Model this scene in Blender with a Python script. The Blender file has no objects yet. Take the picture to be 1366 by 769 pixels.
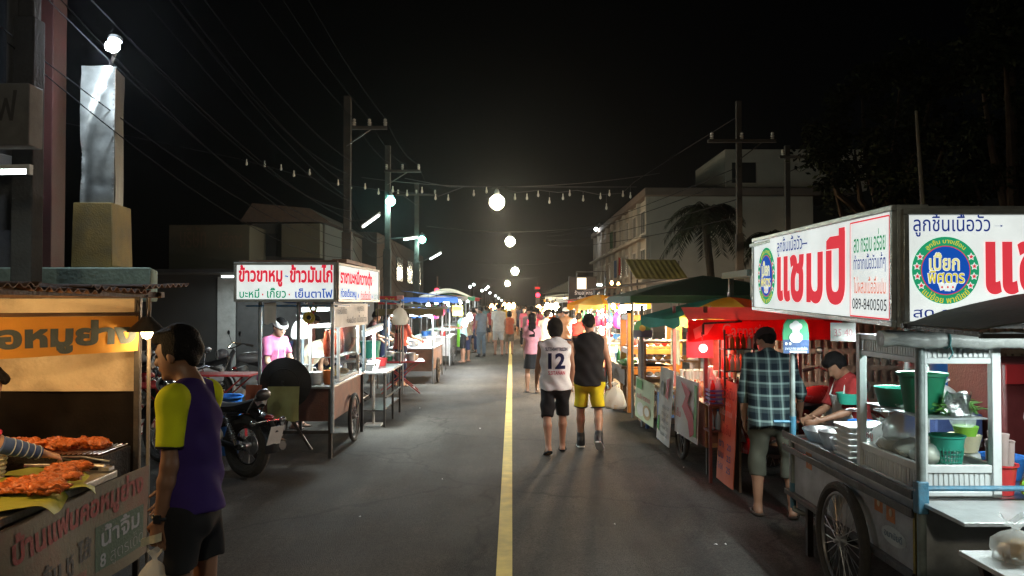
import bpy, bmesh, math, random
import numpy as np
from mathutils import Vector, Matrix, Euler, Quaternion
from mathutils.bvhtree import BVHTree
from mathutils.geometry import delaunay_2d_cdt
R = math.radians
random.seed(7)
rng = np.random.default_rng(7)
S = bpy.context.scene
COL = S.collection

# ------------------------------------------------------------------ camera, sky, exposure
FPX, CX, CY, HZ, CAMZ = 1052.0, 683.0, 384.5, 405.0, 1.78
PITCH = math.atan((HZ - CY) / FPX)
cam_data = bpy.data.cameras.new('camera')
cam_data.sensor_width = 36.0
cam_data.lens = FPX / 1366.0 * 36.0
cam_data.clip_end = 3000.0
cam = bpy.data.objects.new('camera', cam_data)
cam.location = (0, 0, CAMZ)
cam.rotation_euler = (R(90) + PITCH, 0, 0)
COL.objects.link(cam)
S.camera = cam

world = bpy.data.worlds.new('World')
S.world = world
world.use_nodes = True
wn = world.node_tree.nodes
sky = wn.new('ShaderNodeTexSky')
sky.sky_type = 'NISHITA'
sky.sun_disc = False
sky.sun_elevation = R(-6)
sky.sun_rotation = R(40)
world.node_tree.links.new(sky.outputs[0], wn['Background'].inputs[0])
wn['Background'].inputs[1].default_value = 0.028
sun_data = bpy.data.lights.new('sun', 'SUN')
sun_data.energy = 0.004
sun_data.angle = R(0.5)
sun_data.color = (0.8, 0.88, 1.0)
sun = bpy.data.objects.new('sun', sun_data)
sun.rotation_euler = (R(50), 0, R(40))
COL.objects.link(sun)

S.view_settings.view_transform = 'Standard'
S.view_settings.look = 'None'
S.view_settings.gamma = 1
S.view_settings.use_curve_mapping = False
S.view_settings.exposure = 0.0
S.render.engine = 'CYCLES'
S.cycles.use_denoising = True
S.cycles.max_bounces = 5
S.cycles.transparent_max_bounces = 24
S.cycles.sample_clamp_indirect = 4.0
S.cycles.caustics_reflective = False
S.cycles.caustics_refractive = False
S.cycles.use_light_tree = True

LM = 1.0
BOOST = 1.0
def lamp(loc, watts, color=(1, 1, 1), radius=0.05, parent=None, spot=None, aim=(0, 0, -1), name='lamp_light'):
    d = bpy.data.lights.new(name, 'SPOT' if spot else 'POINT')
    d.energy = watts * LM
    d.color = color
    d.shadow_soft_size = radius
    if spot:
        d.spot_size = R(spot)
        d.spot_blend = 0.6
    o = bpy.data.objects.new(name, d)
    o.location = Vector(loc) - (root_off(parent) if parent else Vector((0, 0, 0)))
    if spot:
        o.rotation_euler = Vector(aim).to_track_quat('-Z', 'Y').to_euler()
    COL.objects.link(o)
    if parent: o.parent = parent
    return o
def strip(p, q, watts, color, width=0.04, aim=(0, 0, -1), parent=None):
    """A fluorescent tube's own light: a long thin area lamp."""
    p, q = Vector(p), Vector(q)
    d = bpy.data.lights.new('tube_light', 'AREA')
    d.shape = 'RECTANGLE'; d.size = (q - p).length; d.size_y = width
    d.energy = watts * LM; d.color = color; d.spread = R(175)
    o = bpy.data.objects.new('tube_light', d)
    x = (q - p).normalized(); z = -Vector(aim).normalized(); y = z.cross(x).normalized(); z = x.cross(y)
    m = Matrix((x, y, z)).transposed().to_4x4()
    m.translation = (p + q) / 2 - (root_off(parent) if parent else Vector((0, 0, 0)))
    o.matrix_world = m
    COL.objects.link(o)
    if parent: o.parent = parent
    return o

def at(x, y, Y):
    """World point at depth Y seen at photo position x, y."""
    u, v = (x - CX) / FPX, (CY - y) / FPX
    d = Vector((u, math.cos(PITCH) - v * math.sin(PITCH), math.sin(PITCH) + v * math.cos(PITCH)))
    return Vector((0, 0, CAMZ)) + d * (Y / d.y)
def ground(x, y):
    p = at(x, y, 1.0); t = CAMZ / (CAMZ - p.z)
    return Vector((p.x * t, t, 0))

# ------------------------------------------------------------------ materials
MATS = {}
def M(name, col=(0.5, 0.5, 0.5), rough=0.6, metal=0.0, noise=0.12, scale=9.0, bump=0.08, bscale=60.0, dirt=0.0, dirtcol=(0.05, 0.04, 0.03), emit=0.0, emitcol=None, spec=0.5, sub=0.0, trans=0.0):
    if name in MATS: return MATS[name]
    m = bpy.data.materials.new(name); m.use_nodes = True
    nt = m.node_tree; b = nt.nodes['Principled BSDF']; L = nt.links.new
    b.inputs['Roughness'].default_value = rough
    b.inputs['Metallic'].default_value = metal
    b.inputs['Specular IOR Level'].default_value = spec
    if sub: 
        b.inputs['Subsurface Weight'].default_value = sub
        b.inputs['Subsurface Radius'].default_value = (0.012, 0.005, 0.003)
    c4 = (*col, 1)
    tc = nt.nodes.new('ShaderNodeTexCoord')
    src = None
    if noise:
        n = nt.nodes.new('ShaderNodeTexNoise'); n.inputs['Scale'].default_value = scale; n.inputs['Detail'].default_value = 6
        L(tc.outputs['Object'], n.inputs['Vector'])
        r = nt.nodes.new('ShaderNodeValToRGB')
        r.color_ramp.elements[0].position = 0.3; r.color_ramp.elements[1].position = 0.7
        r.color_ramp.elements[0].color = (*[c * (1 - noise) for c in col], 1)
        r.color_ramp.elements[1].color = (*[min(1, c * (1 + noise)) for c in col], 1)
        L(n.outputs['Fac'], r.inputs['Fac']); src = r.outputs['Color']
        rr = nt.nodes.new('ShaderNodeMapRange'); rr.inputs[3].default_value = max(0.02, rough - 0.12); rr.inputs[4].default_value = min(1, rough + 0.12)
        L(n.outputs['Fac'], rr.inputs[0]); L(rr.outputs[0], b.inputs['Roughness'])
    if dirt:
        n2 = nt.nodes.new('ShaderNodeTexNoise'); n2.inputs['Scale'].default_value = scale * 0.45; n2.inputs['Detail'].default_value = 10; n2.inputs['Roughness'].default_value = 0.7
        L(tc.outputs['Object'], n2.inputs['Vector'])
        r2 = nt.nodes.new('ShaderNodeValToRGB'); r2.color_ramp.elements[0].position = 0.48; r2.color_ramp.elements[1].position = 0.72
        r2.color_ramp.elements[0].color = (0, 0, 0, 1); r2.color_ramp.elements[1].color = (dirt, dirt, dirt, 1)
        L(n2.outputs['Fac'], r2.inputs['Fac'])
        mx = nt.nodes.new('ShaderNodeMix'); mx.data_type = 'RGBA'
        mx.inputs[7].default_value = (*dirtcol, 1)
        if src is None: mx.inputs[6].default_value = c4
        else: L(src, mx.inputs[6])
        L(r2.outputs['Color'], mx.inputs[0]); src = mx.outputs[2]
    if src is None: b.inputs['Base Color'].default_value = c4
    else: L(src, b.inputs['Base Color'])
    if bump:
        nb = nt.nodes.new('ShaderNodeTexNoise'); nb.inputs['Scale'].default_value = bscale; nb.inputs['Detail'].default_value = 4
        L(tc.outputs['Object'], nb.inputs['Vector'])
        bp = nt.nodes.new('ShaderNodeBump'); bp.inputs['Strength'].default_value = min(1, bump * 4); bp.inputs['Distance'].default_value = 0.01
        L(nb.outputs['Fac'], bp.inputs['Height']); L(bp.outputs['Normal'], b.inputs['Normal'])
    if emit:
        b.inputs['Emission Color'].default_value = (*(emitcol or col), 1)
        b.inputs['Emission Strength'].default_value = emit
    if trans: b.inputs['Transmission Weight'].default_value = trans
    MATS[name] = m
    return m
def glow(name, col, strength):
    if name in MATS: return MATS[name]
    m = bpy.data.materials.new(name); m.use_nodes = True
    b = m.node_tree.nodes['Principled BSDF']
    b.inputs['Base Color'].default_value = (*[min(.7, c * .6) for c in col], 1)
    b.inputs['Roughness'].default_value = 0.85; b.inputs['Specular IOR Level'].default_value = 0.05
    b.inputs['Emission Color'].default_value = (*col, 1)
    b.inputs['Emission Strength'].default_value = strength
    MATS[name] = m
    return m
def stained_uneven_glow(m, lo=.80, scale=2.2):  # noise dims the emission, as stains and as uneven tube light
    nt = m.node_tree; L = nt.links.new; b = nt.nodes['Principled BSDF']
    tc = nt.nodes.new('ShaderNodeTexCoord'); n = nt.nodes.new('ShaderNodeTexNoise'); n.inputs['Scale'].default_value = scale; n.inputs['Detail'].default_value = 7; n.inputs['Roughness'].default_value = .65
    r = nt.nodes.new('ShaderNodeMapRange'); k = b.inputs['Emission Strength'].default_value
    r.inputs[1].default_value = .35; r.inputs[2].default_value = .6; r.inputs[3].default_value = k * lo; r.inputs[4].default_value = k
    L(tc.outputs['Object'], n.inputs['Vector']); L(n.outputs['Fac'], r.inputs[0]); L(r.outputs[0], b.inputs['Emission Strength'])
def clear(name, tint=(0.95, 0.97, 0.97), alpha=0.12, rough=0.05, white=0.0, bump=0.0):
    """Thin see-through sheet: clear part, glossy reflection and a little milky diffuse."""
    if name in MATS: return MATS[name]
    m = bpy.data.materials.new(name); m.use_nodes = True
    nt = m.node_tree; L = nt.links.new; N = nt.nodes.new
    nt.nodes.remove(nt.nodes['Principled BSDF'])
    out = nt.nodes['Material Output']
    tr = N('ShaderNodeBsdfTransparent'); tr.inputs[0].default_value = (*tint, 1)
    gl = N('ShaderNodeBsdfGlossy'); gl.inputs['Roughness'].default_value = rough
    fr = N('ShaderNodeFresnel'); fr.inputs[0].default_value = 1.5
    ge = N('ShaderNodeNewGeometry'); iv = N('ShaderNodeMath'); iv.operation = 'SUBTRACT'; iv.inputs[0].default_value = 1; L(ge.outputs['Backfacing'], iv.inputs[1])
    mf = N('ShaderNodeMath'); mf.operation = 'MULTIPLY'; L(fr.outputs[0], mf.inputs[0]); L(iv.outputs[0], mf.inputs[1])
    m1 = N('ShaderNodeMixShader'); L(mf.outputs[0], m1.inputs[0]); L(tr.outputs[0], m1.inputs[1]); L(gl.outputs[0], m1.inputs[2])
    last = m1
    if white:
        tl = N('ShaderNodeBsdfTranslucent'); tl.inputs[0].default_value = (0.85, 0.87, 0.86, 1)
        df = N('ShaderNodeBsdfDiffuse'); df.inputs[0].default_value = (0.8, 0.82, 0.81, 1)
        m3 = N('ShaderNodeMixShader'); m3.inputs[0].default_value = 0.5; L(tl.outputs[0], m3.inputs[1]); L(df.outputs[0], m3.inputs[2])
        m2 = N('ShaderNodeMixShader'); m2.inputs[0].default_value = white
        L(m1.outputs[0], m2.inputs[1]); L(m3.outputs[0], m2.inputs[2]); last = m2
    if bump:
        tc = N('ShaderNodeTexCoord'); nb = N('ShaderNodeTexNoise'); nb.inputs['Scale'].default_value = 25; L(tc.outputs['Object'], nb.inputs['Vector'])
        bp = N('ShaderNodeBump'); bp.inputs['Strength'].default_value = bump; bp.inputs['Distance'].default_value = 0.02
        L(nb.outputs['Fac'], bp.inputs['Height']); L(bp.outputs[0], gl.inputs['Normal'])
    L(last.outputs[0], out.inputs['Surface'])
    MATS[name] = m
    return m

# ------------------------------------------------------------------ object helpers
OFF = {}
def root_off(o):
    while o.parent is not None: o = o.parent
    return OFF.get(o.name, Vector((0, 0, 0)))
def tag(o, label=None, cat=None, group=None, kind=None):
    if label: o['label'] = label
    if cat: o['category'] = cat
    if group: o['group'] = group
    if kind: o['kind'] = kind
    return o
def thing(name, label, cat, loc=(0, 0, 0), group=None, rz=0.0, local=False):
    """Empty at the base of a thing. Parts are written in world coordinates unless local."""
    o = bpy.data.objects.new(name, None)
    o.empty_display_size = 0.2
    COL.objects.link(o)
    o.location = loc; o.rotation_euler = (0, 0, rz)
    OFF[o.name] = Vector((0, 0, 0)) if local else Vector(loc)
    return tag(o, label, cat, group)
def dup(root, loc, rz=0.0, label=None, group=None):
    kids = {}
    for o in COL.objects:
        if o.parent: kids.setdefault(o.parent.name, []).append(o)
    def rec(src, par):
        c = src.copy(); COL.objects.link(c)
        if par: c.parent = par
        for ch in kids.get(src.name, []): rec(ch, c)
        return c
    r = rec(root, None)
    r.location = loc; r.rotation_euler = (0, 0, rz)
    if label: r['label'] = label
    if group: r['group'] = group
    return r

class MB:
    """Collects shapes into one mesh object."""
    def __init__(self): self.v, self.f, self.mi, self.cur = [], [], [], 0
    def add(self, vs, fs):
        n = len(self.v)
        self.v += [tuple(p) for p in vs]
        self.f += [tuple(i + n for i in f) for f in fs]
        self.mi += [self.cur] * len(fs)
        return self
    def slot(self, i): self.cur = i; return self
    def box(self, c, s, rz=0.0, rot=None):
        c = Vector(c); h = Vector(s) / 2
        m = rot if rot is not None else Matrix.Rotation(rz, 3, 'Z')
        vs = [c + m @ Vector((x * h.x, y * h.y, z * h.z)) for z in (-1, 1) for x, y in ((-1, -1), (1, -1), (1, 1), (-1, 1))]
        return self.add(vs, [(3, 2, 1, 0), (4, 5, 6, 7), (0, 1, 5, 4), (1, 2, 6, 5), (2, 3, 7, 6), (3, 0, 4, 7)])
    def bb(self, lo, hi):
        lo, hi = Vector(lo), Vector(hi)
        return self.box((lo + hi) / 2, hi - lo)
    def bar(self, p, q, w, h=None, up=(0, 0, 1)):
        p, q = Vector(p), Vector(q); h = h or w
        z = (q - p); l = z.length; z = z.normalized()
        u = Vector(up)
        if abs(z.dot(u)) > 0.95: u = Vector((1, 0, 0))
        x = z.cross(u).normalized(); y = x.cross(z)
        rot = Matrix((x, z, y)).transposed()
        return self.box((p + q) / 2, (w, l, h), rot=rot)
    def path(self, pts, r, n=8, cap=True):
        pts = [Vector(p) for p in pts]
        rs = r if isinstance(r, (list, tuple)) else [r] * len(pts)
        vs, fs = [], []
        t0 = (pts[1] - pts[0]).normalized()
        u = t0.orthogonal().normalized()
        for i, p in enumerate(pts):
            t = (pts[min(i + 1, len(pts) - 1)] - pts[max(i - 1, 0)])
            t = t.normalized() if t.length > 1e-9 else t0
            u = (u - t * u.dot(t))
            u = u.normalized() if u.length > 1e-6 else t.orthogonal().normalized()
            w = t.cross(u)
            for k in range(n):
                a = 2 * math.pi * k / n
                vs.append(p + (u * math.cos(a) + w * math.sin(a)) * rs[i])
        for i in range(len(pts) - 1):
            for k in range(n):
                a, b = i * n + k, i * n + (k + 1) % n
                fs.append((a, b, b + n, a + n))
        if cap:
            fs.append(tuple(range(n - 1, -1, -1)))
            fs.append(tuple(range((len(pts) - 1) * n, len(pts) * n)))
        return self.add(vs, fs)
    def tube(self, p, q, r, n=10, r2=None): return self.path([p, q], [r, r if r2 is None else r2], n)
    def ring(self, c, rad, r, axis=(0, 0, 1), n=28, m=8, a0=0.0, a1=2 * math.pi):
        c = Vector(c); z = Vector(axis).normalized(); x = z.orthogonal().normalized(); y = z.cross(x)
        full = abs(a1 - a0 - 2 * math.pi) < 1e-6
        pts = [c + (x * math.cos(a0 + (a1 - a0) * i / n) + y * math.sin(a0 + (a1 - a0) * i / n)) * rad for i in range(n if full else n + 1)]
        if not full: return self.path(pts, r, m)
        vs, fs = [], []
        for p in pts:
            o = (p - c).normalized()
            for k in range(m):
                b = 2 * math.pi * k / m
                vs.append(p + (o * math.cos(b) + z * math.sin(b)) * r)
        for i in range(n):
            for k in range(m):
                fs.append((i * m + k, ((i + 1) % n) * m + k, ((i + 1) % n) * m + (k + 1) % m, i * m + (k + 1) % m))
        return self.add(vs, fs)
    def lathe(self, prof, c=(0, 0, 0), axis=(0, 0, 1), n=20, sx=1.0, sy=1.0):
        """prof: (radius, height) pairs round the axis."""
        c = Vector(c); z = Vector(axis).normalized()
        if abs(z.z) > 0.999: x = Vector((1, 0, 0)) if z.z > 0 else Vector((-1, 0, 0))
        else: x = z.cross(Vector((0, 0, 1))).normalized()
        y = z.cross(x)
        vs, fs = [], []
        for r, h in prof:
            for k in range(n):
                a = 2 * math.pi * k / n
                vs.append(c + z * h + (x * math.cos(a) * sx + y * math.sin(a) * sy) * max(r, 1e-4))
        for i in range(len(prof) - 1):
            for k in range(n):
                a, b = i * n + k, i * n + (k + 1) % n
                fs.append((a, b, b + n, a + n))
        if prof[0][0] > 1e-3: fs.append(tuple(range(n - 1, -1, -1)))
        if prof[-1][0] > 1e-3: fs.append(tuple(range((len(prof) - 1) * n, len(prof) * n)))
        return self.add(vs, fs)
    def disc(self, c, r, th, axis=(0, 0, 1), n=24): return self.lathe([(r, 0), (r, th)], c, axis, n)
    def prism(self, poly, o, ax, ay, th):
        """Polygon poly (2D) in the plane o + ax*u + ay*v, given thickness th along the normal."""
        o, ax, ay = Vector(o), Vector(ax), Vector(ay)
        nrm = ax.cross(ay).normalized()
        n = len(poly)
        vs = [o + ax * u + ay * v for u, v in poly] + [o + ax * u + ay * v + nrm * th for u, v in poly]
        fs = [tuple(range(n - 1, -1, -1)), tuple(range(n, 2 * n))] + [(i, (i + 1) % n, (i + 1) % n + n, i + n) for i in range(n)]
        return self.add(vs, fs)
    def sheet(self, fn, nu, nv, th=0.0):
        """Cloth: fn(u, v) -> point, u and v in 0..1, thickened by th."""
        P = [[Vector(fn(i / nu, j / nv)) for j in range(nv + 1)] for i in range(nu + 1)]
        vs = [P[i][j] for i in range(nu + 1) for j in range(nv + 1)]
        idx = lambda i, j: i * (nv + 1) + j
        fs = [(idx(i, j), idx(i + 1, j), idx(i + 1, j + 1), idx(i, j + 1)) for i in range(nu) for j in range(nv)]
        if th:
            nrm = []
            for i in range(nu + 1):
                for j in range(nv + 1):
                    du = P[min(i + 1, nu)][j] - P[max(i - 1, 0)][j]
                    dv = P[i][min(j + 1, nv)] - P[i][max(j - 1, 0)]
                    nn = du.cross(dv)
                    nrm.append(nn.normalized() if nn.length > 1e-9 else Vector((0, 0, 1)))
            k = len(vs)
            vs = vs + [p - n * th for p, n in zip(vs, nrm)]
            fs = fs + [tuple(x + k for x in reversed(f)) for f in fs]
            rim = [idx(i, 0) for i in range(nu + 1)] + [idx(nu, j) for j in range(1, nv + 1)] + [idx(i, nv) for i in range(nu - 1, -1, -1)] + [idx(0, j) for j in range(nv - 1, 0, -1)]
            for a, b in zip(rim, rim[1:] + rim[:1]): fs.append((b, a, a + k, b + k))
        return self.add(vs, fs)
    def ball(self, c, r, n=12, m=8, rot=None, jitter=0.0, seed=0):
        r = Vector(r) if hasattr(r, '__len__') else Vector((r, r, r))
        c = Vector(c); rd = random.Random(seed)
        ph = [rd.uniform(0, 6.3) for _ in range(6)]
        vs, fs = [], []
        for j in range(m + 1):
            t = math.pi * j / m
            for i in range(n):
                a = 2 * math.pi * i / n
                d = Vector((math.sin(t) * math.cos(a), math.sin(t) * math.sin(a), math.cos(t)))
                k = 1 + jitter * (math.sin(3.1 * d.x + ph[0]) * math.cos(2.3 * d.y + ph[1]) + 0.6 * math.sin(6 * d.y + ph[2]) * math.cos(5 * d.z + ph[3]) + 0.4 * math.sin(9 * d.x + 7 * d.z + ph[4]))
                p = Vector((d.x * r.x, d.y * r.y, d.z * r.z)) * k
                if rot is not None: p = rot @ p
                vs.append(c + p)
        for j in range(m):
            for i in range(n):
                fs.append((j * n + i, (j + 1) * n + i, (j + 1) * n + (i + 1) % n, j * n + (i + 1) % n))
        return self.add(vs, fs)
    def build(self, name, mat, parent=None, bevel=0.0, smooth=35, label=None, cat=None, group=None, kind=None, loc=None):
        me = bpy.data.meshes.new(name)
        off = root_off(parent) if parent else (Vector(loc) if loc is not None else Vector((0, 0, 0)))
        me.from_pydata([Vector(p) - off for p in self.v], [], self.f)
        bm = bmesh.new(); bm.from_mesh(me)
        bmesh.ops.recalc_face_normals(bm, faces=bm.faces)
        bm.to_mesh(me); bm.free()
        ms = mat if isinstance(mat, (list, tuple)) else [mat]
        for m in ms: me.materials.append(m)
        if len(ms) > 1: me.polygons.foreach_set('material_index', self.mi)
        me.polygons.foreach_set('use_smooth', [True] * len(me.polygons))
        me.set_sharp_from_angle(angle=R(smooth))
        me.update()
        o = bpy.data.objects.new(name, me)
        COL.objects.link(o)
        if parent: o.parent = parent
        else: o.location = off; OFF[o.name] = off
        if bevel:
            b = o.modifiers.new('bevel', 'BEVEL'); b.width = bevel; b.segments = 2; b.limit_method = 'ANGLE'; b.angle_limit = R(40)
        return tag(o, label, cat, group, kind)

# ------------------------------------------------------------------ lettering
_TXT = {}
def text_outline(s, weight=0.0):
    key = (s, weight)
    if key in _TXT: return _TXT[key]
    cv = bpy.data.curves.new('lettering', 'FONT')
    cv.body = s; cv.fill_mode = 'NONE'; cv.resolution_u = 3
    o = bpy.data.objects.new('lettering', cv); COL.objects.link(o)
    bpy.context.view_layer.update()
    me = bpy.data.meshes.new_from_object(o.evaluated_get(bpy.context.evaluated_depsgraph_get()))
    vs = [(v.co.x, v.co.y) for v in me.vertices]
    nxt = {}
    for e in me.edges: nxt.setdefault(e.vertices[0], []).append(e.vertices[1]); nxt.setdefault(e.vertices[1], []).append(e.vertices[0])
    loops, seen = [], set()
    for i in range(len(vs)):
        if i in seen or i not in nxt: continue
        lp, cur, prev = [i], i, None
        seen.add(i)
        # walk in the direction of increasing index, which is the outline's own direction
        while True:
            c = [j for j in nxt[cur] if j not in seen]
            if not c: break
            j = min(c, key=lambda q: (q != cur + 1, q)); lp.append(j); seen.add(j); cur = j
        if len(lp) > 2: loops.append([vs[k] for k in lp])
    if weight and loops:                                  # bolder strokes: push every outline outward
        big = max((np.array(l) for l in loops), key=lambda a: abs(np.sum(a[:, 0] * np.roll(a[:, 1], -1) - a[:, 1] * np.roll(a[:, 0], -1))))
        sg = np.sign(np.sum(big[:, 0] * np.roll(big[:, 1], -1) - big[:, 1] * np.roll(big[:, 0], -1)))
        out = []
        for l in loops:
            a = np.array(l); keep = np.linalg.norm(a - np.roll(a, 1, 0), axis=1) > 1e-5; a = a[keep]
            if len(a) < 3: continue
            e = np.roll(a, -1, 0) - a; e /= np.linalg.norm(e, axis=1)[:, None]; n1 = np.stack([e[:, 1], -e[:, 0]], 1); n0 = np.roll(n1, 1, 0)
            m_ = n0 + n1; l2 = np.maximum((m_ ** 2).sum(1), .6); out.append([tuple(p) for p in a + sg * weight * .5 * 2 * m_ / l2[:, None]])
        loops = out
    bpy.data.objects.remove(o); bpy.data.curves.remove(cv); bpy.data.meshes.remove(me)
    _TXT[key] = loops
    return loops
def _winding(loops, px, py):
    w = np.zeros(len(px), int)
    for lp in loops:
        a = np.array(lp); b = np.roll(a, -1, 0)
        for (x0, y0), (x1, y1) in zip(a, b):
            if y0 == y1: continue
            up = (y0 <= py) & (y1 > py); dn = (y1 <= py) & (y0 > py)
            if not (up.any() or dn.any()): continue
            cr = (x1 - x0) * (py - y0) - (px - x0) * (y1 - y0)
            w += (up & (cr > 0)).astype(int) - (dn & (cr < 0)).astype(int)
    return w
def fill(loops, grid=0.0):
    pts, edges = [], []
    for lp in loops:
        n = len(pts); pts += [Vector(p) for p in lp]; edges += [(n + i, n + (i + 1) % len(lp)) for i in range(len(lp))]
    if grid:
        xs = [p.x for p in pts]; ys = [p.y for p in pts]
        for gx in np.arange(min(xs), max(xs), grid):
            for gy in np.arange(min(ys), max(ys), grid): pts.append(Vector((float(gx) + .0007, float(gy) + .0003)))
    v, e, f, _, _, _ = delaunay_2d_cdt(pts, edges, [], 0, 1e-6)
    c = np.array([((v[a] + v[b] + v[d]) / 3)[:] for a, b, d in (t[:3] for t in f)])
    w = _winding(loops, c[:, 0], c[:, 1])
    keep = [f[i] for i in range(len(f)) if w[i] != 0]
    used = sorted({i for t in keep for i in t}); mp = {i: k for k, i in enumerate(used)}
    return [v[i] for i in used], [tuple(mp[i] for i in t) for t in keep]
def letters(name, s, mat, o, ax, ay, width=None, height=None, weight=0.012, parent=None, lift=0.003, shear=0.0, grid=0.0, fn=None, align='L'):
    """Words laid flat on the plane o + ax*u + ay*v (ax, ay unit vectors), as a mesh."""
    loops = text_outline(s, weight)
    vs, fs = fill(loops, grid)
    xs = [p.x for p in vs]; ys = [p.y for p in vs]
    x0, x1, y0, y1 = min(xs), max(xs), min(ys), max(ys)
    kx = width / (x1 - x0) if width else None
    ky = height / (y1 - y0) if height else None
    kx = kx or ky; ky = ky or kx
    ax, ay, o = Vector(ax).normalized(), Vector(ay).normalized(), Vector(o)
    nrm = ax.cross(ay).normalized()
    sh = -(x1 - x0) * kx / 2 if align == 'C' else 0
    out = []
    for p in vs:
        u, v = (p.x - x0) * kx + sh, (p.y - y0) * ky
        u += shear * v
        out.append(fn(u, v) if fn else o + ax * u + ay * v + nrm * lift)
    mb = MB(); mb.add(out, fs)
    return mb.build(name, mat, parent)
def letters_into(mb, s, o, ax, ay, width=None, height=None, weight=0.012, lift=0.003, slot=0):
    vs, fs = fill(text_outline(s, weight))
    xs = [p.x for p in vs]; ys = [p.y for p in vs]
    x0, x1, y0, y1 = min(xs), max(xs), min(ys), max(ys)
    kx = width / (x1 - x0) if width else None
    ky = height / (y1 - y0) if height else None
    kx = kx or ky; ky = ky or kx
    ax, ay, o = Vector(ax).normalized(), Vector(ay).normalized(), Vector(o)
    nrm = ax.cross(ay).normalized()
    mb.slot(slot)
    return mb.add([o + ax * ((p.x - x0) * kx) + ay * ((p.y - y0) * ky) + nrm * lift for p in vs], fs)

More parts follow.
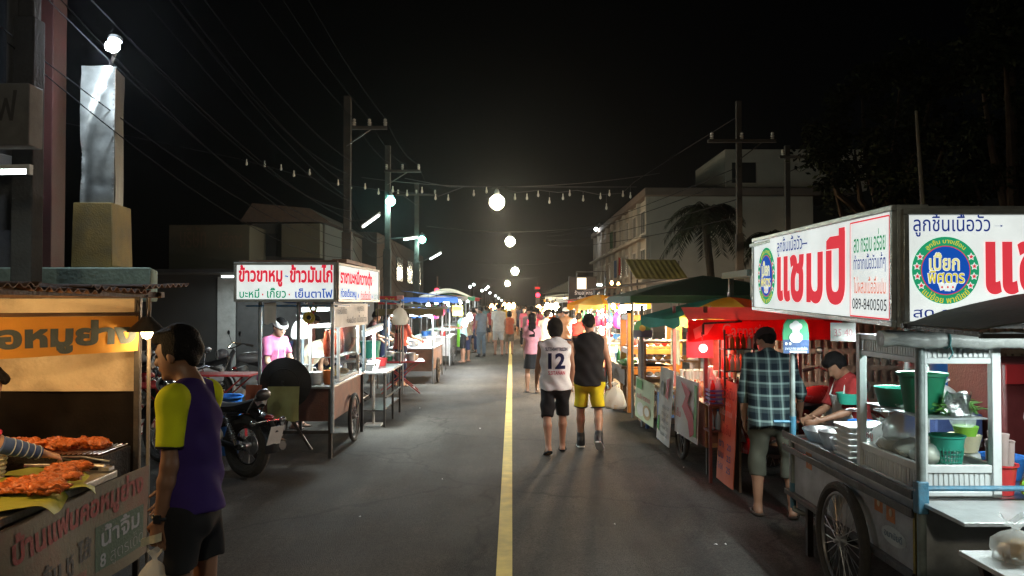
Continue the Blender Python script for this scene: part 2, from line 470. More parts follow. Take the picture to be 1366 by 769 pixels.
# ------------------------------------------------------------------ people: implicit surfaces turned into one mesh
class Field:
    def __init__(s, lo, hi, h):
        s.lo = np.array(lo, float); s.h = h
        s.n = np.ceil((np.array(hi) - s.lo) / h).astype(int) + 1
        s.v = np.full(s.n, 0.15)
        s.ax = [s.lo[k] + h * np.arange(s.n[k]) for k in range(3)]
    def blk(s, lo, hi):
        a = np.clip(np.floor((lo - s.lo) / s.h).astype(int), 0, s.n - 1)
        b = np.clip(np.ceil((hi - s.lo) / s.h).astype(int) + 1, 1, s.n)
        sl = tuple(slice(a[k], max(b[k], a[k] + 1)) for k in range(3))
        g = np.stack(np.meshgrid(*[s.ax[k][sl[k]] for k in range(3)], indexing='ij'), -1)
        return sl, g
    def mix(s, sl, d, k, sub=False):
        a = s.v[sl]
        if sub: s.v[sl] = np.maximum(a, -d); return
        h = np.clip(.5 + .5 * (a - d) / k, 0, 1)
        s.v[sl] = a * (1 - h) + d * h - k * h * (1 - h)
    def cone(s, a, b, ra, rb, k=.02, sub=False):
        a, b = np.array(a, float), np.array(b, float); m = max(ra, rb) + .06
        sl, g = s.blk(np.minimum(a, b) - m, np.maximum(a, b) + m)
        ab = b - a; t = np.clip(((g - a) @ ab) / max(ab @ ab, 1e-9), 0, 1)
        d = np.linalg.norm(g - a - t[..., None] * ab, axis=-1) - (ra + (rb - ra) * t)
        s.mix(sl, d, k, sub); return s
    @staticmethod
    def smin(a, b, k):
        h = np.clip(.5 + .5 * (a - b) / k, 0, 1)
        return a * (1 - h) + b * h - k * h * (1 - h)
    def ell(s, c, r, F=None, k=.02, sub=False):
        c, r = np.array(c, float), np.array(r, float); m = r.max() + .06
        sl, g = s.blk(c - m, c + m)
        q = g - c
        if F is not None: q = q @ np.array(F)
        k0 = np.linalg.norm(q / r, axis=-1); k1 = np.linalg.norm(q / r ** 2, axis=-1)
        s.mix(sl, k0 * (k0 - 1) / np.maximum(k1, 1e-9), k, sub); return s
    def econe(s, a, b, ra, rb, side, k=.02):
        """Elliptical tapered segment: ra, rb = (half width along side, half depth)."""
        a, b = np.array(a, float), np.array(b, float); m = max(ra[0], rb[0], ra[1], rb[1]) + .06
        sl, g = s.blk(np.minimum(a, b) - m, np.maximum(a, b) + m)
        ab = b - a; L = np.linalg.norm(ab); w = ab / L
        u = np.array(side, float); u = u - w * (u @ w); u /= np.linalg.norm(u); v = np.cross(w, u)
        q = g - a; tw = q @ w; t = np.clip(tw / L, 0, 1)
        rx = ra[0] + (rb[0] - ra[0]) * t; ry = ra[1] + (rb[1] - ra[1]) * t
        ex = tw - t * L; rm = np.minimum(rx, ry)
        e = np.sqrt((q @ u / rx) ** 2 + (q @ v / ry) ** 2 + (ex / rm) ** 2)
        s.mix(sl, (e - 1) * rm, k); return s
    def cut(s, p, n):
        g = np.stack(np.meshgrid(*s.ax, indexing='ij'), -1)
        s.v = np.maximum(s.v, (g - np.array(p, float)) @ np.array(n, float)); return s
    def folds(s, amp, seed=0, fz=30.0):
        r = np.random.default_rng(seed); X, Y, Z = np.meshgrid(*s.ax, indexing='ij')
        p = r.uniform(0, 6.3, 6)
        d = np.sin(fz * (Z + .35 * X) + 3 * np.sin(9 * X + p[0]) + p[1]) * np.sin(11 * X + 7 * Y + p[2]) + .7 * np.sin(38 * X + 10 * Z + p[3] + 2 * np.sin(14 * Z + p[4])) * np.sin(6 * Z + p[5])
        s.v = s.v + amp * d; return s
    def mesh(s):
        V = s.v; n = s.n; I = V < 0
        corner = [(x, y, z) for x in (0, 1) for y in (0, 1) for z in (0, 1)]
        sl = lambda o: tuple(slice(o[k], n[k] - 1 + o[k]) for k in range(3))
        cnt = np.zeros(n - 1); acc = np.zeros((*(n - 1), 3))
        for i, a in enumerate(corner):
            for b in corner[i + 1:]:
                if sum(abs(p - q) for p, q in zip(a, b)) != 1: continue
                va, vb = V[sl(a)], V[sl(b)]
                x = (va < 0) != (vb < 0)
                t = np.where(x, va / np.where(x, va - vb, 1), 0)
                cnt += x
                for k in range(3): acc[..., k] += np.where(x, a[k] + t * (b[k] - a[k]), 0)
        on = cnt > 0
        idx = np.full(n - 1, -1); idx[on] = np.arange(on.sum())
        cells = np.argwhere(on)
        P = s.lo + (cells + acc[on] / cnt[on][:, None]) * s.h
        fs = []
        for ax in range(3):
            o1, o2 = (ax + 1) % 3, (ax + 2) % 3
            a = tuple(slice(0, n[k] - 1) if k == ax else slice(1, n[k] - 1) for k in range(3))
            b = tuple(slice(1, n[k]) if k == ax else slice(1, n[k] - 1) for k in range(3))
            A, B = I[a], I[b]
            for flip, msk in ((False, A & ~B), (True, ~A & B)):
                e = np.argwhere(msk)
                if not len(e): continue
                e[:, o1] += 1; e[:, o2] += 1
                def at_(d1, d2):
                    q = e.copy(); q[:, o1] += d1; q[:, o2] += d2
                    return idx[q[:, 0], q[:, 1], q[:, 2]]
                q = np.stack([at_(-1, -1), at_(0, -1), at_(0, 0), at_(-1, 0)], 1)
                fs.append(q[:, ::-1] if flip else q)
        Fq = np.concatenate(fs) if fs else np.zeros((0, 4), int)
        return P, Fq[(Fq >= 0).all(1)]
    def build(s, name, mat, parent, smooth=2):
        P, Fq = s.mesh()
        for _ in range(smooth):                       # relax the surface a little
            nb = np.zeros_like(P); c = np.zeros(len(P))
            for i in range(4):
                j = (i + 1) % 4
                np.add.at(nb, Fq[:, i], P[Fq[:, j]]); np.add.at(nb, Fq[:, j], P[Fq[:, i]])
                np.add.at(c, Fq[:, i], 1); np.add.at(c, Fq[:, j], 1)
            P = P * .5 + .5 * nb / np.maximum(c, 1)[:, None]
        me = bpy.data.meshes.new(name)
        me.vertices.add(len(P)); me.vertices.foreach_set('co', P.astype(np.float32).ravel())
        me.loops.add(Fq.size); me.loops.foreach_set('vertex_index', Fq.astype(np.int32).ravel())
        me.polygons.add(len(Fq)); me.polygons.foreach_set('loop_start', np.arange(0, Fq.size, 4, dtype=np.int32)); me.polygons.foreach_set('loop_total', np.full(len(Fq), 4, np.int32))
        me.update(calc_edges=True); me.validate()
        me.materials.append(mat)
        me.polygons.foreach_set('use_smooth', [True] * len(me.polygons))
        o = bpy.data.objects.new(name, me); COL.objects.link(o); o.parent = parent
        return o

def nrm(v): v = np.array(v, float); return v / np.linalg.norm(v)
SKIN = [M('skin_tan', (.33, .17, .105), .5, noise=.1, scale=14, bump=.03, bscale=250), M('skin_brown', (.24, .12, .072), .52, noise=.1, scale=14, bump=.03, bscale=250), M('skin_fair', (.46, .27, .18), .5, noise=.08, scale=14, bump=.03, bscale=250)]
HAIR = M('black_hair', (.006, .005, .005), .65, noise=.35, scale=60, bump=.3, bscale=160, spec=.15)
def cloth(name, col, **k): return M(name, col, k.pop('rough', .88), noise=k.pop('noise', .10), scale=k.pop('scale', 12), bump=k.pop('bump', .10), bscale=k.pop('bscale', 420), spec=.2, **k)

HANG = dict(L=((-.12, .02, -1), (-.03, .16, -1)), R=((.12, .02, -1), (.03, .16, -1)))
STAND = dict(L=((-.05, 0, -1), (0, -.03, -1)), R=((.05, 0, -1), (0, -.03, -1)))
def person(label, loc, face, H=1.65, skin=0, lean=0, turn=0, tilt=0, head=(0, 0), arms=None, legs=None, fat=1.0, female=False, res=.012,
           top=None, sleeve=.55, hem=.0, bottom=None, leg=.55, skirt=None, shoes='sandal', shoemat=None, hair='short', hairmat=None, cap=None, curl=(.5, .5), group=None, tank=False, topname='shirt', apron=None, eyes=True, palm=None, collar=0.0):
    """A standing or bending figure. face: heading in degrees (0 = away from the camera, +90 = to the left)."""
    root = thing('person', label, 'person', loc, group, R(face), local=True)
    s = H / 1.70
    arms = {**HANG, **(arms or {})}; legs = {**STAND, **(legs or {})}
    w = (.92 if female else 1.0) * fat
    # legs from the hip down, then lift everything so the lower foot stands on the ground
    J = {}
    for sd, sg in (('L', -1), ('R', 1)):
        hip = np.array([sg * .088 * s, 0, 0]); th = nrm(legs[sd][0]); sh = nrm(legs[sd][1])
        J[sd] = [hip, hip + th * .405 * s, hip + th * .405 * s + sh * .40 * s]
    base = -min(J['L'][2][2], J['R'][2][2]) + .075 * s
    for sd in 'LR': J[sd] = [p + np.array([0, 0, base]) for p in J[sd]]
    P0 = np.array([0, 0, base + .02 * s])
    A = math.radians(lean); T = math.radians(turn); B = math.radians(tilt)
    up = nrm([math.sin(B), math.sin(A), math.cos(A)])
    rt = nrm(np.cross(np.cross(up, [math.cos(T), math.sin(T), 0]), up)); fw = np.cross(up, rt)
    tor = lambda x, y, z: P0 + s * (rt * x + fw * y + up * z)
    tv = lambda d: nrm(rt * d[0] + fw * d[1] + up * d[2])
    shd = {'L': tor(-.160 * w if not female else -.145 * w, 0, .49), 'R': tor(.160 * w if not female else .145 * w, 0, .49)}
    AR = {}
    for sd in 'LR':
        a = shd[sd]; e = a + tv(arms[sd][0]) * .285 * s; wr = e + tv(arms[sd][1]) * .245 * s
        AR[sd] = [a, e, wr]
    yaw, pit = math.radians(head[0]), math.radians(head[1])
    hf = nrm(fw * math.cos(yaw) - rt * math.sin(yaw)); hr = nrm(np.cross(hf, up)); hu = up
    hf, hu = nrm(hf * math.cos(pit) + hu * math.sin(pit)), nrm(hu * math.cos(pit) - hf * math.sin(pit))
    neck0 = tor(0, -.005, .53); neck1 = neck0 + s * (.085 * up + .02 * fw + .01 * hf)
    HC = neck1 + s * (.085 * hu + .02 * hf)
    hd = lambda x, y, z: HC + s * (hr * x + hf * y + hu * z)
    FH = np.stack([hr, hf, hu], 1)
    pts = np.array([J['L'][1], J['L'][2], J['R'][1], J['R'][2], *AR['L'], *AR['R'], P0, HC, hd(0, 0, .12)])
    lo, hi = pts.min(0) - .26, pts.max(0) + .26; lo[2] = max(lo[2], -.01)
    TW = [(.0, (.158, .112)), (.12, (.142, .104)), (.26, (.152, .112)), (.40, (.155, .110)), (.47, (.118, .080))]
    if female: TW = [(.0, (.160, .115)), (.13, (.128, .098)), (.26, (.140, .108)), (.40, (.138, .116)), (.47, (.105, .078))]
    def torso(F, e=0.0, z1=1.0):
        for (za, ra), (zb, rb) in zip(TW, TW[1:]):
            F.econe(tor(0, 0, za), tor(0, 0, zb), ((ra[0] * w + e) * s, (ra[1] * fat + e) * s), ((rb[0] * w + e) * s, (rb[1] * fat + e) * s), rt, .03 * s)
        for sd in 'LR':
            F.cone(tor(0, 0, .47), shd[sd], (.055 + e) * s, (.048 + e * .6) * s, .035 * s)
            F.cone(tor(0, -.01, .555), shd[sd], (.034 + e * .4) * s, (.036 + e * .4) * s, .03 * s)
    # body
    F = Field(lo, hi, res)
    torso(F)
    F.cone(neck0, neck1, .056 * s, .050 * s, .03 * s)
    F.ell(hd(0, -.012, .025), np.array([.077, .098, .098]) * s, FH, .02 * s)
    F.ell(hd(0, .028, -.04), np.array([.060, .066, .078]) * s, FH, .025 * s)
    F.cone(hd(0, .088, .012), hd(0, .106, -.026), .010 * s, .016 * s, .012 * s)         # nose
    F.cone(hd(-.03, .078, .024), hd(.03, .078, .024), .012 * s, .012 * s, .015 * s)     # brow
    F.cone(hd(-.02, .087, -.060), hd(.02, .087, -.060), .009 * s, .009 * s, .008 * s)   # lips
    F.ell(hd(0, .075, -.098), np.array([.025, .02, .018]) * s, FH, .02 * s)
    for g in (-1, 1):
        F.ell(hd(g * .078, -.008, -.012), np.array([.012, .022, .034]) * s, FH, .006 * s)
        F.ell(hd(g * .032, .092, .004), np.array([.014, .010, .008]) * s, FH, .001, sub=True)
    for sd, sg in (('L', -1), ('R', 1)):
        a, e, wr = AR[sd]
        F.cone(a, e, .047 * s * fat, .037 * s, .03 * s); F.cone(e, e + (wr - e) * .3, .037 * s, .038 * s, .015 * s); F.cone(e + (wr - e) * .3, wr, .038 * s, .025 * s, .015 * s)
        d = nrm(wr - e)
        n = nrm(np.array(palm[sd], float)) if palm and sd in palm else -rt * sg
        if palm and sd in palm: n = tv(palm[sd])
        n = nrm(n - d * (n @ d)); t = np.cross(d, n) * sg                                 # t points to the thumb side (forward when hanging)
        if (t @ fw) < 0 and not (palm and sd in palm): t = -t
        F.econe(wr, wr + d * .085 * s, (.026 * s, .017 * s), (.040 * s, .014 * s), t, .012 * s)
        c = curl[0 if sd == 'L' else 1]; rf = max(.0085 * s, res * .9)
        for i, (off, ln) in enumerate(((.030, .072), (.010, .080), (-.010, .075), (-.029, .060))):
            b0 = wr + d * .084 * s + t * off * s; p = b0
            for q, fr in ((.5, .42), (1.25, .32), (1.9, .26)):
                an = c * q; dd = nrm(d * math.cos(an) + n * math.sin(an) + t * off * .8)
                p2 = p + dd * ln * fr * s; F.cone(p, p2, rf, rf * .92, .004); p = p2
        b0 = wr + d * .025 * s + t * .028 * s; b1 = b0 + nrm(d * .6 + t * .65 + n * .45) * .045 * s; b2 = b1 + nrm(d * .85 + t * .15 + n * (.3 + c * .6)) * .035 * s
        F.cone(b0, b1, .014 * s, .0105 * s, .01 * s); F.cone(b1, b2, max(.0105 * s, res * .9), max(.009 * s, res * .85), .004)
        h, k, an = J[sd]
        F.cone(h, k, .082 * s * fat, .050 * s, .03 * s); F.cone(k, k + (an - k) * .3 - np.array([0, .012, 0]) * s, .050 * s, .054 * s, .02 * s); F.cone(k + (an - k) * .3 - np.array([0, .012, 0]) * s, an, .054 * s, .034 * s, .02 * s)
        sh = nrm(an - k); ft = np.cross([1, 0, 0], sh); ft = nrm(np.array([sg * .14, 1, 0]) - sh * (np.array([sg * .14, 1, 0]) @ sh)) if abs(sh[1]) > .35 else nrm([sg * .14, 1, 0])
        heel = an + sh * .042 * s - ft * .03 * s; toe = an + sh * .056 * s + ft * .13 * s
        J[sd] += [heel, toe, ft, sh]
        F.cone(an, heel, .034 * s, .031 * s, .02 * s); F.cone(heel, toe, .030 * s, .022 * s, .02 * s)
        F.cone(an, an + sh * .04 * s + ft * .06 * s, .03 * s, .028 * s, .02 * s)
    body = F.build('body', SKIN[skin], root)
    if eyes:
        for g in (-1, 1):
            m = MB(); m.ball(hd(g * .032, .083, .003), (.012 * s, .009 * s, .009 * s), 8, 6)
            m.build('eye', M('dark_eye', (.02, .015, .012), .15, noise=0, bump=0), root)
    # hair
    if hair:
        Hh = Field(HC - .30 * s - (0 if hair != 'long' else .22), HC + .22, max(res, .009) * .9)
        e = {'short': .011, 'bob': .026, 'long': .020, 'crop': .006, 'tail': .012}[hair]
        Hh.ell(hd(0, -.014, .028), np.array([.077 + e, .098 + e, .098 + e]) * s, FH, .01)
        if hair in ('bob',):
            Hh.ell(hd(0, -.03, -.03), np.array([.098, .085, .095]) * s, FH, .03)
        if hair == 'short':
            Hh.ell(hd(0, .05, .085), np.array([.065, .05, .04]) * s, FH, .02); Hh.ell(hd(0, -.045, .01), np.array([.076, .060, .080]) * s, FH, .03)
        if hair == 'long':
            Hh.econe(hd(0, -.055, -.02), tor(0, -.13, .34), (.085 * s, .05 * s), (.075 * s, .028 * s), rt, .03)
        if hair == 'tail':
            Hh.cone(hd(0, -.10, .0), hd(0, -.13, -.17), .03 * s, .018 * s, .02)
        Hh.folds(.004 * s, 3, 70)
        g = np.stack(np.meshgrid(*Hh.ax, indexing='ij'), -1) - HC
        y, z = g @ hf / s, g @ hu / s
        low = {'short': -.035, 'crop': -.01, 'bob': -.115, 'long': -.9, 'tail': -.6}[hair]
        facecut = np.minimum(np.minimum(y - .03, .055 - z), .2) * s                      # nothing over the face
        Hh.v = np.maximum(Hh.v, facecut)
        if hair in ('short', 'crop'): Hh.v = np.maximum(Hh.v, np.minimum((low - z) * s, (y + .06) * s)); Hh.v = np.maximum(Hh.v, (-.085 - z) * s)
        elif hair == 'bob': Hh.v = np.maximum(Hh.v, (low - z) * s)
        elif hair == 'long': Hh.v = np.maximum(Hh.v, np.minimum((-.05 - z), (y + .0)) * s)
        Hh.build('hair', hairmat or HAIR, root, 1)
    if cap:
        Cf = Field(HC - .2, HC + .22, max(res, .008))
        Cf.ell(hd(0, -.012, .035), np.array([.098, .118, .108]) * s, FH, .01)
        Cf.cut(hd(0, 0, cap.get('low', .035)), -hu)
        if cap.get('brim'):
            Cf.econe(hd(0, .09, .045), hd(0, .17, .038), (.07 * s, .01), (.05 * s, .008), hr, .01)
        if cap.get('band'): Cf.cut(hd(0, 0, .085), hu)
        Cf.build(cap.get('name', 'cap'), cap['mat'], root, 1)
    # top
    if top is not None:
        e = .022
        F = Field(lo, hi, res * 1.1)
        torso(F, e)
        hz_ = -.06 - hem
        F.econe(tor(0, 0, .12), tor(0, -.005, hz_ - .03), ((TW[1][1][0] * w + e) * s, (TW[1][1][1] * fat + e) * s), ((.194 * w) * s, (.152 * fat) * s), rt, .03 * s)
        F.cone(neck0 - up * .03, neck0 + up * (.006 + collar), .066 * s, .060 * s, .02 * s)
        for sd in 'LR':
            if tank:
                F.ell(shd[sd] + rt * (.062 if sd == 'R' else -.062) * s - up * .05 * s, np.array([.055, .075, .10]) * s, np.stack([rt, fw, up], 1), .01, sub=True)
        F.cut(tor(0, 0, hz_), -up)
        if not tank:
            for sd in 'LR':
                a, el, wr = AR[sd]; K = Field(lo, hi, res * 1.1)
                f1 = min(sleeve, 1.0); q = a + (el - a) * f1
                K.cone(a, q + nrm(el - a) * .02, .056 * s * max(1, fat * .95), (.057 if f1 < 1 else .050) * s, .03 * s)
                if sleeve > 1: q = el + (wr - el) * (sleeve - 1); K.cone(el, q + nrm(wr - el) * .02, .050 * s, .040 * s, .02 * s)
                K.cut(q, nrm(el - a) if sleeve <= 1 else nrm(wr - el))
                F.v = F.smin(F.v, K.v, .02 * s)
        F.folds(.0065 * s, int(abs(loc[0] * 100)) + 3)
        ob = F.build(topname, top, root)
        root_top = ob
    # bottom
    if bottom is not None:
        F = Field(lo, hi, res * 1.1)
        F.econe(tor(0, 0, .08), P0 - np.array([0, 0, .06 * s]), (.150 * w * s, .118 * fat * s), (.172 * w * s, .128 * fat * s), [1, 0, 0], .03 * s)
        if skirt:
            k = P0 + (J['L'][1] + J['R'][1] - J['L'][0] - J['R'][0]) / 2 * skirt
            F.econe(P0, k, (.170 * w * s, .128 * fat * s), (.215 * w * s, .18 * s), [1, 0, 0], .03 * s)
            F.folds(.010 * s, 5, 6); F.cut(k, [0, 0, -1]); nm = 'skirt'
        else:
            for sd in 'LR':
                h, k, an = J[sd][:3]; K = Field(lo, hi, res * 1.1)
                f1 = min(leg, 1.0); q = h + (k - h) * f1
                K.cone(h, q + nrm(k - h) * .02, .098 * s * fat, (.080 if leg < 1.05 else .066) * s, .03 * s)
                if leg > 1: q = k + (an - k) * (leg - 1); K.cone(k, q + nrm(an - k) * .02, .074 * s, (.060 if leg > 1.6 else .078) * s, .02 * s)
                K.cut(q, nrm(k - h) if leg <= 1 else nrm(an - k))
                F.v = F.smin(F.v, K.v, .02 * s)
            F.folds(.008 * s, int(abs(loc[1] * 50)), 22)
            nm = 'shorts' if leg < 1.4 else 'trousers'
        F.build(nm, bottom, root)
    if apron is not None:
        mb = MB()
        def ap(u, v):
            z = .40 - v * .78; x = (u - .5) * (.24 + .14 * min(1, v * 3)); y = .150 + .03 * v - (x * 2.6) ** 2 * .16
            return Vector(tor(x, y + .006 * math.sin(30 * x), z))
        mb.sheet(ap, 10, 16, .006); mb.path([tor(-.11, .14, .39), tor(-.08, .05, .545), tor(0, -.07, .56), tor(.08, .05, .545), tor(.11, .14, .39)], .007 * s, 6)
        mb.build('apron', apron, root)
    for sd in 'LR':
        heel, toe, ft, sh = J[sd][3:7]
        if shoes == 'sandal':
            mb = MB(); o = heel + sh * .024 * s; sd_ = np.cross(ft, sh)
            mb.prism([(-.05, -.03), (.0, -.042), (.10, -.048), (.185, -.036), (.20, 0), (.185, .036), (.10, .048), (0, .042), (-.05, .03)], o, ft * s, sd_ * s, .018 * s)
            mb.path([o + ft * .07 * s + sd_ * .05 * s, o + ft * .10 * s + sd_ * .02 * s - sh * .056 * s, o + ft * .10 * s - sd_ * .02 * s - sh * .056 * s, o + ft * .07 * s - sd_ * .05 * s], .010 * s, 6)
            mb.build('sandal', shoemat or M('sandal_brown', (.06, .04, .03), .6), root, .004)
        else:
            F = Field(np.minimum(heel, toe) - .16, np.maximum(heel, toe) + .16, res * .9)
            F.cone(heel + ft * .005, toe, .044 * s, .036 * s, .02); F.cone(heel - sh * .05 * s, heel + ft * .03 * s, .048 * s, .046 * s, .02)
            if shoes == 'boot': F.cone(heel - sh * .13 * s + ft * .03 * s, heel + ft * .02, .052 * s, .05 * s, .02)
            F.cut(heel + sh * .034 * s, sh)
            F.build('shoe', shoemat or M('shoe_black', (.02, .02, .022), .5), root, 1)
            if shoes == 'boot':
                mb = MB(); o = heel + sh * .036 * s; sd_ = np.cross(ft, sh)
                mb.prism([(-.05, -.035), (.0, -.046), (.10, -.050), (.165, -.036), (.175, 0), (.165, .036), (.10, .050), (0, .046), (-.05, .035)], o, ft * s, sd_ * s, .018 * s)
                mb.build('sole', M('white_rubber', (.6, .6, .58), .7), root, .004)
    inv = Matrix.Rotation(R(face), 4, 'Z'); inv.translation = Vector(loc)
    W = lambda p: inv @ Vector(p)
    return dict(root=root, body=body, top=root_top if top is not None else None, J=J, AR=AR, tor=tor, hd=hd, W=W, rt=rt, fw=fw, up=up, s=s)

def on_back(p, s_, mat, zc, width, height, name='lettering', weight=.012, dx=0.0):
    """Letters lying on the back of a shirt, following its cloth."""
    me = p['top'].data
    bvh = BVHTree.FromPolygons([v.co for v in me.vertices], [tuple(f.vertices) for f in me.polygons])
    rt, fw = Vector(p['rt']), Vector(p['fw'])
    def fn(u, v):
        q = Vector(p['tor'](0, 0, 0)) + (rt * (u - width / 2 + dx) + Vector(p['up']) * (v - height / 2 + zc))
        hit = bvh.ray_cast(q - fw * .6, fw)
        y = hit[0] if hit[0] is not None else q - fw * .15
        return y - fw * .004
    return letters(name, s_, mat, (0, 0, 0), rt, p['up'], width, height, weight, p['root'], grid=.08, fn=fn)

# ------------------------------------------------------------------ ground and road
ASPH = M('asphalt', (.042, .038, .033), .82, noise=.22, scale=1.3, bump=.25, bscale=130, dirt=.55, dirtcol=(.022, .021, .020), spec=.22)
def speckle(m, amt):
    nt = m.node_tree; L = nt.links.new; b = nt.nodes['Principled BSDF']
    src = b.inputs['Base Color'].links[0].from_socket
    tc = nt.nodes.new('ShaderNodeTexCoord'); n = nt.nodes.new('ShaderNodeTexVoronoi'); n.inputs['Scale'].default_value = 90
    L(tc.outputs['Object'], n.inputs['Vector'])
    r = nt.nodes.new('ShaderNodeMapRange'); r.inputs[1].default_value = 0; r.inputs[2].default_value = .8; r.inputs[3].default_value = 1 - amt; r.inputs[4].default_value = 1 + amt
    L(n.outputs['Color'], r.inputs[0])
    mx = nt.nodes.new('ShaderNodeMix'); mx.data_type = 'RGBA'; mx.blend_type = 'MULTIPLY'; mx.inputs[0].default_value = 1
    L(src, mx.inputs[6]); L(r.outputs[0], mx.inputs[7]); L(mx.outputs[2], b.inputs['Base Color'])
speckle(ASPH, .45)
nt = ASPH.node_tree; b = nt.nodes['Principled BSDF']; src = b.inputs['Base Color'].links[0].from_socket
tc = nt.nodes.new('ShaderNodeTexCoord')
mp = nt.nodes.new('ShaderNodeMapping'); mp.inputs['Scale'].default_value = (1.6, .16, 1); nt.links.new(tc.outputs['Object'], mp.inputs[0])
for vec, sc, lo, hi in ((mp.outputs[0], .9, .64, 1.28), (tc.outputs['Object'], .55, .60, 1.2)):   # wheel-worn streaks, patches and stains
    n = nt.nodes.new('ShaderNodeTexNoise'); n.inputs['Scale'].default_value = sc; n.inputs['Detail'].default_value = 9; n.inputs['Roughness'].default_value = .68; nt.links.new(vec, n.inputs['Vector'])
    r = nt.nodes.new('ShaderNodeMapRange'); r.inputs[1].default_value = .36; r.inputs[2].default_value = .62; r.inputs[3].default_value = lo; r.inputs[4].default_value = hi; nt.links.new(n.outputs['Fac'], r.inputs[0])
    mx = nt.nodes.new('ShaderNodeMix'); mx.data_type = 'RGBA'; mx.blend_type = 'MULTIPLY'; mx.inputs[0].default_value = 1
    nt.links.new(src, mx.inputs[6]); nt.links.new(r.outputs[0], mx.inputs[7]); src = mx.outputs[2]
nw = nt.nodes.new('ShaderNodeTexNoise'); nw.inputs['Scale'].default_value = 2.5; nw.inputs['Detail'].default_value = 6; nt.links.new(tc.outputs['Object'], nw.inputs['Vector'])
va = nt.nodes.new('ShaderNodeVectorMath'); va.operation = 'MULTIPLY_ADD'; va.inputs[1].default_value = (.5, .5, .5); nt.links.new(nw.outputs['Color'], va.inputs[0]); nt.links.new(tc.outputs['Object'], va.inputs[2])
vo = nt.nodes.new('ShaderNodeTexVoronoi'); vo.feature = 'DISTANCE_TO_EDGE'; vo.inputs['Scale'].default_value = .38; nt.links.new(va.outputs[0], vo.inputs['Vector'])
r = nt.nodes.new('ShaderNodeMapRange'); r.inputs[1].default_value = .0; r.inputs[2].default_value = .012; r.inputs[3].default_value = .45; r.inputs[4].default_value = 1; nt.links.new(vo.outputs['Distance'], r.inputs[0])
mx = nt.nodes.new('ShaderNodeMix'); mx.data_type = 'RGBA'; mx.blend_type = 'MULTIPLY'; mx.inputs[0].default_value = 1
nt.links.new(src, mx.inputs[6]); nt.links.new(r.outputs[0], mx.inputs[7]); src = mx.outputs[2]      # cracks
nt.links.new(src, b.inputs['Base Color'])
g = MB(); g.add([(-350, -20, 0), (350, -20, 0), (350, 600, 0), (-350, 600, 0)], [(0, 1, 2, 3)])
g.build('road', ASPH, kind='structure')
LINE = M('yellow_road_paint', (.62, .47, .13), .7, noise=.2, scale=6, bump=.12, bscale=150, dirt=.35, dirtcol=(.16, .13, .07))
g = MB(); g.add([(-.105, .5, .004), (.002, .5, .004), (.002, 160, .004), (-.105, 160, .004)], [(0, 1, 2, 3)])
g.build('road_centre_line', LINE, kind='structure')
PAVE = M('pavement_concrete', (.16, .155, .145), .85, noise=.2, scale=2, bump=.2, bscale=40, dirt=.6)
KERB = M('kerb_concrete', (.22, .21, .2), .85, noise=.2, scale=3, bump=.2, bscale=40, dirt=.6)
for sg, x0 in ((-1, 5.3), (1, 5.4)):
    g = MB(); g.bb((min(sg * x0, sg * 16), 4, -.1), (max(sg * x0, sg * 16), 150, .12)); g.build('pavement', PAVE, kind='structure')
    g = MB()
    for k in range(73): g.bb((min(sg * x0, sg * (x0 - .15)), 4 + 2 * k + .006, -.1), (max(sg * x0, sg * (x0 - .15)) - (.002 if sg > 0 else -.0), 6 + 2 * k - .006, .125))
    g.build('kerb', KERB, kind='structure', bevel=.012)

# ------------------------------------------------------------------ shared materials
STEEL = M('brushed_steel', (.55, .55, .56), .38, 1.0, noise=.15, scale=20, bump=.03, dirt=.45, dirtcol=(.12, .10, .08))
ALU = M('aluminium_frame', (.62, .64, .65), .42, .75, noise=.12, scale=15, bump=.04, dirt=.35, dirtcol=(.2, .19, .17))
DARKMET = M('dark_painted_steel', (.045, .042, .04), .5, .3, noise=.3, scale=18, bump=.1, dirt=.5, dirtcol=(.10, .045, .02))
GREYPAINT = M('grey_painted_steel', (.22, .23, .235), .5, .2, noise=.2, scale=10, bump=.06, dirt=.6, dirtcol=(.06, .05, .04))
BLUEPAINT = M('blue_painted_steel', (.05, .17, .26), .5, .1, noise=.25, scale=14, bump=.08, dirt=.6, dirtcol=(.16, .13, .10))
RUBBER = M('tyre_rubber', (.035, .031, .027), .85, noise=.3, scale=30, bump=.2, bscale=90)
CONC = M('pole_concrete', (.05, .048, .044), .95, spec=.08, noise=.22, scale=3, bump=.25, bscale=30, dirt=.6)
WOOD = M('worn_wood', (.26, .14, .06), .7, noise=.35, scale=7, bump=.2, bscale=40, dirt=.4)
DARKWOOD = M('dark_wood', (.10, .055, .03), .7, noise=.35, scale=7, bump=.2, bscale=40, dirt=.4)
WHITEPL = M('white_plastic', (.74, .75, .74), .4, noise=.06, bump=.02)
REDPL = M('red_plastic', (.42, .028, .03), .4, noise=.12, bump=.02)
GREENPL = M('green_plastic', (.02, .20, .10), .4, noise=.12, bump=.02)
TEALPL = M('teal_plastic', (.03, .28, .20), .4, noise=.12, bump=.02)
BLUEPL = M('blue_plastic', (.02, .12, .38), .4, noise=.12, bump=.02)
BLACKPL = M('black_plastic', (.018, .018, .02), .45, noise=.2, bump=.03)
ORANGEPL = M('orange_plastic', (.55, .13, .02), .4, noise=.1, bump=.02)
GLASS = clear('window_glass')
BAG = clear('clear_bag', white=.30, rough=.12, bump=.6)
MILKBAG = clear('milky_bag', white=.78, rough=.2, bump=.6)
WHITEGLOW = glow('white_tube_light', (.86, 1.0, .98), 9)
WARMGLOW = glow('warm_bulb_light', (1.0, .72, .35), 22)
COOLGLOW = glow('cool_bulb_light', (.72, 1.0, .95), 24)
SIGNWHITE = glow('lit_sign_face', (.93, 1.0, .97), .82); stained_uneven_glow(SIGNWHITE)
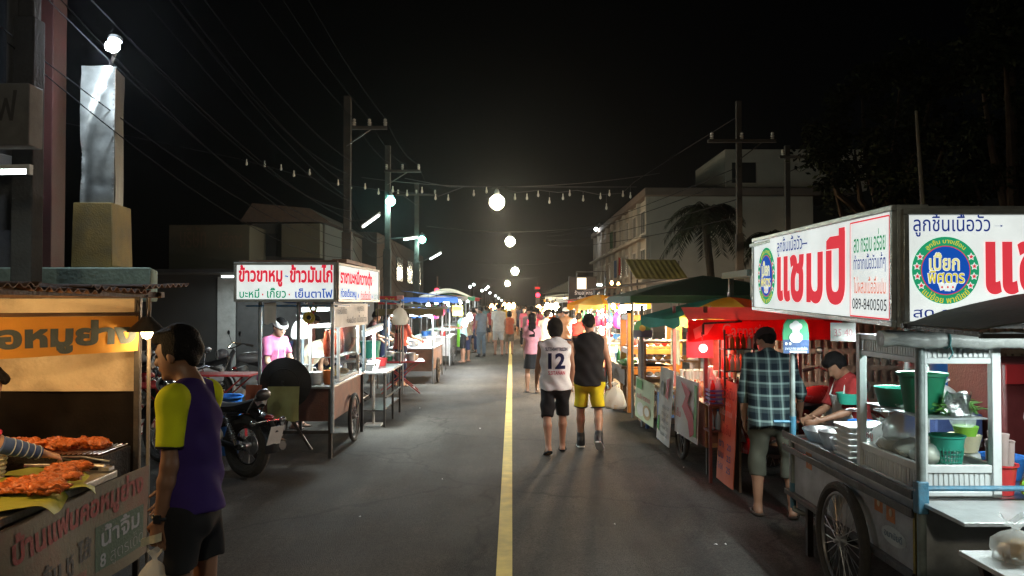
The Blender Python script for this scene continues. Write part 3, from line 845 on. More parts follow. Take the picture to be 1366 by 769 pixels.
def lit(name, col, k=.80): return glow(name, col, k)

# ------------------------------------------------------------------ power poles, street lamps, cables
def power_pole(x, Y, top, label, arms=(), r=.15):
    t = thing('power_pole', label, 'power pole', (x, Y, 0), 'concrete power poles along the street')
    m = MB(); m.bar((x, Y, -.2), (x, Y, top * .5), r * 2, r * 1.9, up=(0, 1, 0)); m.bar((x, Y, top * .5), (x, Y, top), r * 1.5, r * 1.4, up=(0, 1, 0)); m.build('pole', CONC, t, .015)
    for z, x0, x1 in arms:
        m = MB(); m.bar((x + x0, Y - r * 1.2, z), (x + x1, Y - r * 1.2, z), .10, .09); m.build('crossarm', CONC, t, .01)
        m = MB(); m.bar((x, Y - r * 1.2 - .03, z - .5), (x + (x1 if abs(x1) > abs(x0) else x0) * .6, Y - r * 1.2 - .03, z - .05), .03); m.build('brace', DARKMET, t)
        for f in (.06, .5, .95):
            q = (x + x0 + (x1 - x0) * f, Y - r * 1.2, z + .05)
            m = MB(); m.lathe([(.02, 0), (.055, .03), (.03, .06), (.06, .09), (.035, .13), (.05, .17), (.02, .2)], q, n=10); m.build('insulator', M('porcelain', (.5, .48, .42), .2, noise=.05, bump=0), t)
    return t
power_pole(-4.62, 7.5, 9.0, 'thick pale concrete power pole beside the shop at the left picture edge', [(7.6, -1.0, 1.2)], .10)
power_pole(-4.5, 21.5, 7.45, 'tall concrete power pole with a crossarm left of the teal lamps', [(6.55, .15, 1.1)], .13)
power_pole(-4.5, 28.5, 7.5, 'concrete power pole carrying the higher teal lamp', [(6.55, -.1, 1.2)], .13)
power_pole(-4.6, 38.0, 7.6, 'concrete power pole carrying the lower teal lamp', [(7.0, -1.0, 1.0)], .14)
power_pole(6.35, 22.0, 7.45, 'slim bare concrete power pole in front of the white building, behind the palm', [(6.3, -.9, 1.0)], .10)
power_pole(9.1, 26.0, 7.0, 'dark power pole between the palm and the leafy trees', [(6.6, -.3, 1.6)], .11)

def teal_lamp(p, pole_x, label, watts):
    t = thing('street_lamp', label, 'street lamp', p, 'teal street lamps on the poles')
    m = MB(); m.path([(pole_x, p.y, p.z - .35), (pole_x + .15, p.y, p.z + .1), (p.x, p.y, p.z + .16)], .025, 8); m.build('lamp_arm', DARKMET, t)
    m = MB(); m.lathe([(.04, .34), (.07, .26), (.12, .19)], p, n=20); m.build('lamp_shade', GREYPAINT, t)
    m = MB(); m.ball(p, (.17, .17, .15), 16, 10); m.build('bulb', glow('teal_bulb_light', (.30, 1.0, .82), 60), t)
    lamp(p - Vector((0, 0, .25)), watts, (.55, 1, .9), .2, t)
teal_lamp(at(521, 269, 28.3), -4.5, 'round teal street lamp higher and nearer of the two on the left poles', 260)
teal_lamp(at(563, 320, 37.8), -4.6, 'round teal street lamp lower and farther of the two on the left poles', 260)
def tube_lamp(p, q, label, watts, group='slanted white tube lamps over the left stalls', post=None, col=(.88, 1, .98), r=.022, mat=None):
    p, q = Vector(p), Vector(q)
    t = thing('tube_lamp', label, 'tube light', (p + q) / 2, group)
    m = MB(); m.tube(p, q, r, 10); m.build('tube', mat or WHITEGLOW, t)
    d = (q - p).normalized()
    m = MB(); m.bar(p - d * .03 + Vector((0, 0, r + .022)), q + d * .03 + Vector((0, 0, r + .022)), .05, .036); m.bar(p - d * .03, p - d * .001, .045, .05); m.bar(q + d * .001, q + d * .03, .045, .05); m.build('fitting', WHITEPL, t)
    if post is not None:
        m = MB(); m.path([Vector(post), (p + q) / 2 + Vector((0, 0, .05))], .012, 6); m.build('bracket', DARKMET, t)
    if watts: strip(p - Vector((0, 0, r + .01)), q - Vector((0, 0, r + .01)), watts * BOOST, col, parent=t)
    return t
tube_lamp(at(484, 303, 21.0), at(506, 287, 21.0), 'slanted white tube lamp on the tallest left pole', 18, post=(-4.4, 21.4, 4.0), r=.03)
tube_lamp(at(539, 320, 28.0), at(557, 317, 28.0), 'almost level white tube lamp just left of the lower teal lamp', 14, post=(-4.4, 28.3, 4.1), r=.035)
tube_lamp(at(574, 346, 36.0), at(588, 338, 36.0), 'small slanted white tube lamp right of the lower teal lamp', 14, post=(-4.5, 37.8, 3.7), r=.035)
for k, (x, y, Y) in enumerate(((627, 383, 60), (632, 380, 64), (643, 388, 66), (648, 386, 70), (651, 383, 72), (653.5, 391, 78), (661, 395, 84), (665, 398, 88), (669, 401, 92), (673, 402, 96))):
    p = at(x, y, Y)
    t = thing('far_lamp', 'tiny white lamp in the distant row above the left stalls', 'lamp', p, 'tiny white lamps far down the left side')
    m = MB(); m.ball(p, .11, 10, 8); m.build('bulb', glow('far_white_light', (.9, 1, .97), 8), t)
    m = MB(); m.tube((p.x, p.y + .15, 0), (p.x, p.y + .15, p.z + .2), .04, 6); m.bar((p.x, p.y + .15, p.z + .16), (p.x, p.y, p.z + .14), .04); m.build('post', DARKMET, t)

# big street lamps hung over the middle of the road
SODIUM = glow('street_globe_light', (1.0, .90, .62), 150)
for (x, y, Y, rad, wt, lab) in ((663, 270, 29, .27, 560, 'largest and nearest glowing lamp hung over the middle of the road'), (680.5, 322.5, 47, .28, 560, 'second glowing lamp over the road, below the largest one'),
                            (687, 362, 91, .42, 1200, 'third glowing lamp over the road, just above the smallest one'), (677, 378.5, 145, .46, 1500, 'smallest and lowest glowing lamp over the road')):
    p = at(x, y, Y)
    t = thing('hanging_street_lamp', lab, 'street lamp', p, 'warm lamps hung over the road')
    m = MB(); m.ball(p, rad, 20, 14); m.build('globe', SODIUM, t)
    m = MB(); m.lathe([(.05, rad + .2), (.09, rad + .12), (.11, rad * .9)], p, n=16); m.build('lamp_shade', GREYPAINT, t)
    zc = p.z + rad + .30
    m = MB(); m.path([(p.x + dx, p.y, zc + (dx / 6) ** 2 * .5) for dx in np.linspace(-5, 6, 15)], .012, 6); m.tube((p.x, p.y, zc - .1), (p.x, p.y, zc), .02, 6); m.build('span_wire', DARKMET, t)
    lamp(p - Vector((0, 0, rad + .05)), wt, (1.0, .86, .60), .25, t)

p = Vector((-.6, -7.0, 5.6))  # lamp added out of view to brighten the foreground
t = thing('hanging_street_lamp', 'glowing lamp of the same row over the road, behind the viewpoint', 'street lamp', p, 'warm lamps hung over the road')
m = MB(); m.ball(p, .30, 20, 14); m.build('globe', SODIUM, t)
m = MB(); m.lathe([(.05, .52), (.10, .46), (.24, .22), (.27, .18)], p, n=20); m.build('lamp_shade', GREYPAINT, t)
m = MB(); m.path([(p.x + dx, p.y, p.z + .6 + (dx / 6) ** 2 * .5) for dx in np.linspace(-5, 6, 15)], .012, 6); m.build('span_wire', DARKMET, t)
lamp(p - Vector((0, 0, .35)), 240, (1.0, .91, .79), .25, t)

# string of small bulbs across the street
gl_pts = []
ctrl = [(-7.6, 6.05), (-5.6, 5.75), (-3.5, 5.05), (-2.9, 5.02), (-1.1, 5.22), (.3, 5.18), (2.0, 5.05), (3.8, 4.95), (5.2, 5.5)]
ctrl = [(at(x, y, 24).x, at(x, y, 24).z) for x, y in ((318, 212), (385, 230), (440, 244), (515, 255), (556, 258), (585, 262), (620, 249), (660, 250), (690, 257), (720, 254), (745, 257), (770, 254), (800, 260), (830, 258), (846, 243))]
t = thing('string_light_cable', 'sagging string of small clear bulbs hung across the street', 'string lights', (0, 24, 5))
m = MB(); m.path([(x, 24, z) for x, z in ctrl], .010, 6); m.build('cable', BLACKPL, t)
m = MB(); m.path([(ctrl[-1][0], 24, ctrl[-1][1]), (at(905, 205, 24).x, 24, at(905, 205, 24).z), (6.3, 22, 7.0)], .010, 6); m.path([(ctrl[0][0], 24, ctrl[0][1]), (at(-80, 130, 24).x, 24, at(-80, 130, 24).z)], .010, 6); m.path([(at(540, 246, 24).x, 24.0, 5.6), (at(600, 249.5, 24).x, 24, at(600, 249.5, 24).z), (at(850, 251, 24).x, 24.1, at(850, 249, 24).z)], .010, 6); m.build('stay_wire', BLACKPL, t)
for (x, y) in ((329, 217), (353, 219), (375, 224), (392, 232), (413, 230), (451, 244), (468, 249), (487, 249), (505, 256), (524, 253), (543, 258), (563, 254), (581, 263), (598, 264), (632, 258), (649, 254), (687, 263), (703, 263), (718, 259), (733, 268), (751, 263), (760, 258), (778, 265), (801, 262), (813, 258), (831, 259), (841, 261), (809, 276)):
    p = at(x, y, 24)
    z0 = float(np.interp(p.x, [c[0] for c in ctrl], [c[1] for c in ctrl]))
    m = MB(); m.lathe([(.012, .10), (.018, .07), (.018, .03), (.036, -.03), (.034, -.07), (.0, -.10)], p, n=10); b = m.build('bulb', M('clear_bulb', (.75, .72, .62), .15, noise=0, bump=0), t)
    m = MB(); m.tube((p.x, p.y, p.z + .09), (p.x, p.y, max(z0, p.z + .12)), .009, 5); m.build('drop_wire', BLACKPL, b)

WIRE = M('cable_black', (.006, .006, .007), .98, noise=0, bump=0, spec=.05)
def cable(a, b, sag, r=.007, label='thin black overhead cable sagging between poles above the left stalls', group='overhead cables on the left', n=18):
    a, b = Vector(a), Vector(b)
    m = MB(); m.path([a.lerp(b, k / n) - Vector((0, 0, sag * 4 * (k / n) * (1 - k / n))) for k in range(n + 1)], r, 5)
    m.build('overhead_cable', WIRE, None, label=label, cat='cable', group=group, loc=a)
rd = random.Random(3)
for k in range(11):
    z = 3.3 + .27 * k
    cable((-4.62 + rd.uniform(-.2, .3), 7.3, z + rd.uniform(-.1, .1) + .9), (-4.45 + rd.uniform(-.1, .2), 21.4, 3.0 + .25 * k + rd.uniform(-.1, .1)), rd.uniform(.25, .7))
for k in range(6):
    cable((-4.45, 21.6, 3.2 + .3 * k), (-4.5, 28.4, 3.0 + .3 * k + rd.uniform(-.2, .2)), rd.uniform(.3, .8))
    cable((-4.5, 28.6, 3.1 + .3 * k), (-4.6, 37.9, 2.9 + .3 * k + rd.uniform(-.2, .2)), rd.uniform(.3, .9))
for f in (.2, .62, 1.06):
    cable((-4.5 + f, 21.3, 6.8), (-4.5 + f * 1.05, 28.3, 6.8), .25); cable((-4.5 + f * 1.05, 28.3, 6.8), (-4.6 + f * .9, 37.8, 7.25), .3)
    cable((-4.62 + f, 7.3, 7.8), (-4.5 + f, 21.3, 6.8), .35)
for z0, z1 in ((5.6, 5.2), (5.3, 4.9), (4.7, 4.55), (4.2, 4.1)):
    cable((6.35, 21.9, z0), (3.3, 74, z1 + 3.2), .4, .014, 'thin dark cable running along the white building front', 'cables along the white building')

# ------------------------------------------------------------------ left background: shop, sign wall, pillar monument
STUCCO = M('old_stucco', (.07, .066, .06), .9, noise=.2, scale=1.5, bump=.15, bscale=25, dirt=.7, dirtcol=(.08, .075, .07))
t = thing('shop_building', 'dim grey shop building with balcony at the left edge, behind the thick pole', 'building', (-9, 13, 0))
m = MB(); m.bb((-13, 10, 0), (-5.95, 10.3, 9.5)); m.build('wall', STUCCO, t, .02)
for z in (3.4, 6.4):
    m = MB(); m.bb((-13, 9.0, z), (-6.1, 9.997, z + .18)); m.bb((-13, 9.0, z + .183), (-6.1, 9.1, z + 1.0)); m.build('balcony', STUCCO, t, .02)
for x in (-11.5, -9.2, -7.0):
    for z in (4.3, 7.3):
        m = MB(); m.bb((x - .55, 9.93, z), (x + .55, 9.998, z + 1.5)); w = m.build('window', M('dark_window', (.02, .022, .025), .15, noise=.1, bump=0), t)
        m = MB(); m.bb((x - .62, 9.90, z - .07), (x + .62, 9.995, z - .003)); m.bb((x - .03, 9.915, z), (x + .03, 9.929, z + 1.5)); m.build('window_frame', GREYPAINT, w)
m = MB(); m.bb((-8.2, 9.9, .1), (-6.3, 9.997, 2.7)); m.build('shutter', M('rolling_shutter', (.07, .072, .075), .8, .0, noise=.2, bump=.1), t)
t = thing('shop_sign', 'worn grey sign box jutting out above the left shop, with dark strokes', 'sign', (-4.85, 6.6, 3.2))
m = MB(); m.bb((-6.2, 6.55, 3.10), (-4.03, 6.75, 3.62)); m.build('sign_box', M('old_grey_sign', (.16, .155, .145), .7, noise=.15, scale=4, dirt=.6), t, .01)
letters('lettering', 'กาแฟ', M('dark_letters', (.05, .045, .04), .7), (-4.75, 6.55, 3.30), (1, 0, 0), (0, 0, 1), .62, .26, .02, t)
m = MB(); m.bar((-5.0, 6.75, 3.4), (-5.0, 7.4, 3.4), .05); m.build('bracket', DARKMET, t)
tube_lamp(at(-40, 231, 6.5), at(37, 229.5, 6.5), 'white tube lamp glowing under the grey sign at the left edge', 9, group='tube lamp under the left shop sign', r=.019)
m = MB(); m.bb((-5.88, 9.6, 0), (-5.62, 9.9, 8.5)); m.build('red_pillar', M('dark_red_paint', (.055, .014, .012), .7, noise=.25, scale=4, bump=.12, dirt=.5), None, .01, label='tall dark red pillar between the left shop and the metal clad column', cat='pillar', loc=(-5.75, 9.75, 0))

t = thing('monument_pillar', 'tall column wrapped in dented sheet metal on a mustard pedestal', 'monument', (-4.75, 9.2, 0))
m = MB(); m.prism([(-6.2, 8.95), (-4.10, 8.95), (-4.45, 9.9), (-6.2, 9.9)], (0, 0, 1.80), (1, 0, 0), (0, 1, 0), .39); m.build('base_slab', M('teal_concrete', (.24, .33, .28), .9, noise=.2, scale=4, bump=.2, bscale=25, dirt=.6, dirtcol=(.10, .12, .10)), t, .02)
m = MB(); m.bb((-6.0, 9.1, 0), (-4.75, 9.7, 1.797)); m.build('base', CONC, t)
MUST = M('mustard_paint', (.24, .17, .05), .8, noise=.25, scale=4, bump=.15, dirt=.65, dirtcol=(.12, .12, .09))
m = MB()
pz0, pz1 = 2.193, 2.95
m.add([(-5.10, 9.1, pz0), (-4.62, 9.1, pz0), (-4.69, 9.75, pz0), (-5.12, 9.75, pz0), (-5.09, 9.12, pz1), (-4.635, 9.12, pz1), (-4.71, 9.73, pz1), (-5.1, 9.73, pz1)], [(3, 2, 1, 0), (4, 5, 6, 7), (0, 1, 5, 4), (1, 2, 6, 5), (2, 3, 7, 6), (3, 0, 4, 7)])
m.build('pedestal', MUST, t, .012)
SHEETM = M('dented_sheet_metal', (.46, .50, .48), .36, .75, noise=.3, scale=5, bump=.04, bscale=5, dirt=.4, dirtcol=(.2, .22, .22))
rd2 = random.Random(5); dn = [(rd2.uniform(0, 1), rd2.uniform(0, 1), rd2.uniform(.05, .20), rd2.uniform(-.055, .055)) for _ in range(34)]
def dent(u, v): return .035 * math.exp(-((u - .12 - .8 * max(0, (v - .38) / .62) ** 1.4) / .13) ** 2) + .018 * math.exp(-((v - .36 - .2 * u) / .06) ** 2) + .35 * sum(a * math.exp(-(((u - x) * .4) ** 2 + ((v - y) * 2.0) ** 2) / (w * w)) for x, y, w, a in dn)
m = MB()
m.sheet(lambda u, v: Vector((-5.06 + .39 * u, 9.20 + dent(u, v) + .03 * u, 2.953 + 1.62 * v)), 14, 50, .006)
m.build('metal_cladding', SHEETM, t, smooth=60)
m = MB()
for k in range(26):
    for x in (-5.06, -4.695): m.ball((x + .012, 9.205 + .02, 3.0 + k * .062), .009, 6, 4)
m.build('rivets', STEEL, t)
m = MB(); m.prism([(-5.03, 9.27), (-4.69, 9.27), (-4.78, 9.62), (-5.03, 9.62)], (0, 0, 2.953), (1, 0, 0), (0, 1, 0), 1.61); m.build('core', M('column_core', (.10, .09, .08), .8), t)
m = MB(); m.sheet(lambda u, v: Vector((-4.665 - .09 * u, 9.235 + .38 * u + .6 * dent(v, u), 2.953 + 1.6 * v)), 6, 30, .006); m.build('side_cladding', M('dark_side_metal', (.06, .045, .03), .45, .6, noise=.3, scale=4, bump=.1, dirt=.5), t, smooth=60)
p = at(150, 62, 8.75)
t = thing('floodlight', 'glaring blue white floodlight at the top of the metal clad column', 'floodlight', p)
m = MB(); m.ball(p, (.085, .05, .07), 16, 10); m.build('bulb', glow('flood_light', (.80, .88, 1.0), 160), t)
m = MB(); m.lathe([(.04, .0), (.075, .02), (.075, .06), (.03, .09)], p + Vector((0, .05, .06)), axis=(0, .3, 1), n=18); m.build('reflector', GREYPAINT, t)
m = MB(); m.path([(p.x, p.y + .02, p.z + .12), (p.x - .1, 9.1, p.z + .15), (-4.85, 9.4, 4.55)], .02, 8); m.build('lamp_arm', DARKMET, t)
lamp(p + Vector((0, -.12, -.14)), 115, (.80, .89, 1.0), .08, t)

# dim block with painted sign, beyond the noodle cart
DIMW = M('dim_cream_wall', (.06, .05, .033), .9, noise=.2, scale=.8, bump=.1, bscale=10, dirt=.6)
t = thing('low_building', 'dim low building with faded painted letters behind the noodle cart', 'building', (-11, 31, 0))
a, b = at(225, 300, 30), at(333, 360, 30)
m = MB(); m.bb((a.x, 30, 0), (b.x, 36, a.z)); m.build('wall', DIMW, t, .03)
letters('lettering', 'บริษัท', M('faded_brown', (.09, .06, .04), .9), (at(240, 335, 30).x, 30, at(240, 331, 30).z), (1, 0, 0), (0, 0, 1), 1.0, .85, .03, t, lift=.01)
letters('lettering', 'บริการ', M('faded_brown', (.09, .06, .04), .9), (at(292, 335, 30).x, 30, at(292, 331, 30).z), (1, 0, 0), (0, 0, 1), .9, .6, .02, t, lift=.01)
t = thing('two_storey_house', 'dim two storey house between the painted wall and the power pole', 'building', (-8.5, 32, 0))
a, b = at(335, 298, 32), at(433, 360, 32)
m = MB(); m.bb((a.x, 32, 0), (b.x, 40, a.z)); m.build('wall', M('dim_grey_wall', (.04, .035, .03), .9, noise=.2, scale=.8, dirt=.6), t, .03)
m = MB(); m.bb((at(380, 305, 32).x, 31.5, at(0, 345, 32).z), (at(431, 305, 32).x, 31.997, at(0, 300, 32).z)); m.build('balcony', DIMW, t, .02)
m = MB(); m.prism([(0, 0), (b.x - a.x + .6, 0), (b.x - a.x - .2, .55), (.5, .75)], (a.x - .3, 39, a.z + .002), (1, 0, 0), (0, 0, 1), 7.5); m.build('roof', M('rusty_roof', (.06, .035, .025), .8, noise=.3, dirt=.5), t)
m = MB(); m.bb((at(342, 0, 32).x, 31.95, at(0, 342, 32).z), (at(372, 0, 32).x, 31.998, at(0, 312, 32).z)); m.build('window', M('dark_window', (.02, .022, .025), .15), t)
t = thing('row_building', 'dark row of shophouses behind the left power poles', 'building', (-9, 50, 0))
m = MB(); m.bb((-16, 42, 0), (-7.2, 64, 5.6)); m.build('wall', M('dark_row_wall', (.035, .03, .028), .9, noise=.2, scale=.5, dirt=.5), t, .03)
for k in range(4):
    m = MB(); m.bb((-7.198, 44 + 5 * k, 3.2), (-7.15, 46.5 + 5 * k, 4.7)); m.build('window', M('dark_window', (.02, .022, .025), .15), t)
    m = MB(); m.bb((-7.198, 43.4 + 5 * k, .1), (-7.14, 47 + 5 * k, 2.5)); m.build('shutter', MATS['rolling_shutter'], t)

# ------------------------------------------------------------------ right background: white shophouses, palm, trees
WHITEWALL = M('white_shophouse_wall', (.34, .32, .28), .9, noise=.12, scale=.6, bump=.1, bscale=10, dirt=.5, dirtcol=(.22, .20, .17))
t = thing('shophouse_row', 'white three storey shophouse row with brown roof edge on the right', 'building', (10, 58, 0))
X0 = 8.0
m = MB(); m.bb((X0, 45.7, 0), (17.5, 76, 8.0)); m.build('wall', WHITEWALL, t, .03)
m = MB(); m.bb((X0 - .35, 45.3, 8.003), (17.8, 76.2, 8.45)); m.build('roof', M('brown_roof_edge', (.13, .10, .085), .8, noise=.2, scale=1), t, .04)
m = MB(); m.bb((12.6, 46.5, 8.455), (21, 54, 10.9)); m.build('upper_storey', WHITEWALL, t, .03)
m = MB(); m.bb((13.0, 46.44, 8.9), (14.4, 46.497, 10.1)); m.build('window', M('dark_window', (.02, .022, .025), .15), t)
DW = MATS['dark_window']
for fl, (z0, z1) in enumerate(((3.6, 5.0), (6.0, 7.3))):
    for k in range(9):
        y = 46.6 + k * 3.25
        m = MB(); m.bb((X0 - .06, y, z0), (X0 - .003, y + 1.9, z1)); w = m.build('window', DW, t)
        m = MB(); m.bb((X0 - .13, y - .12, z0 - .12), (X0 - .005, y + 2.02, z0 - .003)); m.bb((X0 - .11, y - .08, z1 + .003), (X0 - .005, y + 1.98, z1 + .09))
        for q in (0, .63, 1.27, 1.87): m.bb((X0 - .10, y + q, z0), (X0 - .062, y + q + .04, z1))
        m.build('window_frame', M('window_frame_white', (.42, .40, .37), .7), w)
for k in range(10):
    y = 45.8 + k * 3.25
    m = MB(); m.bb((X0 - .22, y - .06, 0), (X0 - .004, y + .34, 7.99)); m.build('pilaster', WHITEWALL, t, .01)
for z in (3.0, 5.55):
    m = MB(); m.bb((X0 - .55, 45.4, z), (X0 - .225, 76, z + .16)); m.build('ledge', WHITEWALL, t, .01)
m = MB(); m.bb((15.4, 45.64, 4.2), (16.4, 45.697, 5.6)); m.bb((17.0, 45.64, 4.2), (17.4, 45.697, 5.6)); m.build('window', DW, t)
for k in range(8):
    m = MB(); m.bb((X0 - .05, 46.7 + 3.25 * k, .2), (X0 - .003, 48.9 + 3.25 * k, 2.6)); m.build('shutter', MATS['rolling_shutter'], t)
# washing and odds and ends on the facade
for k, (c, z) in enumerate((((.25, .03, .03), 3.7), ((.05, .10, .2), 3.6), ((.04, .10, .06), 5.9), ((.3, .28, .25), 3.5))):
    y = 55 + k * 2.2
    m = MB(); m.sheet(lambda u, v: Vector((X0 - .45 + .05 * math.sin(9 * u + k), y + 1.0 * u, z + 1.3 - 1.25 * v)), 8, 8, .01); m.build('hanging_laundry', cloth('laundry_%d' % k, c), None, label=['red cloth', 'navy cloth', 'dark green cloth', 'grey cloth'][k] + ' hung out on the white shophouse front', cat='laundry', loc=(X0 - .45, y, z), group='cloths hung on the shophouse front')
p = at(795, 306, 70)
t = thing('wall_lamp', 'white round lamp at the far top corner of the white shophouses', 'lamp', p)
m = MB(); m.ball(p, .17, 12, 8); m.build('bulb', glow('far_white_light', (.9, 1, .97), 8), t)
m = MB(); m.path([(p.x, p.y, p.z + .15), (p.x + .3, p.y, p.z + .5), (X0, p.y, p.z + .2)], .03, 6); m.build('lamp_arm', DARKMET, t)
lamp(p - Vector((.2, .3, .1)), 90, (1, 1, 1), .15, t)
t = thing('far_building', 'pale low gable roof far down the street beyond the traffic light', 'building', (8, 110, 0))
m = MB(); m.bb((5.5, 110, 0), (16, 130, 3.3)); m.build('wall', DIMW, t)
m = MB(); m.prism([(0, 0), (11.4, 0), (9, 1.9), (3.6, 1.9)], (5.0, 131, 3.303), (1, 0, 0), (0, 0, 1), 22); m.build('roof', M('pale_roof', (.36, .34, .28), .8), t)

# corrugated awning on posts
t = thing('corrugated_awning', 'olive green corrugated awning below the white shophouses', 'awning', (4.6, 26, 0))
def aw(u, v): return Vector((at(847, 0, 26).x + 1.75 * u - .15 * (1 - v), 26.0 + 1.4 * (1 - v) - .0, at(0, 372, 26).z + .72 * (1 - v) - .02 * u + .005 * math.sin(u * 60)))
m = MB(); m.sheet(lambda u, v: aw(u, 1 - v), 60, 2, .01); m.build('corrugated_sheet', M('olive_roof_sheet', (.20, .18, .05), .6, noise=.2, scale=3, dirt=.5), t, smooth=60)
m = MB()
for u in (.03, .97): m.bar((aw(u, 1).x, 26.05, 0), (aw(u, 1).x, 26.05, aw(u, 1).z - .03), .05); m.bar((aw(u, 1).x, 27.35, 0), (aw(u, 1).x, 27.35, aw(u, 0).z - .05), .05)
m.build('posts', DARKMET, t)

def leafy(mb, c, rad, n, size, rd, squash=.8):
    c = Vector(c)
    for _ in range(n):
        d = Vector((rd.gauss(0, 1), rd.gauss(0, 1), rd.gauss(0, 1))).normalized()
        p = c + Vector((d.x, d.y, d.z * squash)) * rad * (rd.random() ** .45)
        a = Vector((rd.gauss(0, 1), rd.gauss(0, 1), rd.gauss(0, .6) - .4)).normalized(); b = a.orthogonal().normalized(); b = Quaternion(a, rd.uniform(0, 6.3)) @ b
        L = size * rd.uniform(.6, 1.4)
        mb.add([p, p + a * L * .5 + b * L * .22, p + a * L, p + a * L * .5 - b * L * .22], [(0, 1, 2, 3)])
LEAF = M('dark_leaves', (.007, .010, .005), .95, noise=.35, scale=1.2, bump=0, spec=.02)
BARK = M('bark', (.022, .017, .012), .95, spec=.04, noise=.3, scale=6, bump=.4, bscale=20)
def tree(label, base, blobs, trunk_r, seed, n=380, size=.22):
    rd = random.Random(seed); b = Vector(base)
    t = thing('broadleaf_tree', label, 'tree', b, 'dark leafy trees on the right')
    m = MB()
    top = Vector((sum(p[0] for p in blobs) / len(blobs), sum(p[1] for p in blobs) / len(blobs), min(p[2] for p in blobs)))
    m.path([b, b.lerp(top, .5) + Vector((.1, 0, 0)), top], [trunk_r, trunk_r * .75, trunk_r * .55], 10)
    for x, y, z, r in blobs:
        q = Vector((x, y, z)); m.path([b.lerp(top, .75), b.lerp(q, .75) + Vector((0, 0, .2)), q], [trunk_r * .5, trunk_r * .3, .02], 7)
    m.build('trunk', BARK, t)
    m = MB()
    for x, y, z, r in blobs:
        for _ in range(9):
            d = Vector((rd.gauss(0, 1), rd.gauss(0, 1), rd.gauss(0, .8))).normalized() * r * rd.uniform(.35, 1.0)
            leafy(m, Vector((x, y, z)) + d, r * rd.uniform(.28, .5), n // 9, size, rd)
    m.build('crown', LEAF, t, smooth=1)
def bl(lst, Y):  return [(at(x, y, Y + dy).x, Y + dy, at(x, y, Y + dy).z, r) for x, y, dy, r in lst]
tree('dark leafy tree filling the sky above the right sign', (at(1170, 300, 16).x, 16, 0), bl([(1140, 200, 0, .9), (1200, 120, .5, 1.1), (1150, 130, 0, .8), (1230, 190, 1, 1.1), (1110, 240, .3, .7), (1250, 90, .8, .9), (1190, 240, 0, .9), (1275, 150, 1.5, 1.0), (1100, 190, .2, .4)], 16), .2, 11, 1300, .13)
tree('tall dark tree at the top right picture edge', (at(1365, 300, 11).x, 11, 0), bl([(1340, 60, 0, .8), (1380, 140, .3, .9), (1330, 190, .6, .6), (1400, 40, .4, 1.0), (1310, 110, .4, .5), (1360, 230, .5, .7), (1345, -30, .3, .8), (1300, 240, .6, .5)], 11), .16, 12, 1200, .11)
m = MB(); a, b = at(1233, 300, 9.0), at(1222, 148, 9.0); m.path([(a.x + .05, 9, 0), a, b], [.035, .03, .015], 8); m.build('bamboo_pole', M('bamboo', (.07, .06, .035), .8, noise=.3, scale=8), None, label='thin bamboo pole rising behind the right cart sign', cat='pole', loc=(a.x, 9, 0))

def palm(label, base, top, nf, ln, seed):
    rd = random.Random(seed); b, tp = Vector(base), Vector(top)
    t = thing('palm_tree', label, 'palm tree', b, 'dark palms before the white building')
    m = MB(); n = 14; m.path([b.lerp(tp, k / n) + Vector((.12 * math.sin(k * .3), 0, 0)) for k in range(n + 1)], [.17 - .05 * k / n + (.012 if k % 2 else 0) for k in range(n + 1)], 10); m.build('trunk', BARK, t)
    m = MB()
    for k in range(nf):
        a = 6.28 * k / nf + rd.uniform(-.2, .2); el = rd.uniform(-.1, 1.15); L = ln * rd.uniform(.8, 1.15)
        d = Vector((math.cos(a), math.sin(a), 0)); pts = []
        for j in range(13):
            f = j / 12; pts.append(tp + d * L * (f * math.cos(el * .8) + .1 * f) + Vector((0, 0, L * (math.sin(el) * f - 1.05 * f * f))))
        m.path(pts, [.03 * (1 - j / 14) for j in range(13)], 5)
        for j in range(1, 13):
            for q in range(3):
                p = pts[j - 1].lerp(pts[j], q / 3); ax = (pts[j] - pts[j - 1]).normalized(); sd = ax.cross(Vector((0, 0, 1)))
                sd = sd.normalized() if sd.length > .01 else Vector((1, 0, 0)); l2 = .55 * math.sin(min(1, j / 12 + .12) * 2.7) + .12
                for sg in (-1, 1):
                    tip = p + (sd * sg * .75 + ax * .45 + Vector((0, 0, -.45 + rd.uniform(-.2, .2)))) * l2
                    m.add([p, p.lerp(tip, .4) + ax * .035, tip, p.lerp(tip, .4) - ax * .035], [(0, 1, 2, 3)])
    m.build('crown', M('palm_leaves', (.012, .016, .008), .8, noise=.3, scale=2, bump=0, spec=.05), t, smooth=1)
palm('taller dark palm with drooping fronds before the white building', (at(946, 405, 30).x, 30, 0), at(944, 285, 30), 22, 1.75, 4)
palm('shorter dark palm right of the taller palm', (at(1032, 405, 30).x, 30.5, 0), at(1028, 315, 30), 16, 1.2, 6)

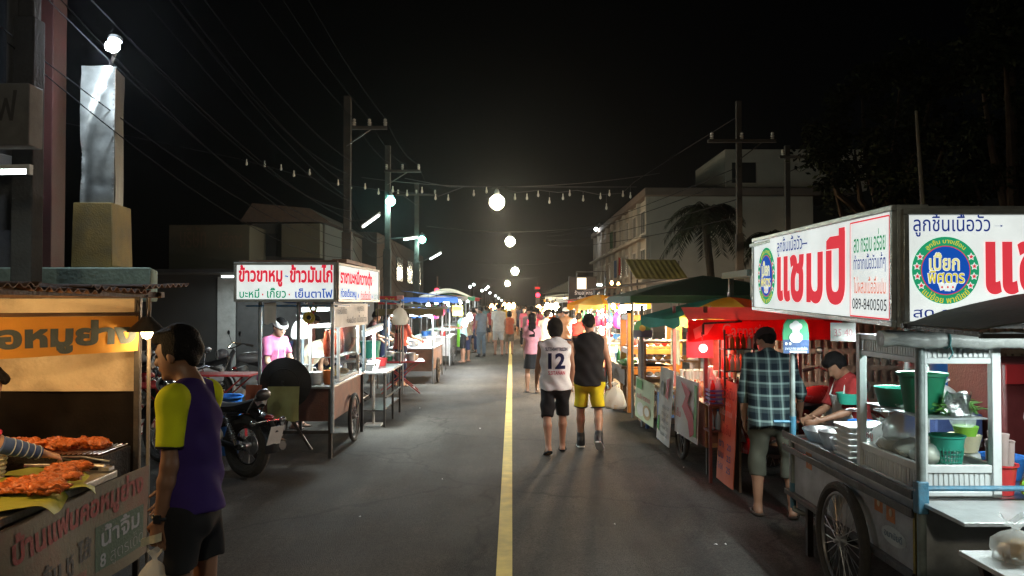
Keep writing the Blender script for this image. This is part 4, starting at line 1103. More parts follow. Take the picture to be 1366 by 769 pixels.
# ------------------------------------------------------------------ traffic lights far down the road
def traffic_light(p, label, extra=None):
    t = thing('traffic_light', label, 'traffic light', (p.x, p.y, 0), 'red traffic lights down the road')
    m = MB(); m.tube((p.x, p.y + .2, 0), (p.x, p.y + .2, p.z + .9), .06, 8); m.build('pole', DARKMET, t)
    m = MB(); m.bb((p.x - .17, p.y - .1, p.z - .85), (p.x + .17, p.y + .13, p.z + .25)); m.build('housing', BLACKPL, t, .03)
    m = MB(); m.disc((p.x, p.y - .125, p.z), .15, .02, (0, 1, 0)); m.build('red_lens', glow('red_signal_light', (1.0, .03, .06), 8), t)
    for k in (1, 2):
        m = MB(); m.disc((p.x, p.y - .12, p.z - .32 * k), .12, .015, (0, 1, 0)); m.build('dark_lens', M('unlit_lens', (.03, .03, .02), .2), t)
    if extra is not None:
        m = MB(); m.bb((extra.x - .22, p.y - .04, extra.z - .12), (extra.x + .22, p.y + .13, extra.z + .12)); m.build('countdown_box', BLACKPL, t)
        m = MB(); m.bb((extra.x - .16, p.y - .05, extra.z - .07), (extra.x + .16, p.y - .043, extra.z + .07)); m.build('countdown_display', glow('dim_red_display', (1, .05, .05), .45), t)
    lamp(p + Vector((0, -.5, 0)), 6, (1, .05, .05), .1, t)
traffic_light(at(717.5, 394, 55), 'red traffic light with a countdown box right of the road', at(717, 384.5, 55))
traffic_light(at(583, 388, 50), 'red traffic light above the left stalls')

# ------------------------------------------------------------------ small goods, used on many stalls
def bowl(loc, r, h, mat, label, group=None, name='bowl', cat='bowl', flare=1.35, n=24, th=.006, rim=True):
    m = MB(); rb = r / flare
    prof = [(rb * .2, th), (rb * .9, th), (rb, th + .004), (r - th, h), (r + (.006 if rim else 0), h + .004), (r + .004 if rim else r, h - .004), (rb + th, 0), (rb * .3, 0)]
    m.lathe([(0, th)] + prof + [(0, 0)], loc, n=n)
    return m.build(name, mat, None, label=label, cat=cat, group=group, loc=loc)
def bottle(loc, h, r, mat, capmat, label, group=None, name='bottle'):
    t = thing(name, label, 'bottle', loc, group)
    m = MB(); m.lathe([(0, 0), (r * .9, 0), (r, h * .03), (r, h * .55), (r * .85, h * .68), (r * .38, h * .82), (r * .36, h * .93), (0, h * .93)], loc, n=14); m.build('glass_body', mat, t)
    m = MB(); m.lathe([(r * .42, h * .92), (r * .42, h), (0, h)], loc, n=12); m.build('cap', capmat, t)
    return t
def bag(loc, h, w, mat, label, group=None, fill=None, knot=True, seed=0, d=.7, name='plastic_bag', fillh=.35):
    rd = random.Random(seed); ph = [rd.uniform(0, 6.3) for _ in range(8)]
    t = thing(name, label, 'plastic bag', loc, group)
    L = Vector(loc); m = MB(); n = 22
    prof = [(.02, 0), (.75, .02), (.98, .12), (1.0, .3), (.92, .5), (.72, .66), (.42, .77), (.14, .84), (.13, .87), (.30, .94), (.42, 1.0)] if knot else [(.02, 0), (.8, .02), (.95, .2), (1.0, .55), (1.0, .85), (1.05, 1.0)]
    vs, fs = [], []
    for j, (r, z) in enumerate(prof):
        for k in range(n):
            a = 6.283 * k / n
            rr = r * w / 2 * (1 + .09 * math.sin(3 * a + ph[0] + 4 * z) + .06 * math.sin(7 * a + ph[1] - 6 * z) + .04 * math.sin(11 * a + ph[2]))
            vs.append(L + Vector((rr * math.cos(a), rr * math.sin(a) * d, z * h + (.03 * h * math.sin(4 * a + ph[3]) if j == len(prof) - 1 else 0))))
    for j in range(len(prof) - 1):
        for k in range(n): fs.append((j * n + k, j * n + (k + 1) % n, (j + 1) * n + (k + 1) % n, (j + 1) * n + k))
    m.add(vs, fs); m.build('bag_film', mat, t)
    if fill:
        m = MB(); m.lathe([(0, .012 * h), (.36 * w, .03 * h), (.45 * w, .14 * h), (.45 * w, fillh * h), (.2 * w, (fillh + .06) * h), (0, (fillh + .05) * h)], loc, n=14, sy=d); m.build('contents', fill, t)
    return t
def meat(loc, size, mat, label, group, seed, name='grilled_meat', cat='grilled meat', rz=0):
    m = MB(); rm = Matrix.Rotation(rz, 3, 'Z'); m.ball(loc, size, 30, 16, rm, .30, seed); rq = random.Random(seed); ph = rq.uniform(0, 6)
    m.v = [(x, y, z + .007 * math.sin(70 * x + ph) * math.sin(63 * y + ph) + .005 * math.sin(130 * x - 90 * y + ph)) for x, y, z in m.v]
    for q in range(2): m.ball(Vector(loc) + rm @ Vector(((q - .5) * size[0], rq.uniform(-.5, .5) * size[1], .004)), (size[0] * .62, size[1] * .6, size[2] * .8), 20, 10, rm, .3, seed + 50 + q)
    return m.build(name, mat, None, label=label, cat=cat, group=group, loc=loc, smooth=50)
def sign_box(parent, p0, p1, z0, z1, th, frame, face, name='sign_box', lip=.03):
    p0, p1 = Vector((*p0[:2], p0[2] if len(p0) > 2 else 0)), Vector((*p1[:2], p1[2] if len(p1) > 2 else 0)); ax = (p1 - p0); W = ax.length; ax = ax.normalized(); nr = ax.cross(Vector((0, 0, 1))).normalized(); ay = nr.cross(ax)
    o = p0 + Vector((0, 0, z0)); H = z1 - z0
    m = MB()
    m.prism([(0, 0), (W, 0), (W, H), (0, H)], o - nr * th, ax, ay, th - .012)
    for (a, b, c, d) in ((0, 0, W, lip), (0, H - lip, W, H), (0, lip + .001, lip, H - lip - .001), (W - lip, lip + .001, W, H - lip - .001)):
        m.prism([(a, b), (c, b), (c, d), (a, d)], o - nr * .012, ax, ay, .022)
    s = m.build(name, frame, parent, .004)
    m = MB(); m.prism([(lip + .002, lip + .002), (W - lip - .002, lip + .002), (W - lip - .002, H - lip - .002), (lip + .002, H - lip - .002)], o - nr * .0115, ax, ay, .008)
    m.build('sign_face', face, s)
    def put(text, u0, u1, v0, v1, mat, weight=.014, shear=0):
        return letters('lettering', text, mat, o + ax * W * u0 + ay * H * v0, ax, ay, W * (u1 - u0), H * (v1 - v0), weight, s, .001, shear)
    put.o, put.ax, put.ay, put.W, put.H, put.s, put.n = o, ax, ay, W, H, s, nr
    return put
def board(parent, p0, p1, z0, z1, th, mat, name='board', tilt=0.0):
    """A thin printed board; tilt moves its foot out along the face normal."""
    p0, p1 = Vector((*p0[:2], 0)), Vector((*p1[:2], 0)); ax = (p1 - p0); W = ax.length; ax = ax.normalized(); nr = ax.cross(Vector((0, 0, 1)))
    o = p0 + Vector((0, 0, z0)) + nr * tilt; ay = Vector((0, 0, z1 - z0)) - nr * tilt; H = ay.length; ay = ay.normalized()
    n2 = ax.cross(ay)
    m = MB(); m.sheet(lambda u, v: o + ax * W * u + ay * H * v + n2 * (.008 * math.sin(5 * v + 2 * u) * math.sin(3 * u)), 10, 12, th); s = m.build(name, mat, parent)
    def put(text, u0, u1, v0, v1, mat_, weight=.014, nm='lettering'):
        return letters(nm, text, mat_, o, ax, ay, W * (u1 - u0), H * (v1 - v0), weight, s if parent else s, fn=lambda a, b: o + ax * (W * u0 + a) + ay * (H * v0 + b) + n2 * (.011), grid=0)
    def shape(poly, mat_, nm='printed_shape', lift=.0105):
        mm = MB(); mm.prism([(a * W, b * H) for a, b in poly], o + n2 * lift, ax, ay, .001); return mm.build(nm, mat_, s)
    put.shape = shape; put.s = s; put.o, put.ax, put.ay, put.W, put.H, put.n = o, ax, ay, W, H, n2
    return put
def circle_poly(cx, cy, rx, ry, n=36): return [(cx + rx * math.cos(6.2832 * k / n), cy + ry * math.sin(6.2832 * k / n)) for k in range(n)]
def translucent(name, col, mixv=.5):
    if name in MATS: return MATS[name]
    m = M(name, col, .7, noise=.12, scale=5, bump=.05, bscale=40)
    nt = m.node_tree; L = nt.links.new; b = nt.nodes['Principled BSDF']
    tl = nt.nodes.new('ShaderNodeBsdfTranslucent'); mx = nt.nodes.new('ShaderNodeMixShader'); mx.inputs[0].default_value = mixv
    if b.inputs['Base Color'].is_linked: L(b.inputs['Base Color'].links[0].from_socket, tl.inputs[0])
    L(b.outputs[0], mx.inputs[1]); L(tl.outputs[0], mx.inputs[2]); L(mx.outputs[0], nt.nodes['Material Output'].inputs['Surface'])
    return m
def hang_bulb(p, top, label, watts, col, group=None, r=.035, mat=None, shade=False, soft=.04):
    p = Vector(p)
    t = thing('hanging_bulb', label, 'light bulb', p, group)
    m = MB(); m.lathe([(0, -r * 1.1), (r * .7, -r * .8), (r, 0), (r * .75, r * .75), (r * .4, r * 1.3), (r * .38, r * 1.7)], p, n=14); m.build('bulb', mat or WARMGLOW, t)
    m = MB(); m.lathe([(r * .5, r * 1.5), (r * .5, r * 2.6), (.006, r * 2.8)], p, n=10); m.tube(p + Vector((0, 0, r * 2.7)), (p.x, p.y, max(top, p.z + r * 3)), .005, 6); m.build('cord', BLACKPL, t)
    if shade:
        m = MB(); m.lathe([(.03, r * 2.8), (.045, r * 2.2), (.115, r * .3), (.113, r * .25), (.04, r * 2.0)], p, n=20); m.build('lamp_shade', M('dark_lampshade', (.05, .045, .04), .5, .5, noise=.2), t)
    lamp(p + Vector((0, 0, -r * 1.6)), watts * BOOST, col, soft, t)
    return t
def wheel(parent, c, r, axis, spokes=18, tyre=.022, rimmat=None, hubw=.06):
    c = Vector(c); m = MB(); m.ring(c, r - tyre, tyre, axis, 40, 10); w = m.build('wheel', RUBBER, parent)
    m = MB(); m.ring(c, r - tyre * 2.2, .011, axis, 36, 6); m.build('rim', rimmat or STEEL, w)
    z = Vector(axis).normalized(); x = z.orthogonal().normalized(); y = z.cross(x)
    m = MB()
    for k in range(spokes):
        a = 6.283 * k / spokes; b = a + (.35 if k % 2 else -.35); sg = 1 if k % 2 else -1
        m.tube(c + z * sg * hubw * .4 + (x * math.cos(b) + y * math.sin(b)) * .025, c + (x * math.cos(a) + y * math.sin(a)) * (r - tyre * 2.2), .0028, 5)
    m.build('spokes', STEEL, w)
    m = MB(); m.lathe([(0, -hubw), (.012, -hubw), (.012, -hubw * .5), (.03, -hubw * .45), (.03, hubw * .45), (.012, hubw * .5), (.012, hubw), (0, hubw)], c, axis, 14); m.build('hub', STEEL, w)
    return w

# ------------------------------------------------------------------ grill stall, left foreground
CHAR = M('charred_iron', (.022, .019, .017), .8, .3, noise=.4, scale=15, bump=.3, bscale=60)
RUST = M('rusty_tin', (.17, .085, .045), .75, .35, noise=.4, scale=9, bump=.15, bscale=40, dirt=.6, dirtcol=(.05, .035, .03))
t = thing('grill_stall', 'low grill stall with rusty tin roof and banana leaf counter at the left edge', 'food stall', (-2.8, 4.1, 0))
for x, y in ((-2.335, 4.93), (-2.335, 3.05), (-3.75, 4.93), (-3.75, 3.05)): m = MB(); m.bb((x - .018, y - .018, 0), (x + .018, y + .018, 1.83)); m.build('post', DARKMET, t, .004)
m = MB(); m.bb((-3.75, 4.91, .42), (-2.32, 4.95, .46)); m.bb((-2.36, 3.07, .42), (-2.32, 4.909, .46)); m.build('lower_rail', DARKMET, t, .004)
m = MB(); m.tube((-2.285, 4.97, 0), (-2.285, 4.97, 1.82), .012); m.build('conduit', M('pale_pipe', (.20, .18, .15), .5, noise=.1), t)
m = MB(); m.bb((-2.76, 3.1, .79), (-2.25, 4.52, .83)); m.build('counter', M('counter_sheet', (.30, .29, .26), .4, .7, noise=.2, dirt=.5), t, .006)
m = MB(); m.bb((-2.72, 3.15, .1), (-2.30, 4.50, .785)); m.build('cabinet', DARKWOOD, t)
def roofs(k):
    y0, y1 = 2.95 + .55 * k, 3.62 + .55 * k
    m = MB(); m.sheet(lambda u, v: Vector((-3.95 + 1.79 * u, y0 + (y1 - y0) * v, 1.862 + .012 * k + .028 * math.sin(8 * u + 2 * k) * v + .011 * math.sin(v * 52) - .02 * u)), 24, 40, .006)
    m.build('roof_sheet', RUST, t, smooth=60)
for k in range(4): roofs(k)
m = MB(); m.bar((-2.24, 2.95, 1.835), (-2.24, 5.05, 1.835), .03, .035); m.bar((-3.75, 4.96, 1.832), (-2.2, 4.96, 1.832), .03, .035); m.bar((-3.75, 3.0, 1.832), (-2.2, 3.0, 1.832), .03, .03); m.build('roof_beam', DARKWOOD, t)
m = MB(); m.sheet(lambda u, v: Vector((-3.75 + 1.39 * u, 5.0 + .01 * math.sin(7 * u + 3 * v), 1.225 + .585 * v)), 14, 8, .008); m.build('smoke_screen', M('sooty_cream_sheet', (.58, .50, .36), .7, noise=.18, scale=3, bump=.1, dirt=.75, dirtcol=(.13, .085, .05)), t)
m = MB(); m.bb((-3.75, 5.012, .4), (-2.36, 5.03, 1.222)); m.build('dark_backing', M('soot_black', (.012, .010, .009), .95, noise=.3, scale=6, bump=.05, spec=.05), t)
# firebox with its grating
t = thing('charcoal_grill', 'black charcoal grill trough behind the banana leaf counter', 'grill', (-3.0, 4.74, .46))
m = MB(); m.bb((-3.6, 4.55, .463), (-2.36, 4.57, .90)); m.bb((-3.6, 4.88, .463), (-2.36, 4.90, .90)); m.bb((-3.6, 4.572, .463), (-3.58, 4.878, .90)); m.bb((-2.38, 4.572, .463), (-2.36, 4.878, .90)); m.bb((-3.578, 4.572, .70), (-2.382, 4.878, .74)); m.build('trough', CHAR, t, .004)
m = MB()
for k in range(42): m.tube((-3.59 + .0295 * k, 4.555, .912), (-3.59 + .0295 * k, 4.895, .912), .004, 6)
m.build('grating', STEEL, t)
m = MB(); rd = random.Random(1)
for k in range(70): m.ball((rd.uniform(-3.55, -2.41), rd.uniform(4.6, 4.86), .755), (rd.uniform(.02, .035),) * 3, 6, 4, None, .2, k)
m.build('embers', M('glowing_charcoal', (.03, .02, .015), .9, noise=.4, scale=25, emit=.9, emitcol=(1, .16, .02)), t)
MEAT = M('grilled_pork', (.46, .11, .02), .28, noise=.6, scale=26, bump=.3, bscale=55, dirt=.85, dirtcol=(.10, .02, .008))
rd = random.Random(4); k = 0
for x in np.linspace(-3.1, -2.46, 8):
    k += 1; meat((float(x), 4.71 + rd.uniform(-.06, .07), .945), (rd.uniform(.075, .10), rd.uniform(.05, .075), .028), MEAT, 'slab of marinated pork browning on the charcoal grill', 'pork slabs on the charcoal grill', k, rz=rd.uniform(-.6, .6))
LEAFM = M('banana_leaf', (.26, .29, .04), .5, noise=.22, scale=5, bump=.15, bscale=18, dirt=.35, dirtcol=(.30, .26, .06), spec=.3)
for k, (x0, y0, x1, y1, w, lift, lab) in enumerate(((-2.79, 3.9, -2.22, 4.22, .46, 0, 'wide banana leaf laid across the counter nearest the steel rail'), (-2.79, 3.6, -2.17, 3.82, .46, .006, 'front banana leaf drooping over the counter edge under the meat'), (-2.78, 4.33, -2.42, 4.44, .2, .003, 'narrow banana leaf behind the others along the grill'))):
    a, b = Vector((x0, y0, 0)), Vector((x1, y1, 0)); d = (b - a); s_ = Vector((-d.y, d.x, 0)).normalized()
    def lf(u, v):
        p = a + d * u + s_ * (v - .5) * w * (1 - .25 * (u * 2 - 1) ** 4) * 1.0
        return Vector((p.x, p.y, .838 + lift + .010 * abs(v - .5) * 2 + .006 * math.sin(9 * u + 5 * v) - (.05 * max(0, (u - .90) / .1) ** 2 if k < 2 else 0)))
    m = MB(); m.sheet(lf, 30, 10, .002); m.build('banana_leaf', LEAFM, None, label=lab, cat='banana leaf', group='banana leaves on the counter', loc=(a.x, a.y, .835))
for k, (x, y, sx, sy, rz) in enumerate(((at(30, 648, 3.95).x, 3.95, .10, .055, .2), (at(75, 632, 4.1).x, 4.1, .10, .06, .5), (at(58, 640, 4.05).x, 4.02, .09, .055, -.2), (at(85, 618, 4.3).x, 4.27, .075, .05, .3), (at(98, 608, 4.4).x, 4.38, .09, .045, .4), (at(12, 655, 3.85).x, 3.87, .11, .06, .1), (at(62, 655, 3.85).x, 3.86, .09, .05, .6))):
    meat((x, y, .878), (sx, sy, .026), MEAT, 'orange grilled pork neck resting on the banana leaves', 'grilled pork on the banana leaves', 40 + k, rz=rz)
m = MB(); m.path([(-2.75, 4.47, .862), (-2.30, 4.47, .862)], .012, 8); m.bb((-2.32, 4.44, .84), (-2.26, 4.50, .858)); m.build('steel_rail', STEEL, None, label='short steel rail along the counter edge by the grill', cat='rail', loc=(-2.5, 4.47, .84))
BAS = M('pale_basket', (.62, .55, .36), .7, noise=.2, scale=30, bump=.3, bscale=80)
p = at(-14, 622, 4.2); m = MB()
for k in range(9): m.ring((p.x, p.y, .858 + .024 * k), .06 + .003 * k, .0115, n=20, m=6)
m.build('wicker_basket', BAS, None, label='pale woven basket on the counter at the left edge', cat='basket', loc=(p.x, p.y, .846))
# hanging banner, yellow, with the stall's words
BANN = translucent('yellow_banner', (.70, .40, .08), .5)
A, B = Vector((-3.05, 3.99, 0)), Vector((-2.30, 4.86, 0)); d = (B - A).normalized(); W = (B - A).length; nb = d.cross(Vector((0, 0, 1)))
def bn(u, v): return A + d * W * u + Vector((0, 0, 1.47 + .018 * u + (.235 - .02 * u) * v)) + nb * (.010 * math.sin(6 * u + 3 * v) * math.sin(3 * v) + .006 * math.sin(17 * u))
t = thing('shop_banner', 'yellow cloth banner with dark lettering hung under the grill stall roof', 'banner', (-2.68, 4.4, 1.47))
m = MB(); m.sheet(bn, 30, 6, .003); m.build('cloth', BANN, t)
m = MB(); m.path([bn(k / 12, 1.0) + Vector((0, 0, .012)) for k in range(13)], .011, 6); m.build('rod', DARKWOOD, t)
u0, u1 = .22, .985
letters('lettering', 'คอหมูย่าง', M('banner_navy', (.055, .075, .085), .8, noise=.1), (0, 0, 0), (1, 0, 0), (0, 0, 1), W * (u1 - u0), .205, .10, t, grid=.12, fn=lambda a, b: bn(u0 + a / W, .035 + b / .235) + nb * .003)
m = MB(); m.path([bn(.99, .98), (-2.335, 4.91, 1.80)], .004, 5); m.path([bn(.01, .98), (-3.1, 4.0, 1.86)], .004, 5); m.build('cord', BLACKPL, t)
hang_bulb((-3.05, 4.52, 1.665), 1.83, 'bare warm bulb behind the yellow banner under the tin roof', 12, (1, .60, .24), soft=.04)
hang_bulb((-2.22, 4.80, 1.60), 1.83, 'warm bulb under a dark cone shade at the grill stall corner', 7, (1, .62, .28), shade=True)
hang_bulb((-2.66, 3.52, 1.70), 1.83, 'bare warm bulb over the banana leaf counter left of the banner', 34, (1, .60, .24))
# lower printed banner on the counter front
PRN = M('faded_print_banner', (.13, .115, .075), .7, noise=.3, scale=3, bump=.05, dirt=.85, dirtcol=(.20, .05, .03))
t = thing('counter_banner', 'faded printed banner hung on the grill stall counter front', 'banner', (-2.22, 4.2, .3))
def cb(u, v): return Vector((-2.235 + .012 * math.sin(5 * u + 2 * v) + .02 * (1 - v) * math.sin(9 * u), 3.42 + 1.44 * u, .26 + .53 * v))
m = MB(); m.sheet(cb, 24, 10, .003); m.build('cloth', PRN, t)
def cbt(s_, u0, u1, v0, v1, mt, w=.06):
    letters('lettering', s_, mt, (0, 0, 0), (1, 0, 0), (0, 0, 1), u1 - u0, v1 - v0, w, t, grid=.3, fn=lambda a, b: cb(u0 + a, v0 + b + .10 * (a) / 1.2) + Vector((.004, 0, 0)))
RDL = M('print_dark_red', (.24, .03, .03), .7); WHL = M('print_pale_grey', (.24, .26, .28), .7); DKL = M('print_dark', (.035, .04, .045), .7); BLL = M('print_slate_blue', (.10, .16, .22), .7); GRL = M('print_green', (.035, .08, .05), .7)
m = MB(); m.sheet(lambda u, v: cb(.60 + .36 * u, .12 + .46 * v) + Vector((.002, 0, 0)), 8, 6); m.build('green_panel', GRL, t)
m = MB(); m.sheet(lambda u, v: cb(.14 + .40 * u, .02 + .20 * v) + Vector((.002, 0, 0)), 8, 6); m.build('dark_panel', M('print_meat_brown', (.16, .07, .05), .7, noise=.4, scale=12), t)
cbt('บ้านแฟนคอหมูย่าง', .07, .95, .58, .92, RDL, .07); cbt('ย่างลิ้น หู ไส้', .06, .57, .22, .50, DKL, .05); cbt('น้ำจิ้ม', .64, .92, .34, .56, WHL, .04); cbt('8 สูตรเด็ด', .63, .95, .10, .30, WHL, .04)

# ------------------------------------------------------------------ motorbikes
CHROME = M('chrome', (.75, .76, .77), .18, 1.0, noise=.05, bump=0)
def motorbike(label, loc, rz, paint, cruiser=True, group=None, front_only=False):
    t = thing('motorbike', label, 'motorbike', loc, group, R(rz), local=True)
    r = .325 if cruiser else .28; wb = 1.42 if cruiser else 1.22; tw = .062 if cruiser else .04
    for x, nm in ((0, 'rear'), (wb, 'front')):
        w = wheel(t, (x, 0, r), r, (0, 1, 0), 10 if cruiser else 20, tw if x == 0 else tw * .75, M('dark_alloy', (.05, .05, .05), .4, .8, bump=0), .08)
        m = MB(); m.disc((x, -.06, r), .10, .01, (0, 1, 0)); m.build('brake_disc', STEEL, w)
    BL = M('black_frame_paint', (.015, .015, .017), .35, .2, noise=.1, bump=0)
    m = MB()
    for sg in (-1, 1):
        m.path([(0, sg * .10, r), (.35, sg * .11, r + .05), (.60, sg * .08, .30), (1.0, sg * .06, .34), (wb - .38, 0, .74)], .022, 8)
        m.path([(.02, sg * .10, .66), (.45, sg * .08, .63), (wb - .42, 0, .80)], .020, 8)
    m.build('frame', BL, t)
    m = MB()
    for sg in (-1, 1):
        z0 = Vector((.02, sg * .125, r + .02)); z1 = Vector((.20, sg * .12, .66)); dd = z1 - z0
        m.tube(z0, z1, .016)
        for k in range(9): m.ring(z0 + dd * (.2 + .075 * k), .026, .006, dd, 12, 5)
    m.build('shock_absorber', CHROME, t)
    m = MB()
    for sg in (-1, 1): m.path([(wb, sg * .085, r), (wb - .20, sg * .085, .84)], .022, 10)
    m.build('fork', CHROME, t)
    m = MB(); m.path([(wb - .52, .36, 1.03), (wb - .36, .30, 1.07), (wb - .22, .12, .98), (wb - .22, -.12, .98), (wb - .36, -.30, 1.07), (wb - .52, -.36, 1.03)], .013, 8); h = m.build('handlebar', CHROME, t)
    m = MB()
    for sg in (-1, 1): m.tube((wb - .41, sg * .325, 1.06), (wb - .53, sg * .365, 1.03), .02)
    m.build('grip', RUBBER, h)
    for sg in (-1, 1):
        m = MB(); m.path([(wb - .34, sg * .28, 1.07), (wb - .30, sg * .33, 1.22)], .006, 6); m.ball((wb - .30, sg * .35, 1.25), (.02, .065, .042), 12, 8); m.build('mirror', BL, t)
    m = MB(); m.ball((wb - .10, 0, .88), (.11, .10, .10), 16, 10); hl = m.build('headlight', paint if not cruiser else CHROME, t)
    m = MB(); m.disc((wb - .01, 0, .88), .08, .012, (1, 0, 0)); m.build('lens', M('lamp_lens', (.6, .6, .58), .1, noise=0, bump=0), hl)
    F = MB(); F.ball((wb - .62, 0, .80), (.27, .14, .11), 20, 12); F.build('fuel_tank', paint, t)
    m = MB(); m.sheet(lambda u, v: Vector((-.20 + .88 * u, (v - .5) * (.26 - .06 * u) * (1 - .3 * (1 - u) ** 3), .74 + .06 * (1 - u) ** 2 - .05 * math.sin(u * 3.1) + .045 * math.cos((v - .5) * 2.6))), 20, 10, .08); m.build('seat', M('seat_vinyl', (.02, .02, .022), .4, noise=.15, bump=.05), t)
    if cruiser:
        m = MB(); m.ball((-.24, 0, .86), (.03, .09, .06), 14, 10); bk = m.build('backrest', MATS['seat_vinyl'], t)
        m = MB(); m.path([(-.10, .09, .68), (-.23, .08, .86), (-.23, -.08, .86), (-.10, -.09, .68)], .010, 8); m.build('sissy_bar', CHROME, bk)
    def fender(x, a0, a1, wd, nm):
        m = MB(); m.sheet(lambda u, v: Vector((x + math.cos(a0 + (a1 - a0) * u) * (r + .045 + .02 * math.cos((v - .5) * 3)), (v - .5) * wd, r + math.sin(a0 + (a1 - a0) * u) * (r + .045 + .02 * math.cos((v - .5) * 3)))), 18, 6, .008); m.build(nm, paint, t)
    fender(0, R(25), R(185), .17, 'rear_fender'); fender(wb, R(20), R(165), .12, 'front_fender')
    m = MB(); m.ball((-.33, 0, .64), (.04, .055, .03), 12, 8); m.build('tail_light', M('red_lens', (.22, .01, .01), .2, noise=0, bump=0), t)
    m = MB()
    for sg in (-1, 1): m.tube((-.28, 0, .60), (-.30, sg * .17, .60), .008); m.ball((-.31, sg * .19, .60), (.035, .035, .03), 10, 8)
    m.build('turn_signal', CHROME, t)
    m = MB(); m.prism([(-.085, -.10), (.085, -.10), (.085, .10), (-.085, .10)], (-.42, 0, .47), (0, -1, 0), (-.35, 0, .94), .004); pl = m.build('number_plate', M('plate_white', (.7, .7, .68), .5, noise=.08), t)
    m = MB(); m.path([(-.36, 0, .60), (-.435, 0, .50)], .02, 6); m.build('plate_bracket', BL, pl)
    m = MB(); m.ball((.62, 0, .36), (.19, .13, .15), 16, 10); m.lathe([(.09, 0), (.10, .04), (.09, .06), (.10, .1), (.09, .12), (.10, .16), (.08, .22)], (.72, 0, .44), (.3, 0, 1), 14); m.build('engine', GREYPAINT, t)
    m = MB(); m.path([(.72, -.14, .30), (.45, -.17, .24), (.05, -.19, .27), (-.30, -.20, .33)], [.022, .03, .042, .048], 12); m.build('exhaust', MATS['dark_alloy'], t)
    m = MB(); m.path([(.45, .12, .30), (.42, .22, .02)], .011, 6); m.build('kickstand', BL, t)
    if not cruiser:
        m = MB(); m.sheet(lambda u, v: Vector((wb - .30 + .10 * math.sin(v * 3), (u - .5) * (.42 - .16 * v), .36 + .56 * v + .05 * math.cos((u - .5) * 3))), 12, 12, .015); m.build('leg_shield', paint, t)
        m = MB(); m.bb((-.16, -.13, .42), (.40, .13, .68)); m.build('side_cover', paint, t, .04)
    return t
p = ground(318, 645)
motorbike('black cruiser motorbike parked tail out with a white number plate, beside the noodle cart', (p.x, p.y + .25, 0), 148, M('black_gloss_paint', (.014, .014, .016), .18, noise=.05, bump=0), True, 'motorbikes parked on the left')
sc = [('white scooter parked behind the red tables on the left', (-5.2, 13.8), 200, (.55, .55, .56)), ('dark red scooter parked at the far left behind the purple shirted man', (-5.9, 12.6), 170, (.25, .02, .02)), ('grey scooter parked behind the pink shirted vendor', (-4.2, 14.6), 215, (.18, .18, .19)), ('black scooter parked near the wall left of the noodle cart', (-6.6, 14.2), 190, (.02, .02, .022)), ('blue scooter parked beyond the noodle cart', (-3.9, 16.8), 160, (.03, .06, .16))]
for lab, (x, y), rz, c in sc: motorbike(lab, (x, y, 0), rz, M('scooter_paint_%d' % int(c[0] * 99 + c[2] * 7), c, .25, noise=.05, bump=0), False, 'motorbikes parked on the left')

# ------------------------------------------------------------------ noodle cart, left
BOOST = 1.45
t = thing('noodle_cart', 'noodle cart under the lit white box sign with red and blue Thai lettering', 'food cart', (-2.5, 10, 0))
CT = M('cart_steel', (.40, .40, .40), .42, .8, noise=.2, scale=8, bump=.05, dirt=.6, dirtcol=(.12, .09, .07))
m = MB(); m.bb((-2.98, 9.05, .80), (-2.06, 11.1, .83)); m.build('counter', CT, t, .006)
m = MB(); m.bb((-2.95, 9.25, .40), (-2.10, 11.05, .797)); m.build('cart_body', M('rusty_red_panel', (.20, .085, .06), .7, .2, noise=.3, scale=5, bump=.1, dirt=.7, dirtcol=(.10, .09, .085)), t, .01)
for x in (-2.94, -2.09):
    for y in (9.1, 11.0): m = MB(); m.bar((x, y, 0), (x, y, .797), .04); m.build('leg', DARKMET, t)
m = MB(); m.bar((-2.93, 9.1, .30), (-2.10, 9.1, .30), .035); m.bar((-2.75, 9.08, .78), (-2.30, 9.08, .1), .03); m.build('brace', DARKMET, t)
for x, y in ((-2.90, 9.09), (-2.055, 9.04), (-2.45, 9.06), (-2.07, 11.05), (-2.93, 11.05)):
    m = MB(); m.tube((x, y, .833 if x != -2.055 else .3), (x, y, 1.795), .022, 10); m.build('post', M('blue_grey_post', (.30, .36, .40), .45, .5, noise=.2, scale=12, dirt=.5), t)
for y in (9.8,): wheel(t, (-2.045, 10.25, .31), .31, (1, 0, 0), 18, .024); wheel(t, (-3.0, 10.25, .31), .31, (1, 0, 0), 18, .024)
RED = lit('lit_red_letter', (.85, .025, .06), .72); GRN = lit('lit_green_letter', (.0, .33, .17), .7); BLU = lit('lit_blue_letter', (.02, .10, .50), .7); RED2 = lit('lit_pale_red_letter', (.72, .08, .10), .7)
FR = M('sign_frame_grey', (.40, .42, .40), .5, .4, noise=.15, dirt=.5)
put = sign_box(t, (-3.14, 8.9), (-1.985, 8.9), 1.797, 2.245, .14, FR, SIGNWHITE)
put('ข้าวขาหมู', .045, .475, .38, .93, RED, .075); put('~', .50, .53, .62, .67, BLU); put('ข้าวมันไก่', .545, .965, .48, .94, RED, .075)
put('บะหมี่', .055, .25, .10, .34, GRN, .035); put('•', .275, .29, .16, .21, RED2); put('เกี๊ยว', .325, .51, .10, .36, GRN, .035); put('•', .535, .55, .16, .21, RED2); put('เย็นตาโฟ', .60, .965, .10, .34, BLU, .035)
put = sign_box(t, (-1.97, 8.92), (-1.86, 11.03), 1.797, 2.245, .13, FR, SIGNWHITE)
